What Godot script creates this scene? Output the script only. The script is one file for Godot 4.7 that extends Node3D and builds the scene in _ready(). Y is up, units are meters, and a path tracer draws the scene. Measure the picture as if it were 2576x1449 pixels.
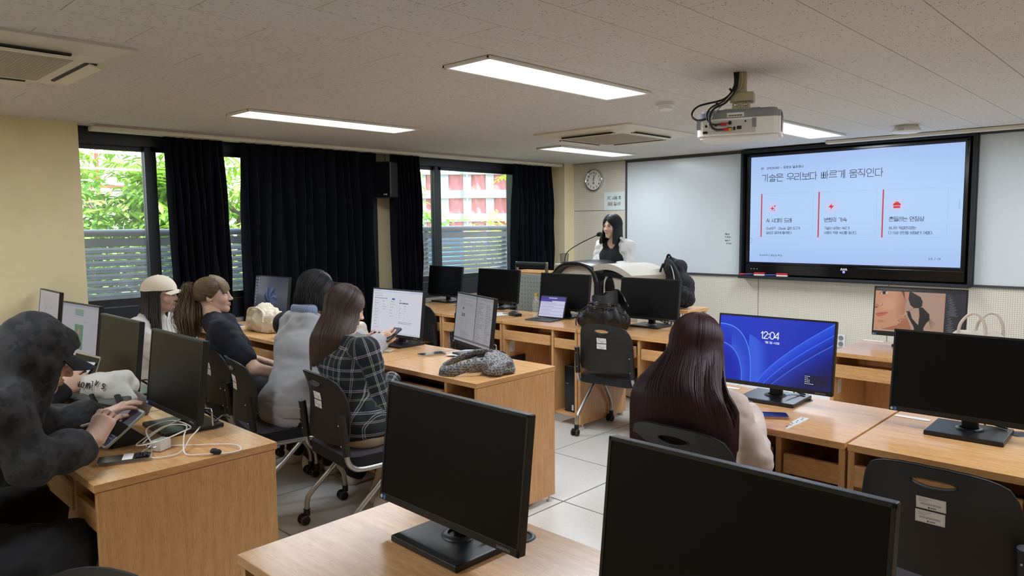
extends Node3D
# A university computer classroom. Helpers first, then materials, then builders; _ready() is at the end of the setting part.

var M := {}
var taken := {}
var rng := RandomNumberGenerator.new()
const CEIL := 2.195
const FRONT := -7.03
const WALLX := -5.66
const WINX := -5.95
const DESK := 0.72


class G:
	var v := PackedVector3Array()
	var n := PackedVector3Array()
	var t := PackedVector2Array()
	var c := PackedColorArray()
	var i := PackedInt32Array()
	var col := Color.WHITE
	var tinted := false

	func vert(p: Vector3, nn: Vector3, uv := Vector2.ZERO) -> int:
		v.append(p)
		n.append(nn)
		t.append(uv)
		c.append(col)
		return v.size() - 1

	func tri(a: int, b: int, d: int) -> void:
		if (v[b] - v[a]).cross(v[d] - v[a]).dot(n[a] + n[b] + n[d]) > 0.0:
			i.append(a); i.append(d); i.append(b)
		else:
			i.append(a); i.append(b); i.append(d)

	func quad(a: int, b: int, d: int, e: int) -> void:
		tri(a, b, d)
		tri(a, d, e)

	# a flat four-cornered face, uv from the top left corner
	func face(p0: Vector3, p1: Vector3, p2: Vector3, p3: Vector3, nn: Vector3) -> void:
		quad(vert(p0, nn, Vector2(0, 0)), vert(p1, nn, Vector2(1, 0)), vert(p2, nn, Vector2(1, 1)), vert(p3, nn, Vector2(0, 1)))

	func box(ctr: Vector3, size: Vector3, bv := 0.0, B := Basis()) -> void:
		var h := size * 0.5
		bv = minf(bv, minf(h.x, minf(h.y, h.z)) * 0.9)
		var ax := [Vector3.RIGHT, Vector3.UP, Vector3.BACK]
		var id := {}
		for k in 3:
			for s in [-1, 1]:
				for sa in [-1, 1]:
					for sb in [-1, 1]:
						var a: int = (k + 1) % 3
						var b: int = (k + 2) % 3
						var p: Vector3 = ax[k] * (h[k] * s) + ax[a] * ((h[a] - bv) * sa) + ax[b] * ((h[b] - bv) * sb)
						var sg := [0, 0, 0]
						sg[k] = s; sg[a] = sa; sg[b] = sb
						id[[k, sg[0], sg[1], sg[2]]] = vert(ctr + B * p, B * (ax[k] * s), Vector2(0.5 + 0.5 * sa, 0.5 - 0.5 * sb))
				var q := []
				for w in [[-1, -1], [1, -1], [1, 1], [-1, 1]]:
					var sg := [0, 0, 0]
					sg[k] = s; sg[(k + 1) % 3] = w[0]; sg[(k + 2) % 3] = w[1]
					q.append(id[[k, sg[0], sg[1], sg[2]]])
				quad(q[0], q[1], q[2], q[3])
		if bv <= 0.0:
			return
		for k in 3:
			var a: int = (k + 1) % 3
			var b: int = (k + 2) % 3
			for sa in [-1, 1]:
				for sb in [-1, 1]:
					var q := []
					for w in [[a, -1], [b, -1], [b, 1], [a, 1]]:
						var sg := [0, 0, 0]
						sg[k] = w[1]; sg[a] = sa; sg[b] = sb
						q.append(id[[w[0], sg[0], sg[1], sg[2]]])
					quad(q[0], q[1], q[2], q[3])
		for sx in [-1, 1]:
			for sy in [-1, 1]:
				for sz in [-1, 1]:
					tri(id[[0, sx, sy, sz]], id[[1, sx, sy, sz]], id[[2, sx, sy, sz]])

	# r: a number or a list of radii; squash scales the section along the frame's second axis
	func tube(path: Array, r, sides := 8, cap := true, squash := 1.0, upv := Vector3.ZERO) -> void:
		var m := path.size()
		if m < 2:
			return
		var T: Vector3 = (path[1] - path[0]).normalized()
		var U := upv
		if U == Vector3.ZERO:
			U = Vector3.UP if absf(T.y) < 0.9 else Vector3.RIGHT
		var first := v.size()
		var run := 0.0
		for k in m:
			var d: Vector3 = path[mini(k + 1, m - 1)] - path[maxi(k - 1, 0)]
			if d.length_squared() > 1e-12:
				T = d.normalized()
			U = (U - T * U.dot(T))
			if U.length_squared() < 1e-9:
				U = T.cross(Vector3(0.3, 0.5, 0.8))
			U = U.normalized()
			var W := T.cross(U)
			var rad: float = r[mini(k, r.size() - 1)] if r is Array else r
			if k > 0:
				run += (path[k] - path[k - 1]).length()
			for s in sides + 1:
				var an := TAU * s / sides
				var nn := W * cos(an) + U * sin(an)
				vert(path[k] + W * (cos(an) * rad) + U * (sin(an) * rad * squash), nn, Vector2(an * rad, run))
		var st := sides + 1
		for k in m - 1:
			for s in sides:
				var b := first + k * st + s
				quad(b, b + 1, b + st + 1, b + st)
		if cap:
			for e in [0, m - 1]:
				var nn: Vector3 = (path[0] - path[1]).normalized() if e == 0 else (path[m - 1] - path[m - 2]).normalized()
				var ctr := vert(path[e], nn)
				var last := -1
				for s in sides + 1:
					var p := vert(v[first + e * st + s], nn)
					if last >= 0:
						tri(ctr, last, p)
					last = p

	# profile of (radius, height); each step flat-shaded along the profile unless smooth
	func lathe(prof: Array, segs := 24, X := Transform3D(), smooth := false) -> void:
		var m := prof.size()
		var flip := -1.0 if prof[m - 1].y <= prof[0].y else 1.0
		for k in m - 1:
			var a: Vector2 = prof[k]
			var b: Vector2 = prof[k + 1]
			var e := (b - a).normalized()
			var na := Vector2(e.y, -e.x) * flip
			var nb := na
			if smooth:
				if k > 0:
					var f: Vector2 = (a - prof[k - 1]).normalized()
					na = (na + Vector2(f.y, -f.x) * flip).normalized()
				if k < m - 2:
					var f: Vector2 = (prof[k + 2] - b).normalized()
					nb = (nb + Vector2(f.y, -f.x) * flip).normalized()
			var first := v.size()
			for s in segs + 1:
				var an := TAU * s / segs
				var d := Vector3(cos(an), 0, sin(an))
				vert(X * (d * a.x + Vector3.UP * a.y), (X.basis * (d * na.x + Vector3.UP * na.y)).normalized(), Vector2(float(s) / segs, a.y))
				vert(X * (d * b.x + Vector3.UP * b.y), (X.basis * (d * nb.x + Vector3.UP * nb.y)).normalized(), Vector2(float(s) / segs, b.y))
			for s in segs:
				var q := first + s * 2
				quad(q, q + 1, q + 3, q + 2)

	# a polygon in x, y pushed out along z from 0 to depth
	func prism(poly: PackedVector2Array, depth: float, X := Transform3D()) -> void:
		var ix := Geometry2D.triangulate_polygon(poly)
		for e in [0, 1]:
			var nn := X.basis * Vector3(0, 0, -1 if e == 0 else 1)
			var first := v.size()
			for p in poly:
				vert(X * Vector3(p.x, p.y, depth * e), nn.normalized(), p)
			for k in range(0, ix.size(), 3):
				tri(first + ix[k], first + ix[k + 1], first + ix[k + 2])
		var area := 0.0
		for k in poly.size():
			area += poly[k].cross(poly[(k + 1) % poly.size()])
		for k in poly.size():
			var a := poly[k]
			var b := poly[(k + 1) % poly.size()]
			var d := (b - a).normalized() * signf(area)
			var nn := (X.basis * Vector3(d.y, -d.x, 0)).normalized()
			quad(vert(X * Vector3(a.x, a.y, 0), nn), vert(X * Vector3(b.x, b.y, 0), nn), vert(X * Vector3(b.x, b.y, depth), nn), vert(X * Vector3(a.x, a.y, depth), nn))

	# a surface from a function of (u, v) in 0..1; with thick it gets a second side and rims
	func sheet(nu: int, nv: int, f: Callable, thick := 0.0, su := 1.0, sv := 1.0) -> void:
		var P := []
		for a in nu + 1:
			for b in nv + 1:
				P.append(f.call(float(a) / nu, float(b) / nv))
		var N := []
		var st := nv + 1
		for a in nu + 1:
			for b in nv + 1:
				var du: Vector3 = P[mini(a + 1, nu) * st + b] - P[maxi(a - 1, 0) * st + b]
				var dv: Vector3 = P[a * st + mini(b + 1, nv)] - P[a * st + maxi(b - 1, 0)]
				var nn := du.cross(dv)
				N.append(nn.normalized() if nn.length_squared() > 1e-16 else Vector3.UP)
		var lay := [[0.0, 1.0]] if thick == 0.0 else [[thick * 0.5, 1.0], [-thick * 0.5, -1.0]]
		for l in lay:
			var first := v.size()
			for a in nu + 1:
				for b in nv + 1:
					vert(P[a * st + b] + N[a * st + b] * l[0], N[a * st + b] * l[1], Vector2(float(a) / nu * su, float(b) / nv * sv))
			for a in nu:
				for b in nv:
					var q := first + a * st + b
					quad(q, q + 1, q + st + 1, q + st)
		if thick == 0.0:
			return
		var rim := []
		for a in nu + 1: rim.append(a * st)
		for b in range(1, nv + 1): rim.append(nu * st + b)
		for a in range(nu - 1, -1, -1): rim.append(a * st + nv)
		for b in range(nv - 1, -1, -1): rim.append(b)
		var mid := Vector3.ZERO
		for q in rim: mid += P[q]
		mid /= rim.size()
		for k in rim.size() - 1:
			var a: int = rim[k]
			var b: int = rim[k + 1]
			var nn: Vector3 = (P[b] - P[a]).cross(N[a]).normalized()
			if nn.dot((P[a] + P[b]) * 0.5 - mid) < 0: nn = -nn
			quad(vert(P[a] + N[a] * thick * 0.5, nn), vert(P[b] + N[b] * thick * 0.5, nn), vert(P[b] - N[b] * thick * 0.5, nn), vert(P[a] - N[a] * thick * 0.5, nn))

	func ball(ctr: Vector3, rad: Vector3, segs := 16, B := Basis()) -> void:
		var first := v.size()
		var rings := segs / 2
		for a in rings + 1:
			var th := PI * a / rings
			for b in segs + 1:
				var ph := TAU * b / segs
				var d := Vector3(sin(th) * cos(ph), cos(th), sin(th) * sin(ph))
				vert(ctr + B * (d * rad), (B * (d / rad)).normalized(), Vector2(float(b) / segs, float(a) / rings))
		for a in rings:
			for b in segs:
				var q := first + a * (segs + 1) + b
				quad(q, q + 1, q + segs + 2, q + segs + 1)

	# adds another builder's shape, moved by X
	func add(o: G, X := Transform3D()) -> void:
		var first := v.size()
		var NB := X.basis.inverse().transposed()
		for k in o.v.size():
			v.append(X * o.v[k])
			n.append((NB * o.n[k]).normalized())
		t.append_array(o.t)
		c.append_array(o.c)
		for k in o.i:
			i.append(first + k)
		tinted = tinted or o.tinted

	func mesh(m: Material) -> ArrayMesh:
		var a := []
		a.resize(Mesh.ARRAY_MAX)
		a[Mesh.ARRAY_VERTEX] = v
		a[Mesh.ARRAY_NORMAL] = n
		a[Mesh.ARRAY_TEX_UV] = t
		if tinted:
			a[Mesh.ARRAY_COLOR] = c
		a[Mesh.ARRAY_INDEX] = i
		var r := ArrayMesh.new()
		r.add_surface_from_arrays(Mesh.PRIMITIVE_TRIANGLES, a)
		r.surface_set_material(0, m)
		return r


# a distance field on a grid: tapered capsules and ellipsoids joined by a smooth minimum, meshed as surface nets
class F:
	var o: Vector3
	var h: float
	var nx: int
	var ny: int
	var nz: int
	var d := PackedFloat32Array()
	var bones := []

	func _init(lo: Vector3, hi: Vector3, cell: float) -> void:
		o = lo
		h = cell
		nx = int((hi.x - lo.x) / cell) + 2
		ny = int((hi.y - lo.y) / cell) + 2
		nz = int((hi.z - lo.z) / cell) + 2
		d.resize(nx * ny * nz)
		d.fill(1.0)

	func _span(lo: Vector3, hi: Vector3) -> Array:
		return [maxi(0, int((lo.x - o.x) / h)), mini(nx, int((hi.x - o.x) / h) + 2), maxi(0, int((lo.y - o.y) / h)), mini(ny, int((hi.y - o.y) / h) + 2), maxi(0, int((lo.z - o.z) / h)), mini(nz, int((hi.z - o.z) / h) + 2)]

	func cap(a: Vector3, b: Vector3, ra: float, rb: float, k := 0.03) -> void:
		bones.append([a, b, ra, rb])
		var m := maxf(ra, rb) + k + 2.5 * h
		var e := Vector3(m, m, m)
		var w := _span(Vector3(minf(a.x, b.x), minf(a.y, b.y), minf(a.z, b.z)) - e, Vector3(maxf(a.x, b.x), maxf(a.y, b.y), maxf(a.z, b.z)) + e)
		var ab := b - a
		var q := 1.0 / maxf(ab.length_squared(), 1e-9)
		var rd := rb - ra
		for x in range(w[0], w[1]):
			for y in range(w[2], w[3]):
				var row: int = (x * ny + y) * nz
				for z in range(w[4], w[5]):
					var p := Vector3(o.x + x * h, o.y + y * h, o.z + z * h) - a
					var s := clampf(p.dot(ab) * q, 0.0, 1.0)
					var f := (p - ab * s).length() - ra - rd * s
					var g := d[row + z]
					var u := k - absf(f - g)
					if u > 0.0:
						d[row + z] = minf(f, g) - u * u / (4.0 * k)
					elif f < g:
						d[row + z] = f

	func ell(c: Vector3, r: Vector3, k := 0.02, B := Basis(), carve := false) -> void:
		var big := maxf(r.x, maxf(r.y, r.z))
		if not carve:
			bones.append([c, c, big, big])
		var m := big + k + 2.5 * h
		var e := Vector3(m, m, m)
		var w := _span(c - e, c + e)
		var Bi := B.inverse()
		var small := minf(r.x, minf(r.y, r.z))
		for x in range(w[0], w[1]):
			for y in range(w[2], w[3]):
				var row: int = (x * ny + y) * nz
				for z in range(w[4], w[5]):
					var p := Bi * (Vector3(o.x + x * h, o.y + y * h, o.z + z * h) - c)
					var k0 := (p / r).length()
					var k1 := (p / (r * r)).length()
					var f := k0 * (k0 - 1.0) / k1 if k1 > 1e-6 else -small
					var g := d[row + z]
					if carve:
						f = -f
						var u := k - absf(f - g)
						if u > 0.0:
							d[row + z] = maxf(f, g) + u * u / (4.0 * k)
						elif f > g:
							d[row + z] = f
					else:
						var u := k - absf(f - g)
						if u > 0.0:
							d[row + z] = minf(f, g) - u * u / (4.0 * k)
						elif f < g:
							d[row + z] = f

	# moves the surface by a noise (wrinkles); stretch scales the place that is looked up
	func ruffle(ns: FastNoiseLite, amp: float, stretch := Vector3.ONE) -> void:
		for x in nx:
			for y in ny:
				var row := (x * ny + y) * nz
				for z in nz:
					if absf(d[row + z]) < amp + 2.5 * h:
						d[row + z] += ns.get_noise_3d((o.x + x * h) * stretch.x, (o.y + y * h) * stretch.y, (o.z + z * h) * stretch.z) * amp

	# cuts away what lies on the side of the plane that nn points to
	func cut(p0: Vector3, nn: Vector3) -> void:
		for x in nx:
			for y in ny:
				var row := (x * ny + y) * nz
				for z in nz:
					var f := nn.dot(Vector3(o.x + x * h, o.y + y * h, o.z + z * h) - p0)
					if f > d[row + z]:
						d[row + z] = f

	func net(g: G, boney := false) -> void:
		var id := PackedInt32Array()
		id.resize(nx * ny * nz)
		id.fill(-1)
		var st := g.v.size()
		var off := [0, 1, nz, nz + 1, ny * nz, ny * nz + 1, ny * nz + nz, ny * nz + nz + 1]
		var lim := 4.0 * h
		for x in nx - 1:
			for y in ny - 1:
				var row := (x * ny + y) * nz
				for z in nz - 1:
					var k := row + z
					if absf(d[k]) > lim:
						continue
					var neg := 0
					for e in 8:
						if d[k + off[e]] < 0.0:
							neg += 1
					if neg == 0 or neg == 8:
						continue
					var s := Vector3.ZERO
					var cnt := 0
					for a in 8:
						var da := d[k + off[a]]
						for bit in [1, 2, 4]:
							if a & bit:
								continue
							var db := d[k + off[a | bit]]
							if (da < 0.0) != (db < 0.0):
								var q := da / (da - db)
								s += Vector3((a >> 2) & 1, (a >> 1) & 1, a & 1)
								if bit == 4: s.x += q
								elif bit == 2: s.y += q
								else: s.z += q
								cnt += 1
					var gr := Vector3(d[k + off[4]] - d[k], d[k + off[2]] - d[k], d[k + off[1]] - d[k]) + Vector3(d[k + off[7]] - d[k + off[3]], d[k + off[7]] - d[k + off[5]], d[k + off[7]] - d[k + off[6]])
					id[k] = g.vert(o + (Vector3(x, y, z) + s / cnt) * h, gr.normalized())
		var sx := ny * nz
		for x in range(1, nx - 1):
			for y in range(1, ny - 1):
				var row := (x * ny + y) * nz
				for z in range(1, nz - 1):
					var k := row + z
					if absf(d[k]) > lim:
						continue
					var neg := d[k] < 0.0
					if neg != (d[k + sx] < 0.0):
						_q(g, id[k], id[k - nz], id[k - nz - 1], id[k - 1])
					if neg != (d[k + nz] < 0.0):
						_q(g, id[k], id[k - sx], id[k - sx - 1], id[k - 1])
					if neg != (d[k + 1] < 0.0):
						_q(g, id[k], id[k - sx], id[k - sx - nz], id[k - nz])
		# smooth normals from the faces, pointing as the gradient does
		var acc := PackedVector3Array()
		acc.resize(g.v.size() - st)
		for f in range(0, g.i.size(), 3):
			var a := g.i[f]
			if a < st or g.i[f + 1] < st:
				continue
			var nn := (g.v[g.i[f + 2]] - g.v[a]).cross(g.v[g.i[f + 1]] - g.v[a])
			for e in 3:
				acc[g.i[f + e] - st] += nn
		for k in acc.size():
			if acc[k].length_squared() > 1e-20:
				g.n[st + k] = acc[k].normalized()
		if boney:
			for k in range(st, g.v.size()):
				g.t[k] = uv_of(g.v[k])

	func _q(g: G, a: int, b: int, e: int, f: int) -> void:
		if a < 0 or b < 0 or e < 0 or f < 0:
			return
		g.quad(a, b, e, f)

	# cloth coordinates: along the nearest limb and round it, in metres
	func uv_of(p: Vector3) -> Vector2:
		var best := 1e9
		var uv := Vector2.ZERO
		for b in bones:
			var ab: Vector3 = b[1] - b[0]
			var L := ab.length()
			if L < 0.02:
				continue
			var s := clampf((p - b[0]).dot(ab) / (L * L), 0.0, 1.0)
			var r: Vector3 = p - b[0] - ab * s
			var f: float = r.length() - lerpf(b[2], b[3], s)
			if f < best:
				best = f
				var T: Vector3 = ab / L
				if bones.find(b) < bones.size() - 4:
					uv = Vector2(p.x, p.y)
					continue
				var U := (Vector3.BACK - T * T.z)
				U = U.normalized() if U.length() > 0.1 else Vector3.RIGHT
				var W := T.cross(U)
				uv = Vector2(atan2(r.dot(W), r.dot(U)) * lerpf(b[2], b[3], s), s * L)
		return uv


func numbered(called: String, parent: Node) -> String:
	var key := str(parent.get_instance_id()) + called
	var k: int = taken.get(key, 0)
	taken[key] = k + 1
	return called if k == 0 else "%s_%03d" % [called, k]


func tag(o: Node, label := "", category := "", group := "", kind := "") -> Node:
	if label: o.set_meta("label", label)
	if category: o.set_meta("category", category)
	if group: o.set_meta("group", group)
	if kind: o.set_meta("kind", kind)
	return o


func thing(called: String, label: String, category: String, at := Vector3.ZERO, turn := 0.0, group := "") -> Node3D:
	var o := Node3D.new()
	o.name = numbered(called, self)
	add_child(o, true)
	o.position = at
	o.rotation.y = turn
	return tag(o, label, category, group)


func obj(called: String, g: G, m: Material, parent: Node = null, label := "") -> MeshInstance3D:
	var o := MeshInstance3D.new()
	var p: Node = parent if parent else self
	o.name = numbered(called, p)
	o.mesh = g.mesh(m)
	p.add_child(o, true)
	if label: o.set_meta("label", label)
	return o


func inst(called: String, mesh: Mesh, parent: Node, at := Transform3D()) -> MeshInstance3D:
	var o := MeshInstance3D.new()
	o.name = numbered(called, parent)
	o.mesh = mesh
	o.transform = at
	parent.add_child(o, true)
	return o


func struct(called: String, g: G, m: Material) -> MeshInstance3D:
	var o := obj(called, g, m)
	o.set_meta("kind", "structure")
	return o


# the shape of one thing that is a single mesh
func solo(called: String, g: G, m: Material, label: String, category: String, group := "") -> MeshInstance3D:
	var o := obj(called, g, m)
	tag(o, label, category, group)
	return o


func again(src: Node3D, at: Vector3, turn: float, label: String, group := "") -> Node3D:
	var r: Node3D = src.duplicate()
	var base := src.name.rstrip("0123456789").rstrip("_")
	r.name = numbered(base, self)
	add_child(r, true)
	r.position = at
	r.rotation.y = turn
	r.set_meta("label", label)
	if group: r.set_meta("group", group)
	return r


func X(at: Vector3, turn := 0.0, tilt := 0.0, roll := 0.0) -> Transform3D:
	return Transform3D(Basis(Vector3.UP, turn) * Basis(Vector3.RIGHT, tilt) * Basis(Vector3.BACK, roll), at)


# a smooth curve through points
func curve(pts: Array, per := 6) -> Array:
	var out := []
	for k in pts.size() - 1:
		var a: Vector3 = pts[maxi(k - 1, 0)]
		var b: Vector3 = pts[k]
		var d: Vector3 = pts[k + 1]
		var e: Vector3 = pts[mini(k + 2, pts.size() - 1)]
		for s in per:
			out.append(b.cubic_interpolate(d, a, e, float(s) / per))
	out.append(pts[-1])
	return out


func rrect(w: float, h: float, r: float, seg := 5) -> PackedVector2Array:
	var p := PackedVector2Array()
	for q in [[1, 1, 0], [-1, 1, 1], [-1, -1, 2], [1, -1, 3]]:
		for s in seg + 1:
			var an: float = (q[2] + float(s) / seg) * PI / 2
			p.append(Vector2(q[0] * (w / 2 - r) + cos(an) * r, q[1] * (h / 2 - r) + sin(an) * r))
	return p


func noise(freq: float, sd := 1, octaves := 3) -> FastNoiseLite:
	var ns := FastNoiseLite.new()
	ns.noise_type = FastNoiseLite.TYPE_SIMPLEX_SMOOTH
	ns.frequency = freq
	ns.seed = sd
	ns.fractal_octaves = octaves
	return ns


# sharp creases between soft pillows, for cloth and leather
func crease(freq: float, sd := 1, octaves := 2) -> FastNoiseLite:
	var ns := noise(freq, sd, octaves)
	ns.fractal_type = FastNoiseLite.FRACTAL_RIDGED
	ns.fractal_gain = 0.4
	return ns


# where a ray meets a shape: [point, normal], or [] if it misses
func meet(g: G, from: Vector3, dir: Vector3) -> Array:
	var best := 1e9
	var out := []
	for f in range(0, g.i.size(), 3):
		var hit = Geometry3D.ray_intersects_triangle(from, dir, g.v[g.i[f]], g.v[g.i[f + 1]], g.v[g.i[f + 2]])
		if hit != null and from.distance_to(hit) < best:
			best = from.distance_to(hit)
			out = [hit, g.n[g.i[f]]]
	return out


# ---------- drawing on pictures: print on paper, screens, cloth patterns ----------
class Pad:
	var im: Image
	var w: int
	var h: int

	func _init(ww: int, hh: int, c: Color) -> void:
		w = ww
		h = hh
		im = Image.create_empty(w, h, false, Image.FORMAT_RGB8)
		im.fill(c)

	func rect(x: float, y: float, ww: float, hh: float, c: Color) -> void:
		im.fill_rect(Rect2i(int(x), int(y), maxi(1, int(ww)), maxi(1, int(hh))), c)

	func frame(x: float, y: float, ww: float, hh: float, th: float, c: Color) -> void:
		rect(x, y, ww, th, c)
		rect(x, y + hh - th, ww, th, c)
		rect(x, y, th, hh, c)
		rect(x + ww - th, y, th, hh, c)

	func line(a: Vector2, b: Vector2, th: float, c: Color) -> void:
		var r := th * 0.5
		var ab := b - a
		var q := 1.0 / maxf(ab.length_squared(), 1e-6)
		for y in range(maxi(0, int(minf(a.y, b.y) - r - 1)), mini(h, int(maxf(a.y, b.y) + r + 2))):
			for x in range(maxi(0, int(minf(a.x, b.x) - r - 1)), mini(w, int(maxf(a.x, b.x) + r + 2))):
				var p := Vector2(x + 0.5, y + 0.5) - a
				var f := clampf(r + 0.5 - (p - ab * clampf(p.dot(ab) * q, 0, 1)).length(), 0, 1)
				if f > 0:
					im.set_pixel(x, y, im.get_pixel(x, y).lerp(c, f))

	func poly(pts: Array, c: Color, soft := 0.0) -> void:
		var pp := PackedVector2Array(pts)
		var lo := pp[0]
		var hi := pp[0]
		for p in pp:
			lo = lo.min(p)
			hi = hi.max(p)
		for y in range(maxi(0, int(lo.y)), mini(h, int(hi.y) + 1)):
			for x in range(maxi(0, int(lo.x)), mini(w, int(hi.x) + 1)):
				if Geometry2D.is_point_in_polygon(Vector2(x + 0.5, y + 0.5), pp):
					im.set_pixel(x, y, im.get_pixel(x, y).lerp(c, 1.0 - soft))

	func disc(ctr: Vector2, rad: Vector2, c: Color, feather := 1.0) -> void:
		for y in range(maxi(0, int(ctr.y - rad.y - 2)), mini(h, int(ctr.y + rad.y + 3))):
			for x in range(maxi(0, int(ctr.x - rad.x - 2)), mini(w, int(ctr.x + rad.x + 3))):
				var e := ((Vector2(x + 0.5, y + 0.5) - ctr) / rad).length()
				var f := clampf((1.0 - e) * minf(rad.x, rad.y) / feather, 0, 1)
				if f > 0:
					im.set_pixel(x, y, im.get_pixel(x, y).lerp(c, f))

	func strokes(s: String, at: Vector2, sz: Vector2, th: float, c: Color) -> void:
		for part in s.split(" ", false):
			var last := Vector2.INF
			for k in range(0, part.length() - 1, 2):
				var p := at + Vector2(float(part.substr(k, 1)) / 6.0, float(part.substr(k + 1, 1)) / 8.0) * sz
				if last != Vector2.INF:
					line(last, p, th, c)
				last = p

	func write(s: String, x: float, y: float, sz: float, th: float, c: Color, gap := 0.16) -> float:
		for k in s.length():
			var ch := s.unicode_at(k)
			if ch == 32:
				x += sz * 0.42
			elif ch >= 0xAC00 and ch < 0xD7A4:
				_hangul(ch - 0xAC00, Vector2(x, y), sz, th, c)
				x += sz * (0.88 + gap)
			elif GLYPH.has(s[k]):
				var wide := 0.2 if s[k] in "lI.·:!1" else 0.52
				var off := (0.52 - wide) * 0.5 * sz
				strokes(GLYPH[s[k]], Vector2(x - off, y + sz * 0.06), Vector2(sz * 0.52, sz * 0.84), th, c)
				x += sz * (wide + gap)
		return x

	func _jamo(code: String, at: Vector2, sz: Vector2, th: float, c: Color) -> void:
		if code.length() == 2:
			_jamo(code[0], at, Vector2(sz.x * 0.44, sz.y), th, c)
			_jamo(code[1], at + Vector2(sz.x * 0.56, 0), Vector2(sz.x * 0.44, sz.y), th, c)
			return
		strokes(JAMO[code], at, sz, th, c)

	func _hangul(s: int, at: Vector2, sz: float, th: float, c: Color) -> void:
		var l := s / 588
		var v := (s % 588) / 28
		var t := s % 28
		var lead: String = LEAD[l]
		var low: String = LOWV[v]
		var side: String = SIDEV[v]
		var bot := 0.58 if t > 0 else 0.95
		var cw := 0.5 if side else 0.72
		var cx := 0.04 if side else 0.1
		var ch := bot - 0.06
		if low:
			ch *= 0.52
		elif t == 0:
			ch *= 0.82
		_jamo(lead, at + Vector2(cx, 0.05 + (0.0 if low or t > 0 else 0.08)) * sz, Vector2(cw, ch) * sz, th, c)
		if low:
			strokes(low, at + Vector2(0.0, bot - 0.36 * bot) * sz, Vector2(0.66 if side else 0.92, 0.3 * bot) * sz, th, c)
		if side:
			strokes(side, at + Vector2(0.6, 0.0) * sz, Vector2(0.32, bot + 0.02) * sz, th, c)
		if t > 0:
			_jamo(TAIL[t], at + Vector2(0.16, 0.67) * sz, Vector2(0.64, 0.29) * sz, th, c)


const LEAD := ["G", "GG", "N", "D", "DD", "R", "M", "B", "BB", "S", "SS", "O", "J", "JJ", "C", "K", "T", "P", "H"]
const TAIL := ["", "G", "GG", "GS", "N", "NJ", "NH", "D", "R", "RG", "RM", "RB", "RS", "RT", "RP", "RH", "M", "B", "BS", "S", "SS", "O", "J", "C", "K", "T", "P", "H"]
# strokes as pairs of digits: x from 0 to 6, y from 0 to 8
const JAMO := {
	"G": "006058", "N": "000868", "D": "60000868", "R": "00606404 040868", "M": "0008686000", "B": "0008 6068 0464 0868", "S": "303408 3468",
	"O": "302002062848666240 4030", "J": "0060 303308 3468", "C": "2040 0262 323508 3568", "K": "006058 0464", "T": "60000868 0464", "P": "0060 2028 4048 0868", "H": "2040 0262 244455574828171524",
}
const SIDEV := ["2028 2454", "1018 4048 1444", "2028 2353 2555", "1018 4048 1343 1545", "4048 1444", "2028 5058 0424", "4048 1343 1545", "2028 5058 0323 0525", "", "2028 2454", "1018 4048 1444", "3038", "", "", "4048 1444", "2028 5058 0424", "3038", "", "", "3038", "3038"]
const LOWV := ["", "", "", "", "", "", "", "", "0868 3038", "0868 3038", "0868 3038", "0868 3038", "0868 2028 4048", "0363 3338", "0363 3338", "0363 3338", "0363 3338", "0363 2328 4348", "0565", "0565", ""]
const GLYPH := {
	"A": "083068 1555", "B": "00084867654404 0040515344", "C": "6150200206284867", "D": "00083866623000", "E": "60000868 0444", "F": "600008 0444", "G": "61502002062848666434", "H": "0008 6068 0464", "I": "3038", "L": "000868", "M": "0800356068",
	"N": "08006860", "O": "200206284866624020", "P": "08005061635404", "S": "615010010314546567581807", "T": "0060 3038", "U": "000628486660", "V": "003860", "W": "0018335860", "Y": "003460 3438",
	"0": "200206284866624020", "1": "123038", "2": "022040620868", "3": "01204061634424 446567482807", "4": "500666 5058", "5": "600003436566482807", "6": "50200306284866654404", "7": "006028", "8": "2001032444656748280705244463614020", "9": "6344240301204062654818",
	"a": "5358 54331406183857", "h": "0008 0533435458", "t": "21273847 0343", "l": "3038", "u": "0306183857 5358", "d": "5058 54331406183857", "e": "065654331406183857", "·": "3435", "-": "0464", "/": "0860", ".": "3738", ":": "3233 3637", "!": "3035 3738",
}


func tex(im: Image) -> ImageTexture:
	return ImageTexture.create_from_image(im)


func mat(called: String, c: Color, rough := 0.6, metal := 0.0) -> StandardMaterial3D:
	var m := StandardMaterial3D.new()
	m.resource_name = called
	m.albedo_color = c
	m.roughness = rough
	m.metallic = metal
	M[called] = m
	return m


func tri_mat(called: String, im: Image, size: Vector3, rough := 0.6, world := true) -> StandardMaterial3D:
	var m := mat(called, Color.WHITE, rough)
	m.albedo_texture = tex(im)
	m.uv1_triplanar = true
	m.uv1_world_triplanar = world
	m.uv1_triplanar_sharpness = 8.0
	m.uv1_scale = Vector3.ONE / size
	return m


func uv_mat(called: String, im: Image, rough := 0.6, scale := Vector3.ONE) -> StandardMaterial3D:
	var m := mat(called, Color.WHITE, rough)
	m.albedo_texture = tex(im)
	m.uv1_scale = scale
	return m


func screen_mat(called: String, im: Image, power: float) -> StandardMaterial3D:
	var m := mat(called, Color(0.02, 0.02, 0.02), 0.25)
	m.emission_enabled = true
	m.emission = Color.WHITE
	m.emission_operator = BaseMaterial3D.EMISSION_OP_MULTIPLY
	m.emission_texture = tex(im)
	m.emission_energy_multiplier = power
	return m


func ramp(im: Image, a: Color, b: Color) -> void:   # a grey picture to a coloured one
	im.convert(Image.FORMAT_RGB8)
	for y in im.get_height():
		for x in im.get_width():
			im.set_pixel(x, y, a.lerp(b, im.get_pixel(x, y).r))


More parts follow.
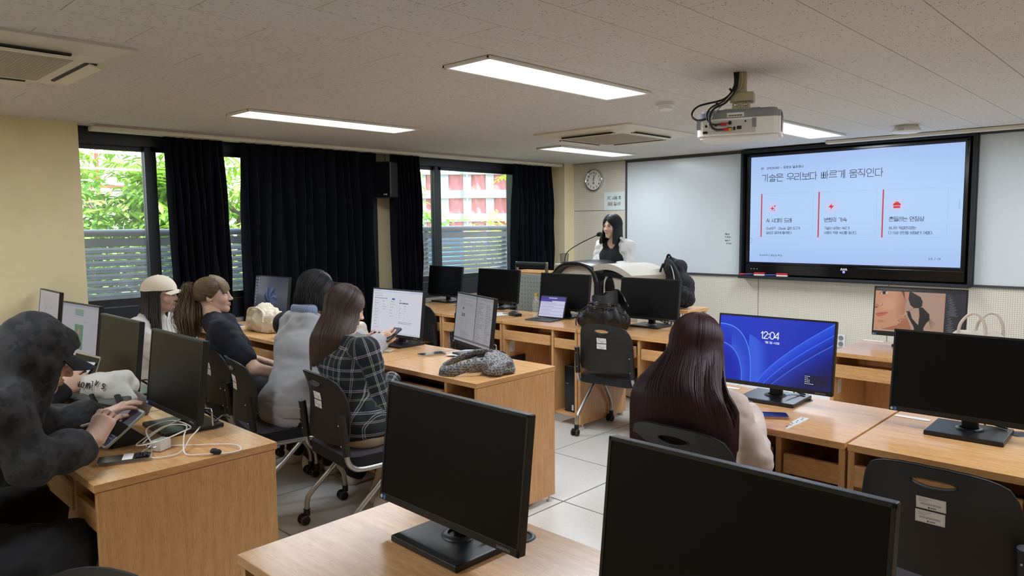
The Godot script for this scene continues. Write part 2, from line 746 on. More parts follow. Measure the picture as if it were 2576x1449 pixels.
func grain(w: int, h: int, along_x: bool, a: Color, b: Color, sd: int) -> Image:
	var s := 512
	var im := Image.create_empty(s, s, false, Image.FORMAT_RGB8)
	var n1 := noise(0.05, sd, 4).get_seamless_image(w, h)
	n1.resize(s, s, Image.INTERPOLATE_CUBIC)
	var n2 := noise(0.12, sd + 5, 2).get_seamless_image(128, 64)
	n2.resize(s, s, Image.INTERPOLATE_CUBIC)
	var n3 := noise(0.35, sd + 9, 1).get_seamless_image(512, 64)
	n3.resize(s, s, Image.INTERPOLATE_CUBIC)
	for y in s:
		for x in s:
			var f := n1.get_pixel(x, y).r * 0.6 + n2.get_pixel(x, y).r * 0.3
			var fleck := clampf((n3.get_pixel(x, y).r - 0.66) * 6.0, 0, 1)
			var c := a.lerp(b, clampf(f * 1.15 - 0.05, 0, 1)).lerp(b.darkened(0.18), fleck * 0.4)
			if along_x:
				im.set_pixel(y, x, c)
			else:
				im.set_pixel(x, y, c)
	return im


func make_materials() -> void:
	var wa := Color8(230, 182, 126)
	var wb := Color8(202, 148, 94)
	tri_mat("wood_upright", grain(512, 40, false, wa, wb, 3), Vector3(0.55, 0.9, 0.55), 0.36)
	tri_mat("wood_flat", grain(512, 40, true, wa, wb, 8), Vector3(0.9, 0.55, 0.55), 0.24)
	for k in ["wood_upright", "wood_flat"]:
		M[k].metallic_specular = 0.5
	mat("wood_dark", Color8(150, 102, 62), 0.5)
	# ceiling tile: cream mineral board with short dark fissures and pinholes
	var r := RandomNumberGenerator.new()
	r.seed = 5
	var p := Pad.new(512, 512, Color8(214, 209, 203))
	for k in 620:
		var a := Vector2(r.randf() * 512, r.randf() * 512)
		var l := r.randf_range(1, 9) if r.randf() < 0.5 else 0.5
		p.line(a, a + Vector2(r.randf_range(-0.3, 0.3) * l, l), r.randf_range(1.0, 2.1), Color8(128, 118, 106).darkened(r.randf() * 0.4))
	tri_mat("ceiling_tile", p.im, Vector3(0.62, 0.62, 0.62), 0.95)
	mat("ceiling_gap", Color8(95, 90, 84), 0.95)
	# raised floor tile: white vinyl with grey flecks
	p = Pad.new(512, 512, Color8(218, 216, 210))
	for k in 2600:
		var a := Vector2(r.randf() * 512, r.randf() * 512)
		p.line(a, a + Vector2.from_angle(r.randf() * TAU) * r.randf_range(2, 7), r.randf_range(0.8, 1.6), Color8(184, 180, 172).lerp(Color8(238, 236, 232), r.randf() * 0.8))
	tri_mat("floor_tile", p.im, Vector3(0.6, 0.6, 0.6), 0.3)
	mat("floor_joint", Color8(6, 6, 6), 0.9)
	# pegboard: cream board with a hole every 16 mm
	p = Pad.new(64, 64, Color8(216, 208, 192))
	p.disc(Vector2(32, 32), Vector2(10.5, 10.5), Color8(70, 62, 52), 2.5)
	tri_mat("pegboard", p.im, Vector3(0.0165, 0.0165, 0.0165), 0.8)
	var wim := noise(0.02, 7, 4).get_seamless_image(128, 128)
	ramp(wim, Color8(222, 206, 164), Color8(230, 214, 174))
	tri_mat("wall_paint", wim, Vector3(0.8, 0.8, 0.8), 0.85)
	mat("pillar_paint", Color8(232, 214, 158), 0.8)
	mat("black_frame", Color8(30, 33, 38), 0.45)
	mat("grey_frame", Color8(70, 72, 76), 0.4, 0.3)
	mat("whiteboard", Color8(206, 212, 215), 0.25)
	mat("alcove", Color8(22, 24, 30), 0.6)
	mat("glossy_black", Color8(12, 12, 14), 0.16)
	mat("monitor_black", Color8(20, 20, 21), 0.42)
	mat("panel_dark", Color8(8, 8, 9), 0.42)
	M["panel_dark"].metallic_specular = 0.3
	mat("base_black", Color8(26, 26, 27), 0.3)
	mat("edge_grey", Color8(120, 120, 122), 0.35, 0.5)
	mat("chair_plastic", Color8(26, 27, 28), 0.5)
	mat("chair_seat", Color8(24, 24, 28), 0.9)
	mat("chair_seat_top", Color8(58, 54, 58), 0.9)
	mat("steel", Color8(176, 172, 166), 0.28, 0.75)
	mat("chrome", Color8(210, 210, 210), 0.12, 1.0)
	mat("rubber", Color8(22, 22, 22), 0.7)
	mat("tread", Color8(78, 78, 78), 0.7)
	mat("sticker", Color8(220, 218, 214), 0.5)
	mat("white_plastic", Color8(226, 224, 218), 0.4)
	mat("cream_plastic", Color8(222, 214, 196), 0.45)
	mat("ac_grille", Color8(176, 166, 146), 0.7)
	mat("ac_slot", Color8(58, 54, 52), 0.7)
	mat("grey_plastic", Color8(128, 130, 134), 0.45)
	mat("black_plastic", Color8(18, 18, 19), 0.4)
	mat("beige_metal", Color8(190, 180, 150), 0.45, 0.2)
	mat("red_plastic", Color8(190, 40, 44), 0.4)
	mat("blue_plastic", Color8(40, 50, 130), 0.4)
	mat("dial_white", Color8(244, 243, 238), 0.6)
	mat("white_paper", Color8(232, 232, 228), 0.8)
	mat("cable_white", Color8(230, 226, 220), 0.45)
	mat("cable_grey", Color8(190, 187, 182), 0.5)
	mat("lectern_black", Color8(34, 36, 40), 0.3)
	mat("lectern_cream", Color8(220, 214, 200), 0.4)
	mat("perf_grey", Color8(176, 186, 180), 0.5)
	mat("gold", Color8(210, 160, 40), 0.35)
	# cloth
	var cim := noise(0.4, 3, 3).get_seamless_image(128, 128)
	ramp(cim, Color8(5, 6, 11), Color8(9, 10, 18))
	tri_mat("curtain", cim, Vector3(0.12, 0.12, 0.12), 0.95)
	M["curtain"].rim_enabled = true
	M["curtain"].rim = 0.05
	M["curtain"].metallic_specular = 0.25
	var him := noise(0.3, 4, 4).get_seamless_image(128, 128)
	ramp(him, Color8(136, 136, 138), Color8(196, 196, 197))
	tri_mat("hoodie_grey", him, Vector3(0.06, 0.06, 0.06), 0.95, false)
	mat("black_cloth", Color8(16, 17, 20), 0.92)
	mat("black_trousers", Color8(22, 22, 26), 0.9)
	mat("navy_knit", Color8(20, 22, 34), 0.92)
	mat("white_shirt", Color8(214, 212, 208), 0.85)
	mat("grey_white_shirt", Color8(206, 202, 194), 0.85)
	mat("pink_linen", Color8(226, 206, 198), 0.88)
	mat("beige_cloth", Color8(196, 180, 156), 0.85)
	mat("cap_cloth", Color8(214, 202, 180), 0.88)
	mat("tote_canvas", Color8(212, 200, 176), 0.88)
	mat("dark_hoodie_cuff", Color8(16, 16, 18), 0.95)
	mat("leather", Color8(20, 20, 21), 0.42)
	mat("cream_leather", Color8(218, 210, 196), 0.45)
	mat("backpack_black", Color8(20, 21, 25), 0.8)
	mat("backpack_grey", Color8(206, 202, 192), 0.6)
	mat("backpack_olive", Color8(92, 90, 82), 0.75)
	mat("shoe_white", Color8(206, 200, 188), 0.7)
	mat("eye_white", Color8(236, 232, 228), 0.2)
	mat("eye_dark", Color8(28, 18, 14), 0.12)
	# camouflage: three dark greys
	var k1 := noise(0.02, 21, 2).get_seamless_image(256, 256)
	var k2 := noise(0.028, 33, 2).get_seamless_image(256, 256)
	p = Pad.new(256, 256, Color8(50, 48, 48))
	for y in 256:
		for x in 256:
			if k1.get_pixel(x, y).r > 0.56: p.im.set_pixel(x, y, Color8(41, 40, 41))
			if k2.get_pixel(x, y).r > 0.62: p.im.set_pixel(x, y, Color8(31, 31, 33))
	tri_mat("camo", p.im, Vector3(0.34, 0.34, 0.34), 0.92, false)
	# tartan: dark green and navy with white and grey lines
	p = Pad.new(256, 256, Color8(30, 32, 36))
	for y in 256:
		for x in 256:
			var c := Color8(26, 30, 32)
			var bx := (x / 64) % 2
			var by := (y / 64) % 2
			if bx == 0: c = c.lerp(Color8(24, 46, 38), 0.55)
			if by == 0: c = c.lerp(Color8(22, 26, 52), 0.5)
			for q in [20, 30, 96, 104]:
				for o in [0, 128]:
					var lx := absi(x - q - o)
					var ly := absi(y - q - o)
					var wt := 3 if q < 40 else 2
					if lx < wt: c = c.lerp(Color8(214, 206, 196), 0.6)
					if ly < wt: c = c.lerp(Color8(214, 206, 196), 0.6)
			p.im.set_pixel(x, y, c)
	uv_mat("tartan", p.im, 0.9, Vector3(5.2, 5.2, 1))
	p = Pad.new(64, 64, Color8(190, 200, 214))
	for k in 4:
		p.rect(k * 16, 0, 7, 64, Color8(70, 92, 130))
	for k in 4:
		for y in 7:
			for x in 64:
				p.im.set_pixel(x, k * 16 + y, p.im.get_pixel(x, k * 16 + y).lerp(Color8(50, 74, 116), 0.6))
	tri_mat("gingham", p.im, Vector3(0.03, 0.03, 0.03), 0.9, false)
	# leopard print in black on grey
	p = Pad.new(256, 256, Color8(150, 148, 146))
	for gy in 11:
		for gx in 11:
			var a := Vector2(gx * 23.3 + r.randf_range(-5, 5) + (11 if gy % 2 else 0), gy * 23.3 + r.randf_range(-5, 5))
			var rr := r.randf_range(6, 9)
			p.disc(a, Vector2(rr, rr) * 0.8, Color8(108, 106, 106), 3)
			var a0 := r.randf() * TAU
			for s in 3:
				var q := a0 + s * TAU / 3
				for u in 3:
					p.line(a + Vector2.from_angle(q + u * 0.4) * rr, a + Vector2.from_angle(q + (u + 1) * 0.4) * rr, r.randf_range(3.5, 5.5), Color8(22, 22, 24))
	tri_mat("leopard", p.im, Vector3(0.13, 0.13, 0.13), 0.9, false)
	var sill := noise(0.25, 17, 3).get_seamless_image(128, 128)
	ramp(sill, Color8(70, 62, 54), Color8(236, 226, 206))
	tri_mat("terrazzo", sill, Vector3(0.12, 0.12, 0.12), 0.5)
	# outside
	mat("concrete", Color8(168, 170, 174), 0.9)
	mat("net_red", Color8(196, 128, 130), 0.9)
	mat("scaffold_red", Color8(190, 90, 84), 0.8)
	mat("louver", Color8(104, 114, 122), 0.4, 0.0)
	mat("bark", Color8(120, 112, 92), 0.9)
	mat("blue_sheet", Color8(50, 140, 200), 0.7)
	for q in [["leaf_green", Color8(112, 168, 70)], ["leaf_light", Color8(160, 196, 96)], ["leaf_yellow", Color8(196, 206, 84)]]:
		var lm := mat(q[0], q[1], 0.6)
		lm.backlight_enabled = true
		lm.backlight = Color(0.5, 0.6, 0.2)
	mat("lawn", Color8(110, 140, 70), 0.95)
	var gl := mat("window_glass", Color(1, 1, 1, 0.06), 0.0)
	gl.transparency = BaseMaterial3D.TRANSPARENCY_ALPHA
	var cl := mat("clear_plastic", Color(1, 1, 1, 0.12), 0.05)
	cl.transparency = BaseMaterial3D.TRANSPARENCY_ALPHA
	# skin and hair take their tone from vertex colours
	for q in [["skin", 0.5], ["hair", 0.5]]:
		var m := mat(q[0], Color.WHITE, q[1])
		m.vertex_color_use_as_albedo = true
	M["skin"].subsurf_scatter_enabled = true
	M["skin"].subsurf_scatter_strength = 0.15
	var lamp := mat("lamp_glow", Color.WHITE, 0.5)
	lamp.emission_enabled = true
	lamp.emission = Color(1.0, 0.99, 0.97)
	lamp.emission_energy_multiplier = 2.2
	var led := mat("led_glow", Color(0.5, 0.4, 0.9), 0.5)
	led.emission_enabled = true
	led.emission = Color(0.6, 0.5, 1.0)
	led.emission_energy_multiplier = 1.0


# ---------- what the screens show ----------
func doc_lines(p: Pad, x: float, y: float, w: float, rows: int, step: float, r: RandomNumberGenerator, c := Color8(110, 112, 120), th := 2.0) -> void:
	for k in rows:
		var l := w * r.randf_range(0.35, 1.0)
		var q := x
		while q < x + l:
			var s := r.randf_range(4, 14)
			p.rect(q, y + k * step, minf(s, x + l - q), th, c)
			q += s + 3


func slide() -> Image:
	var p := Pad.new(1480, 832, Color8(176, 206, 246))
	for y in 832:
		var e := absf(y / 832.0 - 0.5) * 2.0
		p.rect(0, y, 1480, 1, Color8(178, 208, 247).lerp(Color8(166, 192, 242), e * e))
	var ink := Color8(36, 46, 66)
	var q := p.write("01", 86, 84, 18, 2.4, ink, 0.3)
	q = p.write("OPENING - 무엇이 달라졌나", q + 24, 84, 18, 2.2, ink, 0.32)
	p.write("기술은 우리보다 빠르게 움직인다", 90, 138, 61, 4.0, ink, 0.08)
	var txt := [["AI 시대의 도래", "ChatGPT · Claude 같은 도구가", "일상과 업무에 들어왔다."], ["변화의 가속", "기술이 바뀌는 속도가", "사람의 적응 속도를 앞선다."], ["흔들리는 안정성", "하나의 직업만으로는", "더 이상 안전을 보장받기 어렵다."]]
	for k in 3:
		var x: float = 92 + k * 447
		p.frame(x, 292, 408, 340, 1.5, Color8(150, 172, 206))
		p.rect(x - 3, 292, 9, 340, Color8(204, 42, 54))
		p.disc(Vector2(x + 92, 404), Vector2(50, 50), Color8(194, 202, 240), 3)
		var ic := Vector2(x + 92, 404)
		var red := Color8(208, 30, 46)
		if k == 0:
			for s in [[Vector2(-2, 4), 20.0], [Vector2(17, -14), 11.0], [Vector2(14, 18), 9.0]]:
				var c: Vector2 = ic + s[0]
				var f: float = s[1]
				p.poly([c + Vector2(0, -f), c + Vector2(f * 0.22, -f * 0.22), c + Vector2(f, 0), c + Vector2(f * 0.22, f * 0.22), c + Vector2(0, f), c + Vector2(-f * 0.22, f * 0.22), c + Vector2(-f, 0), c + Vector2(-f * 0.22, -f * 0.22)], red)
		elif k == 1:
			p.poly([ic + Vector2(6, -26), ic + Vector2(-20, 6), ic + Vector2(-1, 6), ic + Vector2(-7, 26), ic + Vector2(20, -7), ic + Vector2(1, -7)], red)
		else:
			p.disc(ic + Vector2(0, -2), Vector2(25, 17), red, 1)
			p.rect(ic.x - 22, ic.y + 8, 44, 13, red)
			p.rect(ic.x - 25, ic.y + 3, 50, 4, Color8(194, 202, 240))
			p.frame(ic.x - 10, ic.y - 24, 20, 10, 4, red)
		p.write(txt[k][0], x + 44, 486, 33, 2.8, ink, 0.02)
		p.write(txt[k][1], x + 44, 554, 21, 2.0, Color8(60, 74, 100), 0.0)
		p.write(txt[k][2], x + 44, 588, 21, 2.0, Color8(60, 74, 100), 0.0)
	p.write("한성대학교 졸업생 특강", 86, 770, 14, 1.6, Color8(84, 98, 128), 0.35)
	p.write("03 / 19", 1290, 770, 15, 1.8, Color8(60, 74, 100), 0.4)
	p.rect(1458, 380, 3, 60, Color8(140, 160, 200))
	for k in 24:
		var a := -PI / 2 + PI * k / 24.0
		p.line(Vector2(2, 660) + Vector2.from_angle(a) * 20, Vector2(2, 660) + Vector2.from_angle(a + PI / 24) * 20, 3, Color8(130, 146, 180))
	return p.im


func lock_screen() -> Image:
	var p := Pad.new(720, 405, Color8(24, 52, 196))
	# each band: the side of a curve on which it lies, its own shading towards the curve
	for y in 405:
		for x in 720:
			var u := x / 720.0
			var v := y / 405.0
			var c := Color8(26, 54, 198).lerp(Color8(20, 40, 160), u * 0.6)
			var a := pow(pow(u / 0.315, 2.6) + pow((1.0 - v) / 0.87, 2.6), 1 / 2.6)
			if a < 1.0:
				c = Color8(20, 42, 178).lerp(Color8(52, 92, 226), pow(a, 5.0) * 0.35 + (1 - v) * 0.18)
				c = c.lerp(Color8(120, 180, 250), clampf((a - 0.975) * 40, 0, 1))
			elif a < 1.75 and v > 0.28 + (u - 0.3) * 1.0 and u > 0.28:
				c = c.lerp(Color8(58, 104, 226), clampf(1.3 - (a - 1.0) * 2.6, 0, 0.75))
			var b := pow(pow(u / 0.235, 2.2) + pow((1.0 - v) / 0.58, 2.2), 1 / 2.2)
			if b < 1.0:
				c = Color8(20, 38, 170).lerp(Color8(40, 80, 214), pow(b, 6.0) * 0.5)
				c = c.lerp(Color8(110, 170, 250), clampf((b - 0.965) * 28, 0, 1))
			elif b < 1.5 and a < 1.0 and u > 0.12:
				c = c.lerp(Color8(60, 108, 226), clampf(0.7 - (b - 1.0) * 1.6, 0, 0.6))
			# the right sheaf: rising curves
			var d := v - (1.02 - pow(maxf(u - 0.37, 0.0) / 0.5, 0.72) * 0.86)
			if u > 0.37:
				if d > 0.0 and d < 0.16: c = Color8(40, 84, 220).lerp(Color8(28, 60, 200), d / 0.16)
				elif d >= 0.16 and d < 0.3: c = Color8(30, 66, 206).lerp(Color8(22, 40, 150), (d - 0.16) / 0.14)
				elif d >= 0.3: c = Color8(26, 50, 170).lerp(Color8(14, 18, 84), clampf((d - 0.3) * 2.4, 0, 1))
				for e in [0.0, 0.16, 0.3]:
					c = c.lerp(Color8(84, 146, 246), clampf(1.0 - absf(d - e - 0.008) / 0.012, 0, 1) * 0.8)
			p.im.set_pixel(x, y, c)
	p.write("12:04", 282, 82, 50, 5, Color8(255, 255, 255), 0.05)
	p.write("9월 3일 수요일", 306, 143, 14, 1.7, Color8(240, 244, 255), 0.02)
	p.rect(560, 318, 140, 64, Color8(18, 20, 56))
	for k in 5:
		for s in [3, 2, 3, 3, 5][k]:
			p.rect(564 + s * 11, 324 + k * 11, 7, 4, Color8(226, 230, 240))
	return p.im


func bloom() -> Image:
	var p := Pad.new(512, 288, Color8(96, 100, 112))
	for y in 288:
		p.rect(0, y, 512, 1, Color8(106, 108, 118).lerp(Color8(74, 78, 92), absf(y - 140) / 148.0))
	var c := Vector2(250, 210)
	for k in 11:
		var a := -PI * 0.95 + k * PI * 0.085
		var L := 150.0 - absf(k - 4) * 9
		var pts := []
		for s in 25:
			var t := s / 24.0
			var wd := sin(t * PI) * 44.0
			pts.append(c + Vector2.from_angle(a + 0.35 * t) * L * t + Vector2.from_angle(a + PI / 2) * wd * 0.5)
		for s in range(24, -1, -1):
			var t := s / 24.0
			var wd := sin(t * PI) * 44.0
			pts.append(c + Vector2.from_angle(a + 0.35 * t) * L * t - Vector2.from_angle(a + PI / 2) * wd * 0.5)
		p.poly(pts, Color8(40, 52, 82).lerp(Color8(110, 130, 166), fmod(k * 0.37, 1.0)), 0.1)
	for k in 9:
		for e in (2 if k < 3 else 1):
			p.rect(18 + e * 34, 14 + k * 26, 9, 11, Color8(190, 196, 206))
	p.rect(0, 276, 512, 12, Color8(60, 62, 72))
	return p.im


func doc_screen(kind: int) -> Image:
	var r := RandomNumberGenerator.new()
	r.seed = 40 + kind
	var p := Pad.new(512, 288, Color8(222, 224, 236))
	p.rect(0, 0, 512, 16, Color8(196, 204, 226))
	p.rect(90, 4, 300, 7, Color8(222, 226, 240))
	p.rect(0, 276, 512, 12, Color8(206, 208, 222))
	var ink := Color8(70, 74, 84)
	if kind == 0:
		doc_lines(p, 20, 26, 10, 1, 8, r, ink, 4.0)
		doc_lines(p, 36, 27, 120, 1, 8, r)
		doc_lines(p, 20, 42, 190, 1, 8, r)
		for k in 5: p.rect(22 + k * 28, 56, 22, 6, Color8(150, 152, 166))
		p.rect(206, 54, 30, 11, Color8(60, 96, 190))
		for cc in 3:
			doc_lines(p, 22 + cc * 86, 76, 56, 1, 8, r, ink)
		for k in 9:
			doc_lines(p, 26, 92 + k * 20, 60, 1, 8, r, ink)
			p.rect(20, 102 + k * 20, 70, 1, Color8(170, 172, 184))
		doc_lines(p, 112, 96, 60, 3, 16, r)
		doc_lines(p, 190, 92, 60, 5, 20, r)
		p.rect(262, 70, 1, 90, Color8(150, 152, 164))
		p.disc(Vector2(292, 66), Vector2(4, 5), ink)
		doc_lines(p, 286, 78, 150, 1, 8, r, ink, 8.0)
		for k in 6:
			doc_lines(p, 288, 100 + k * 15, 24, 1, 8, r)
			if k < 4: doc_lines(p, 336, 100 + k * 15, 26, 1, 8, r)
		doc_lines(p, 286, 204, 180, 2, 8, r, ink)
	elif kind == 1:
		p.im.fill(Color8(186, 186, 192))
		p.rect(0, 0, 512, 20, Color8(168, 172, 178))
		p.rect(286, 0, 6, 276, Color8(28, 28, 32))
		p.disc(Vector2(108, 84), Vector2(7, 9), Color8(30, 30, 34))
		p.frame(92, 116, 16, 16, 4, Color8(40, 40, 44))
		p.frame(118, 116, 16, 16, 4, Color8(40, 40, 44))
		for k in 6:
			doc_lines(p, 92, 150 + k * 13, 22, 1, 8, r)
			doc_lines(p, 150, 150 + k * 13, 22, 1, 8, r)
		doc_lines(p, 60, 34, 190, 4, 9, r)
		doc_lines(p, 90, 228, 140, 5, 9, r)
		doc_lines(p, 300, 34, 110, 24, 9.6, r, ink)
		doc_lines(p, 424, 40, 74, 22, 10, r, ink)
		p.rect(0, 264, 512, 12, Color8(120, 120, 126))
	elif kind == 2:
		p.im.fill(Color8(176, 178, 192))
		p.rect(0, 0, 512, 14, Color8(150, 158, 182))
		p.rect(190, 26, 120, 34, Color8(118, 150, 150))
		doc_lines(p, 320, 84, 70, 2, 7, r)
		p.rect(196, 110, 120, 136, Color8(46, 128, 108))
		p.disc(Vector2(256, 148), Vector2(20, 24), Color8(170, 110, 118), 3)
		p.disc(Vector2(256, 196), Vector2(12, 34), Color8(150, 70, 74), 3)
	else:
		p.im.fill(Color8(170, 168, 176))
		doc_lines(p, 120, 40, 160, 12, 16, r, Color8(130, 128, 136))
		p.disc(Vector2(190, 110), Vector2(6, 6), Color8(60, 60, 66))
		p.disc(Vector2(320, 110), Vector2(6, 6), Color8(60, 60, 66))
	return p.im


# a photo of a woman's face, close up, in a picture-editing program
func portrait() -> Image:
	var p := Pad.new(640, 360, Color8(44, 44, 48))
	p.rect(4, 26, 496, 306, Color8(172, 142, 124))
	var hair := Color8(40, 37, 40)
	p.poly([Vector2(4, 26), Vector2(206, 26), Vector2(232, 90), Vector2(222, 200), Vector2(180, 300), Vector2(90, 332), Vector2(4, 320)], Color8(196, 142, 112))
	for y in range(26, 332):
		for x in range(4, 232):
			var c := p.im.get_pixel(x, y)
			if c.r > 0.7:
				p.im.set_pixel(x, y, c.lerp(Color8(160, 104, 78), clampf((x - 150.0) / 110.0, 0, 0.7)).lerp(Color8(216, 164, 134), clampf(1.0 - Vector2((x - 96) / 80.0, (y - 130) / 60.0).length(), 0, 0.5)))
	p.poly([Vector2(176, 290), Vector2(232, 200), Vector2(286, 332), Vector2(60, 332)], Color8(162, 104, 82))
	p.poly([Vector2(210, 26), Vector2(250, 26), Vector2(246, 76), Vector2(226, 84), Vector2(214, 60)], Color8(188, 128, 104))
	p.poly([Vector2(192, 26), Vector2(214, 26), Vector2(222, 90), Vector2(210, 60)], Color8(96, 66, 56))
	p.poly([Vector2(250, 26), Vector2(264, 26), Vector2(330, 62), Vector2(346, 96), Vector2(344, 130), Vector2(330, 146), Vector2(288, 150), Vector2(262, 128), Vector2(246, 82)], hair)
	p.poly([Vector2(322, 146), Vector2(346, 140), Vector2(398, 190), Vector2(402, 232), Vector2(380, 262), Vector2(362, 300), Vector2(370, 332), Vector2(300, 332), Vector2(296, 298), Vector2(252, 220), Vector2(236, 176), Vector2(262, 178), Vector2(280, 232), Vector2(326, 280), Vector2(330, 200)], hair)
	for k in 5:
		p.line(Vector2(398, 224 + k * 4), Vector2(440 - k * 6, 262 + k * 10), 1.4, hair)
	p.line(Vector2(246, 180), Vector2(288, 152), 1.6, hair)
	# eye, nose, mouth
	p.disc(Vector2(66, 42), Vector2(30, 13), Color8(226, 208, 200), 5)
	p.disc(Vector2(66, 42), Vector2(15, 14), Color8(32, 26, 26), 2)
	p.line(Vector2(34, 52), Vector2(48, 32), 4, Color8(52, 36, 32))
	p.line(Vector2(48, 32), Vector2(84, 28), 4, Color8(52, 36, 32))
	p.disc(Vector2(14, 150), Vector2(26, 20), Color8(178, 116, 90), 8)
	p.line(Vector2(56, 116), Vector2(62, 136), 3, Color8(148, 92, 72))
	p.line(Vector2(62, 136), Vector2(46, 150), 3, Color8(130, 74, 60))
	p.disc(Vector2(12, 160), Vector2(16, 6), Color8(96, 54, 46), 3)
	p.poly([Vector2(14, 212), Vector2(50, 196), Vector2(96, 194), Vector2(104, 198), Vector2(80, 220), Vector2(40, 236), Vector2(18, 226)], Color8(190, 104, 88))
	p.line(Vector2(14, 212), Vector2(104, 198), 3, Color8(120, 58, 52))
	p.disc(Vector2(56, 268), Vector2(46, 12), Color8(170, 116, 92), 10)
	var r := RandomNumberGenerator.new()
	r.seed = 9
	for k in 110:
		var c := Vector2(228 - k * 0.6 + r.randf_range(-24, 24), 200 + k * 0.9 + r.randf_range(-18, 14)) if k < 90 else Vector2(r.randf_range(30, 70), r.randf_range(312, 330))
		p.disc(c, Vector2(2.4, 2.4), Color8(236, 210, 196) if r.randf() < 0.6 else Color8(120, 84, 78), 1.5)
	p.rect(0, 332, 500, 12, Color8(186, 150, 138))
	# the program's bars
	p.rect(0, 0, 640, 26, Color8(40, 40, 44))
	p.rect(0, 344, 640, 16, Color8(26, 28, 34))
	p.rect(500, 26, 140, 334, Color8(52, 52, 58))
	for k in 26: p.rect(20 + k * 9, 8, 6, 2, Color8(150, 150, 154))
	for k in 20: p.rect(14 + k * 14, 16, 9, 2, Color8(130, 130, 134))
	for k in 30:
		p.rect(514 + (k * 37) % 24, 40 + k * 9.4, 12 + (k * 53) % 50, 2, Color8(150, 150, 156))
	return p.im


func _ready() -> void:
	# camera
	var cam := Camera3D.new()
	cam.name = "camera"
	cam.fov = 43.308
	cam.near = 0.05
	cam.far = 200.0
	cam.transform = Transform3D(Basis(Vector3.UP, deg_to_rad(43.789)) * Basis(Vector3.RIGHT, deg_to_rad(-4.957)) * Basis(Vector3.BACK, deg_to_rad(-0.548)), Vector3(0, 1.46, 0))
	add_child(cam)
	cam.current = true
	# sky: a bright, slightly hazy noon
	var env := Environment.new()
	env.background_mode = Environment.BG_SKY
	var sm := ProceduralSkyMaterial.new()
	sm.sky_top_color = Color(0.8, 0.87, 0.95)
	sm.sky_horizon_color = Color(0.93, 0.95, 0.97)
	sm.ground_horizon_color = Color(0.72, 0.72, 0.7)
	sm.ground_bottom_color = Color(0.5, 0.5, 0.48)
	sm.sun_angle_max = 2.0
	sm.energy_multiplier = 4.0
	var sky := Sky.new()
	sky.sky_material = sm
	env.sky = sky
	env.tonemap_mode = Environment.TONE_MAPPER_LINEAR
	env.tonemap_exposure = 1.22
	env.sdfgi_enabled = true
	env.ssao_enabled = true
	env.ssil_enabled = true
	var we := WorldEnvironment.new()
	we.name = "environment"
	we.environment = env
	add_child(we)
	# the sun stands high on the far side of the building and lights the trees outside from above
	var sun := DirectionalLight3D.new()
	sun.name = "sun"
	sun.light_energy = 3.4
	sun.light_color = Color(1.0, 0.96, 0.88)
	sun.light_angular_distance = 0.6
	sun.shadow_enabled = true
	sun.basis = Basis.looking_at(Vector3(-0.62, -1.0, 0.25))
	add_child(sun)
	# the ceiling panels: eight in all, four of them in view; each a glowing panel (built below) and an area light of its size
	for s in LAMPS:
		var l := AreaLight3D.new()
		l.name = numbered("panel_light", self)
		l.area_size = Vector2(0.27, s[2] - 0.06)
		l.light_energy = 2.15
		l.light_color = Color(0.91, 0.952, 1.0)
		l.light_specular = 1.0
		l.area_range = 12.0
		l.area_attenuation = 2.0
		l.shadow_enabled = true
		l.transform = Transform3D(Basis(Vector3.RIGHT, -PI / 2), Vector3(s[0], CEIL - 0.024, s[1]))
		add_child(l)
	make_materials()
	# the setting
	build_room()
	build_windows()
	build_outside()
	build_front_wall()
	build_ceiling_things()
	# furniture
	build_desks()
	build_chairs()
	build_monitors()
	build_lectern()
	build_curtains()
	# people and what they carry
	build_people()
	build_bags()
	build_small_things()


# x, z and length of each ceiling panel
const LAMPS := [[-2.435, -2.885, 1.27], [-4.485, -2.855, 1.36], [-4.54, -5.87, 1.24], [-2.4, -5.8, 1.25], [-0.1, -2.86, 1.27], [-0.36, -5.8, 1.25], [-2.4, 0.35, 1.27], [-4.49, 0.3, 1.27]]


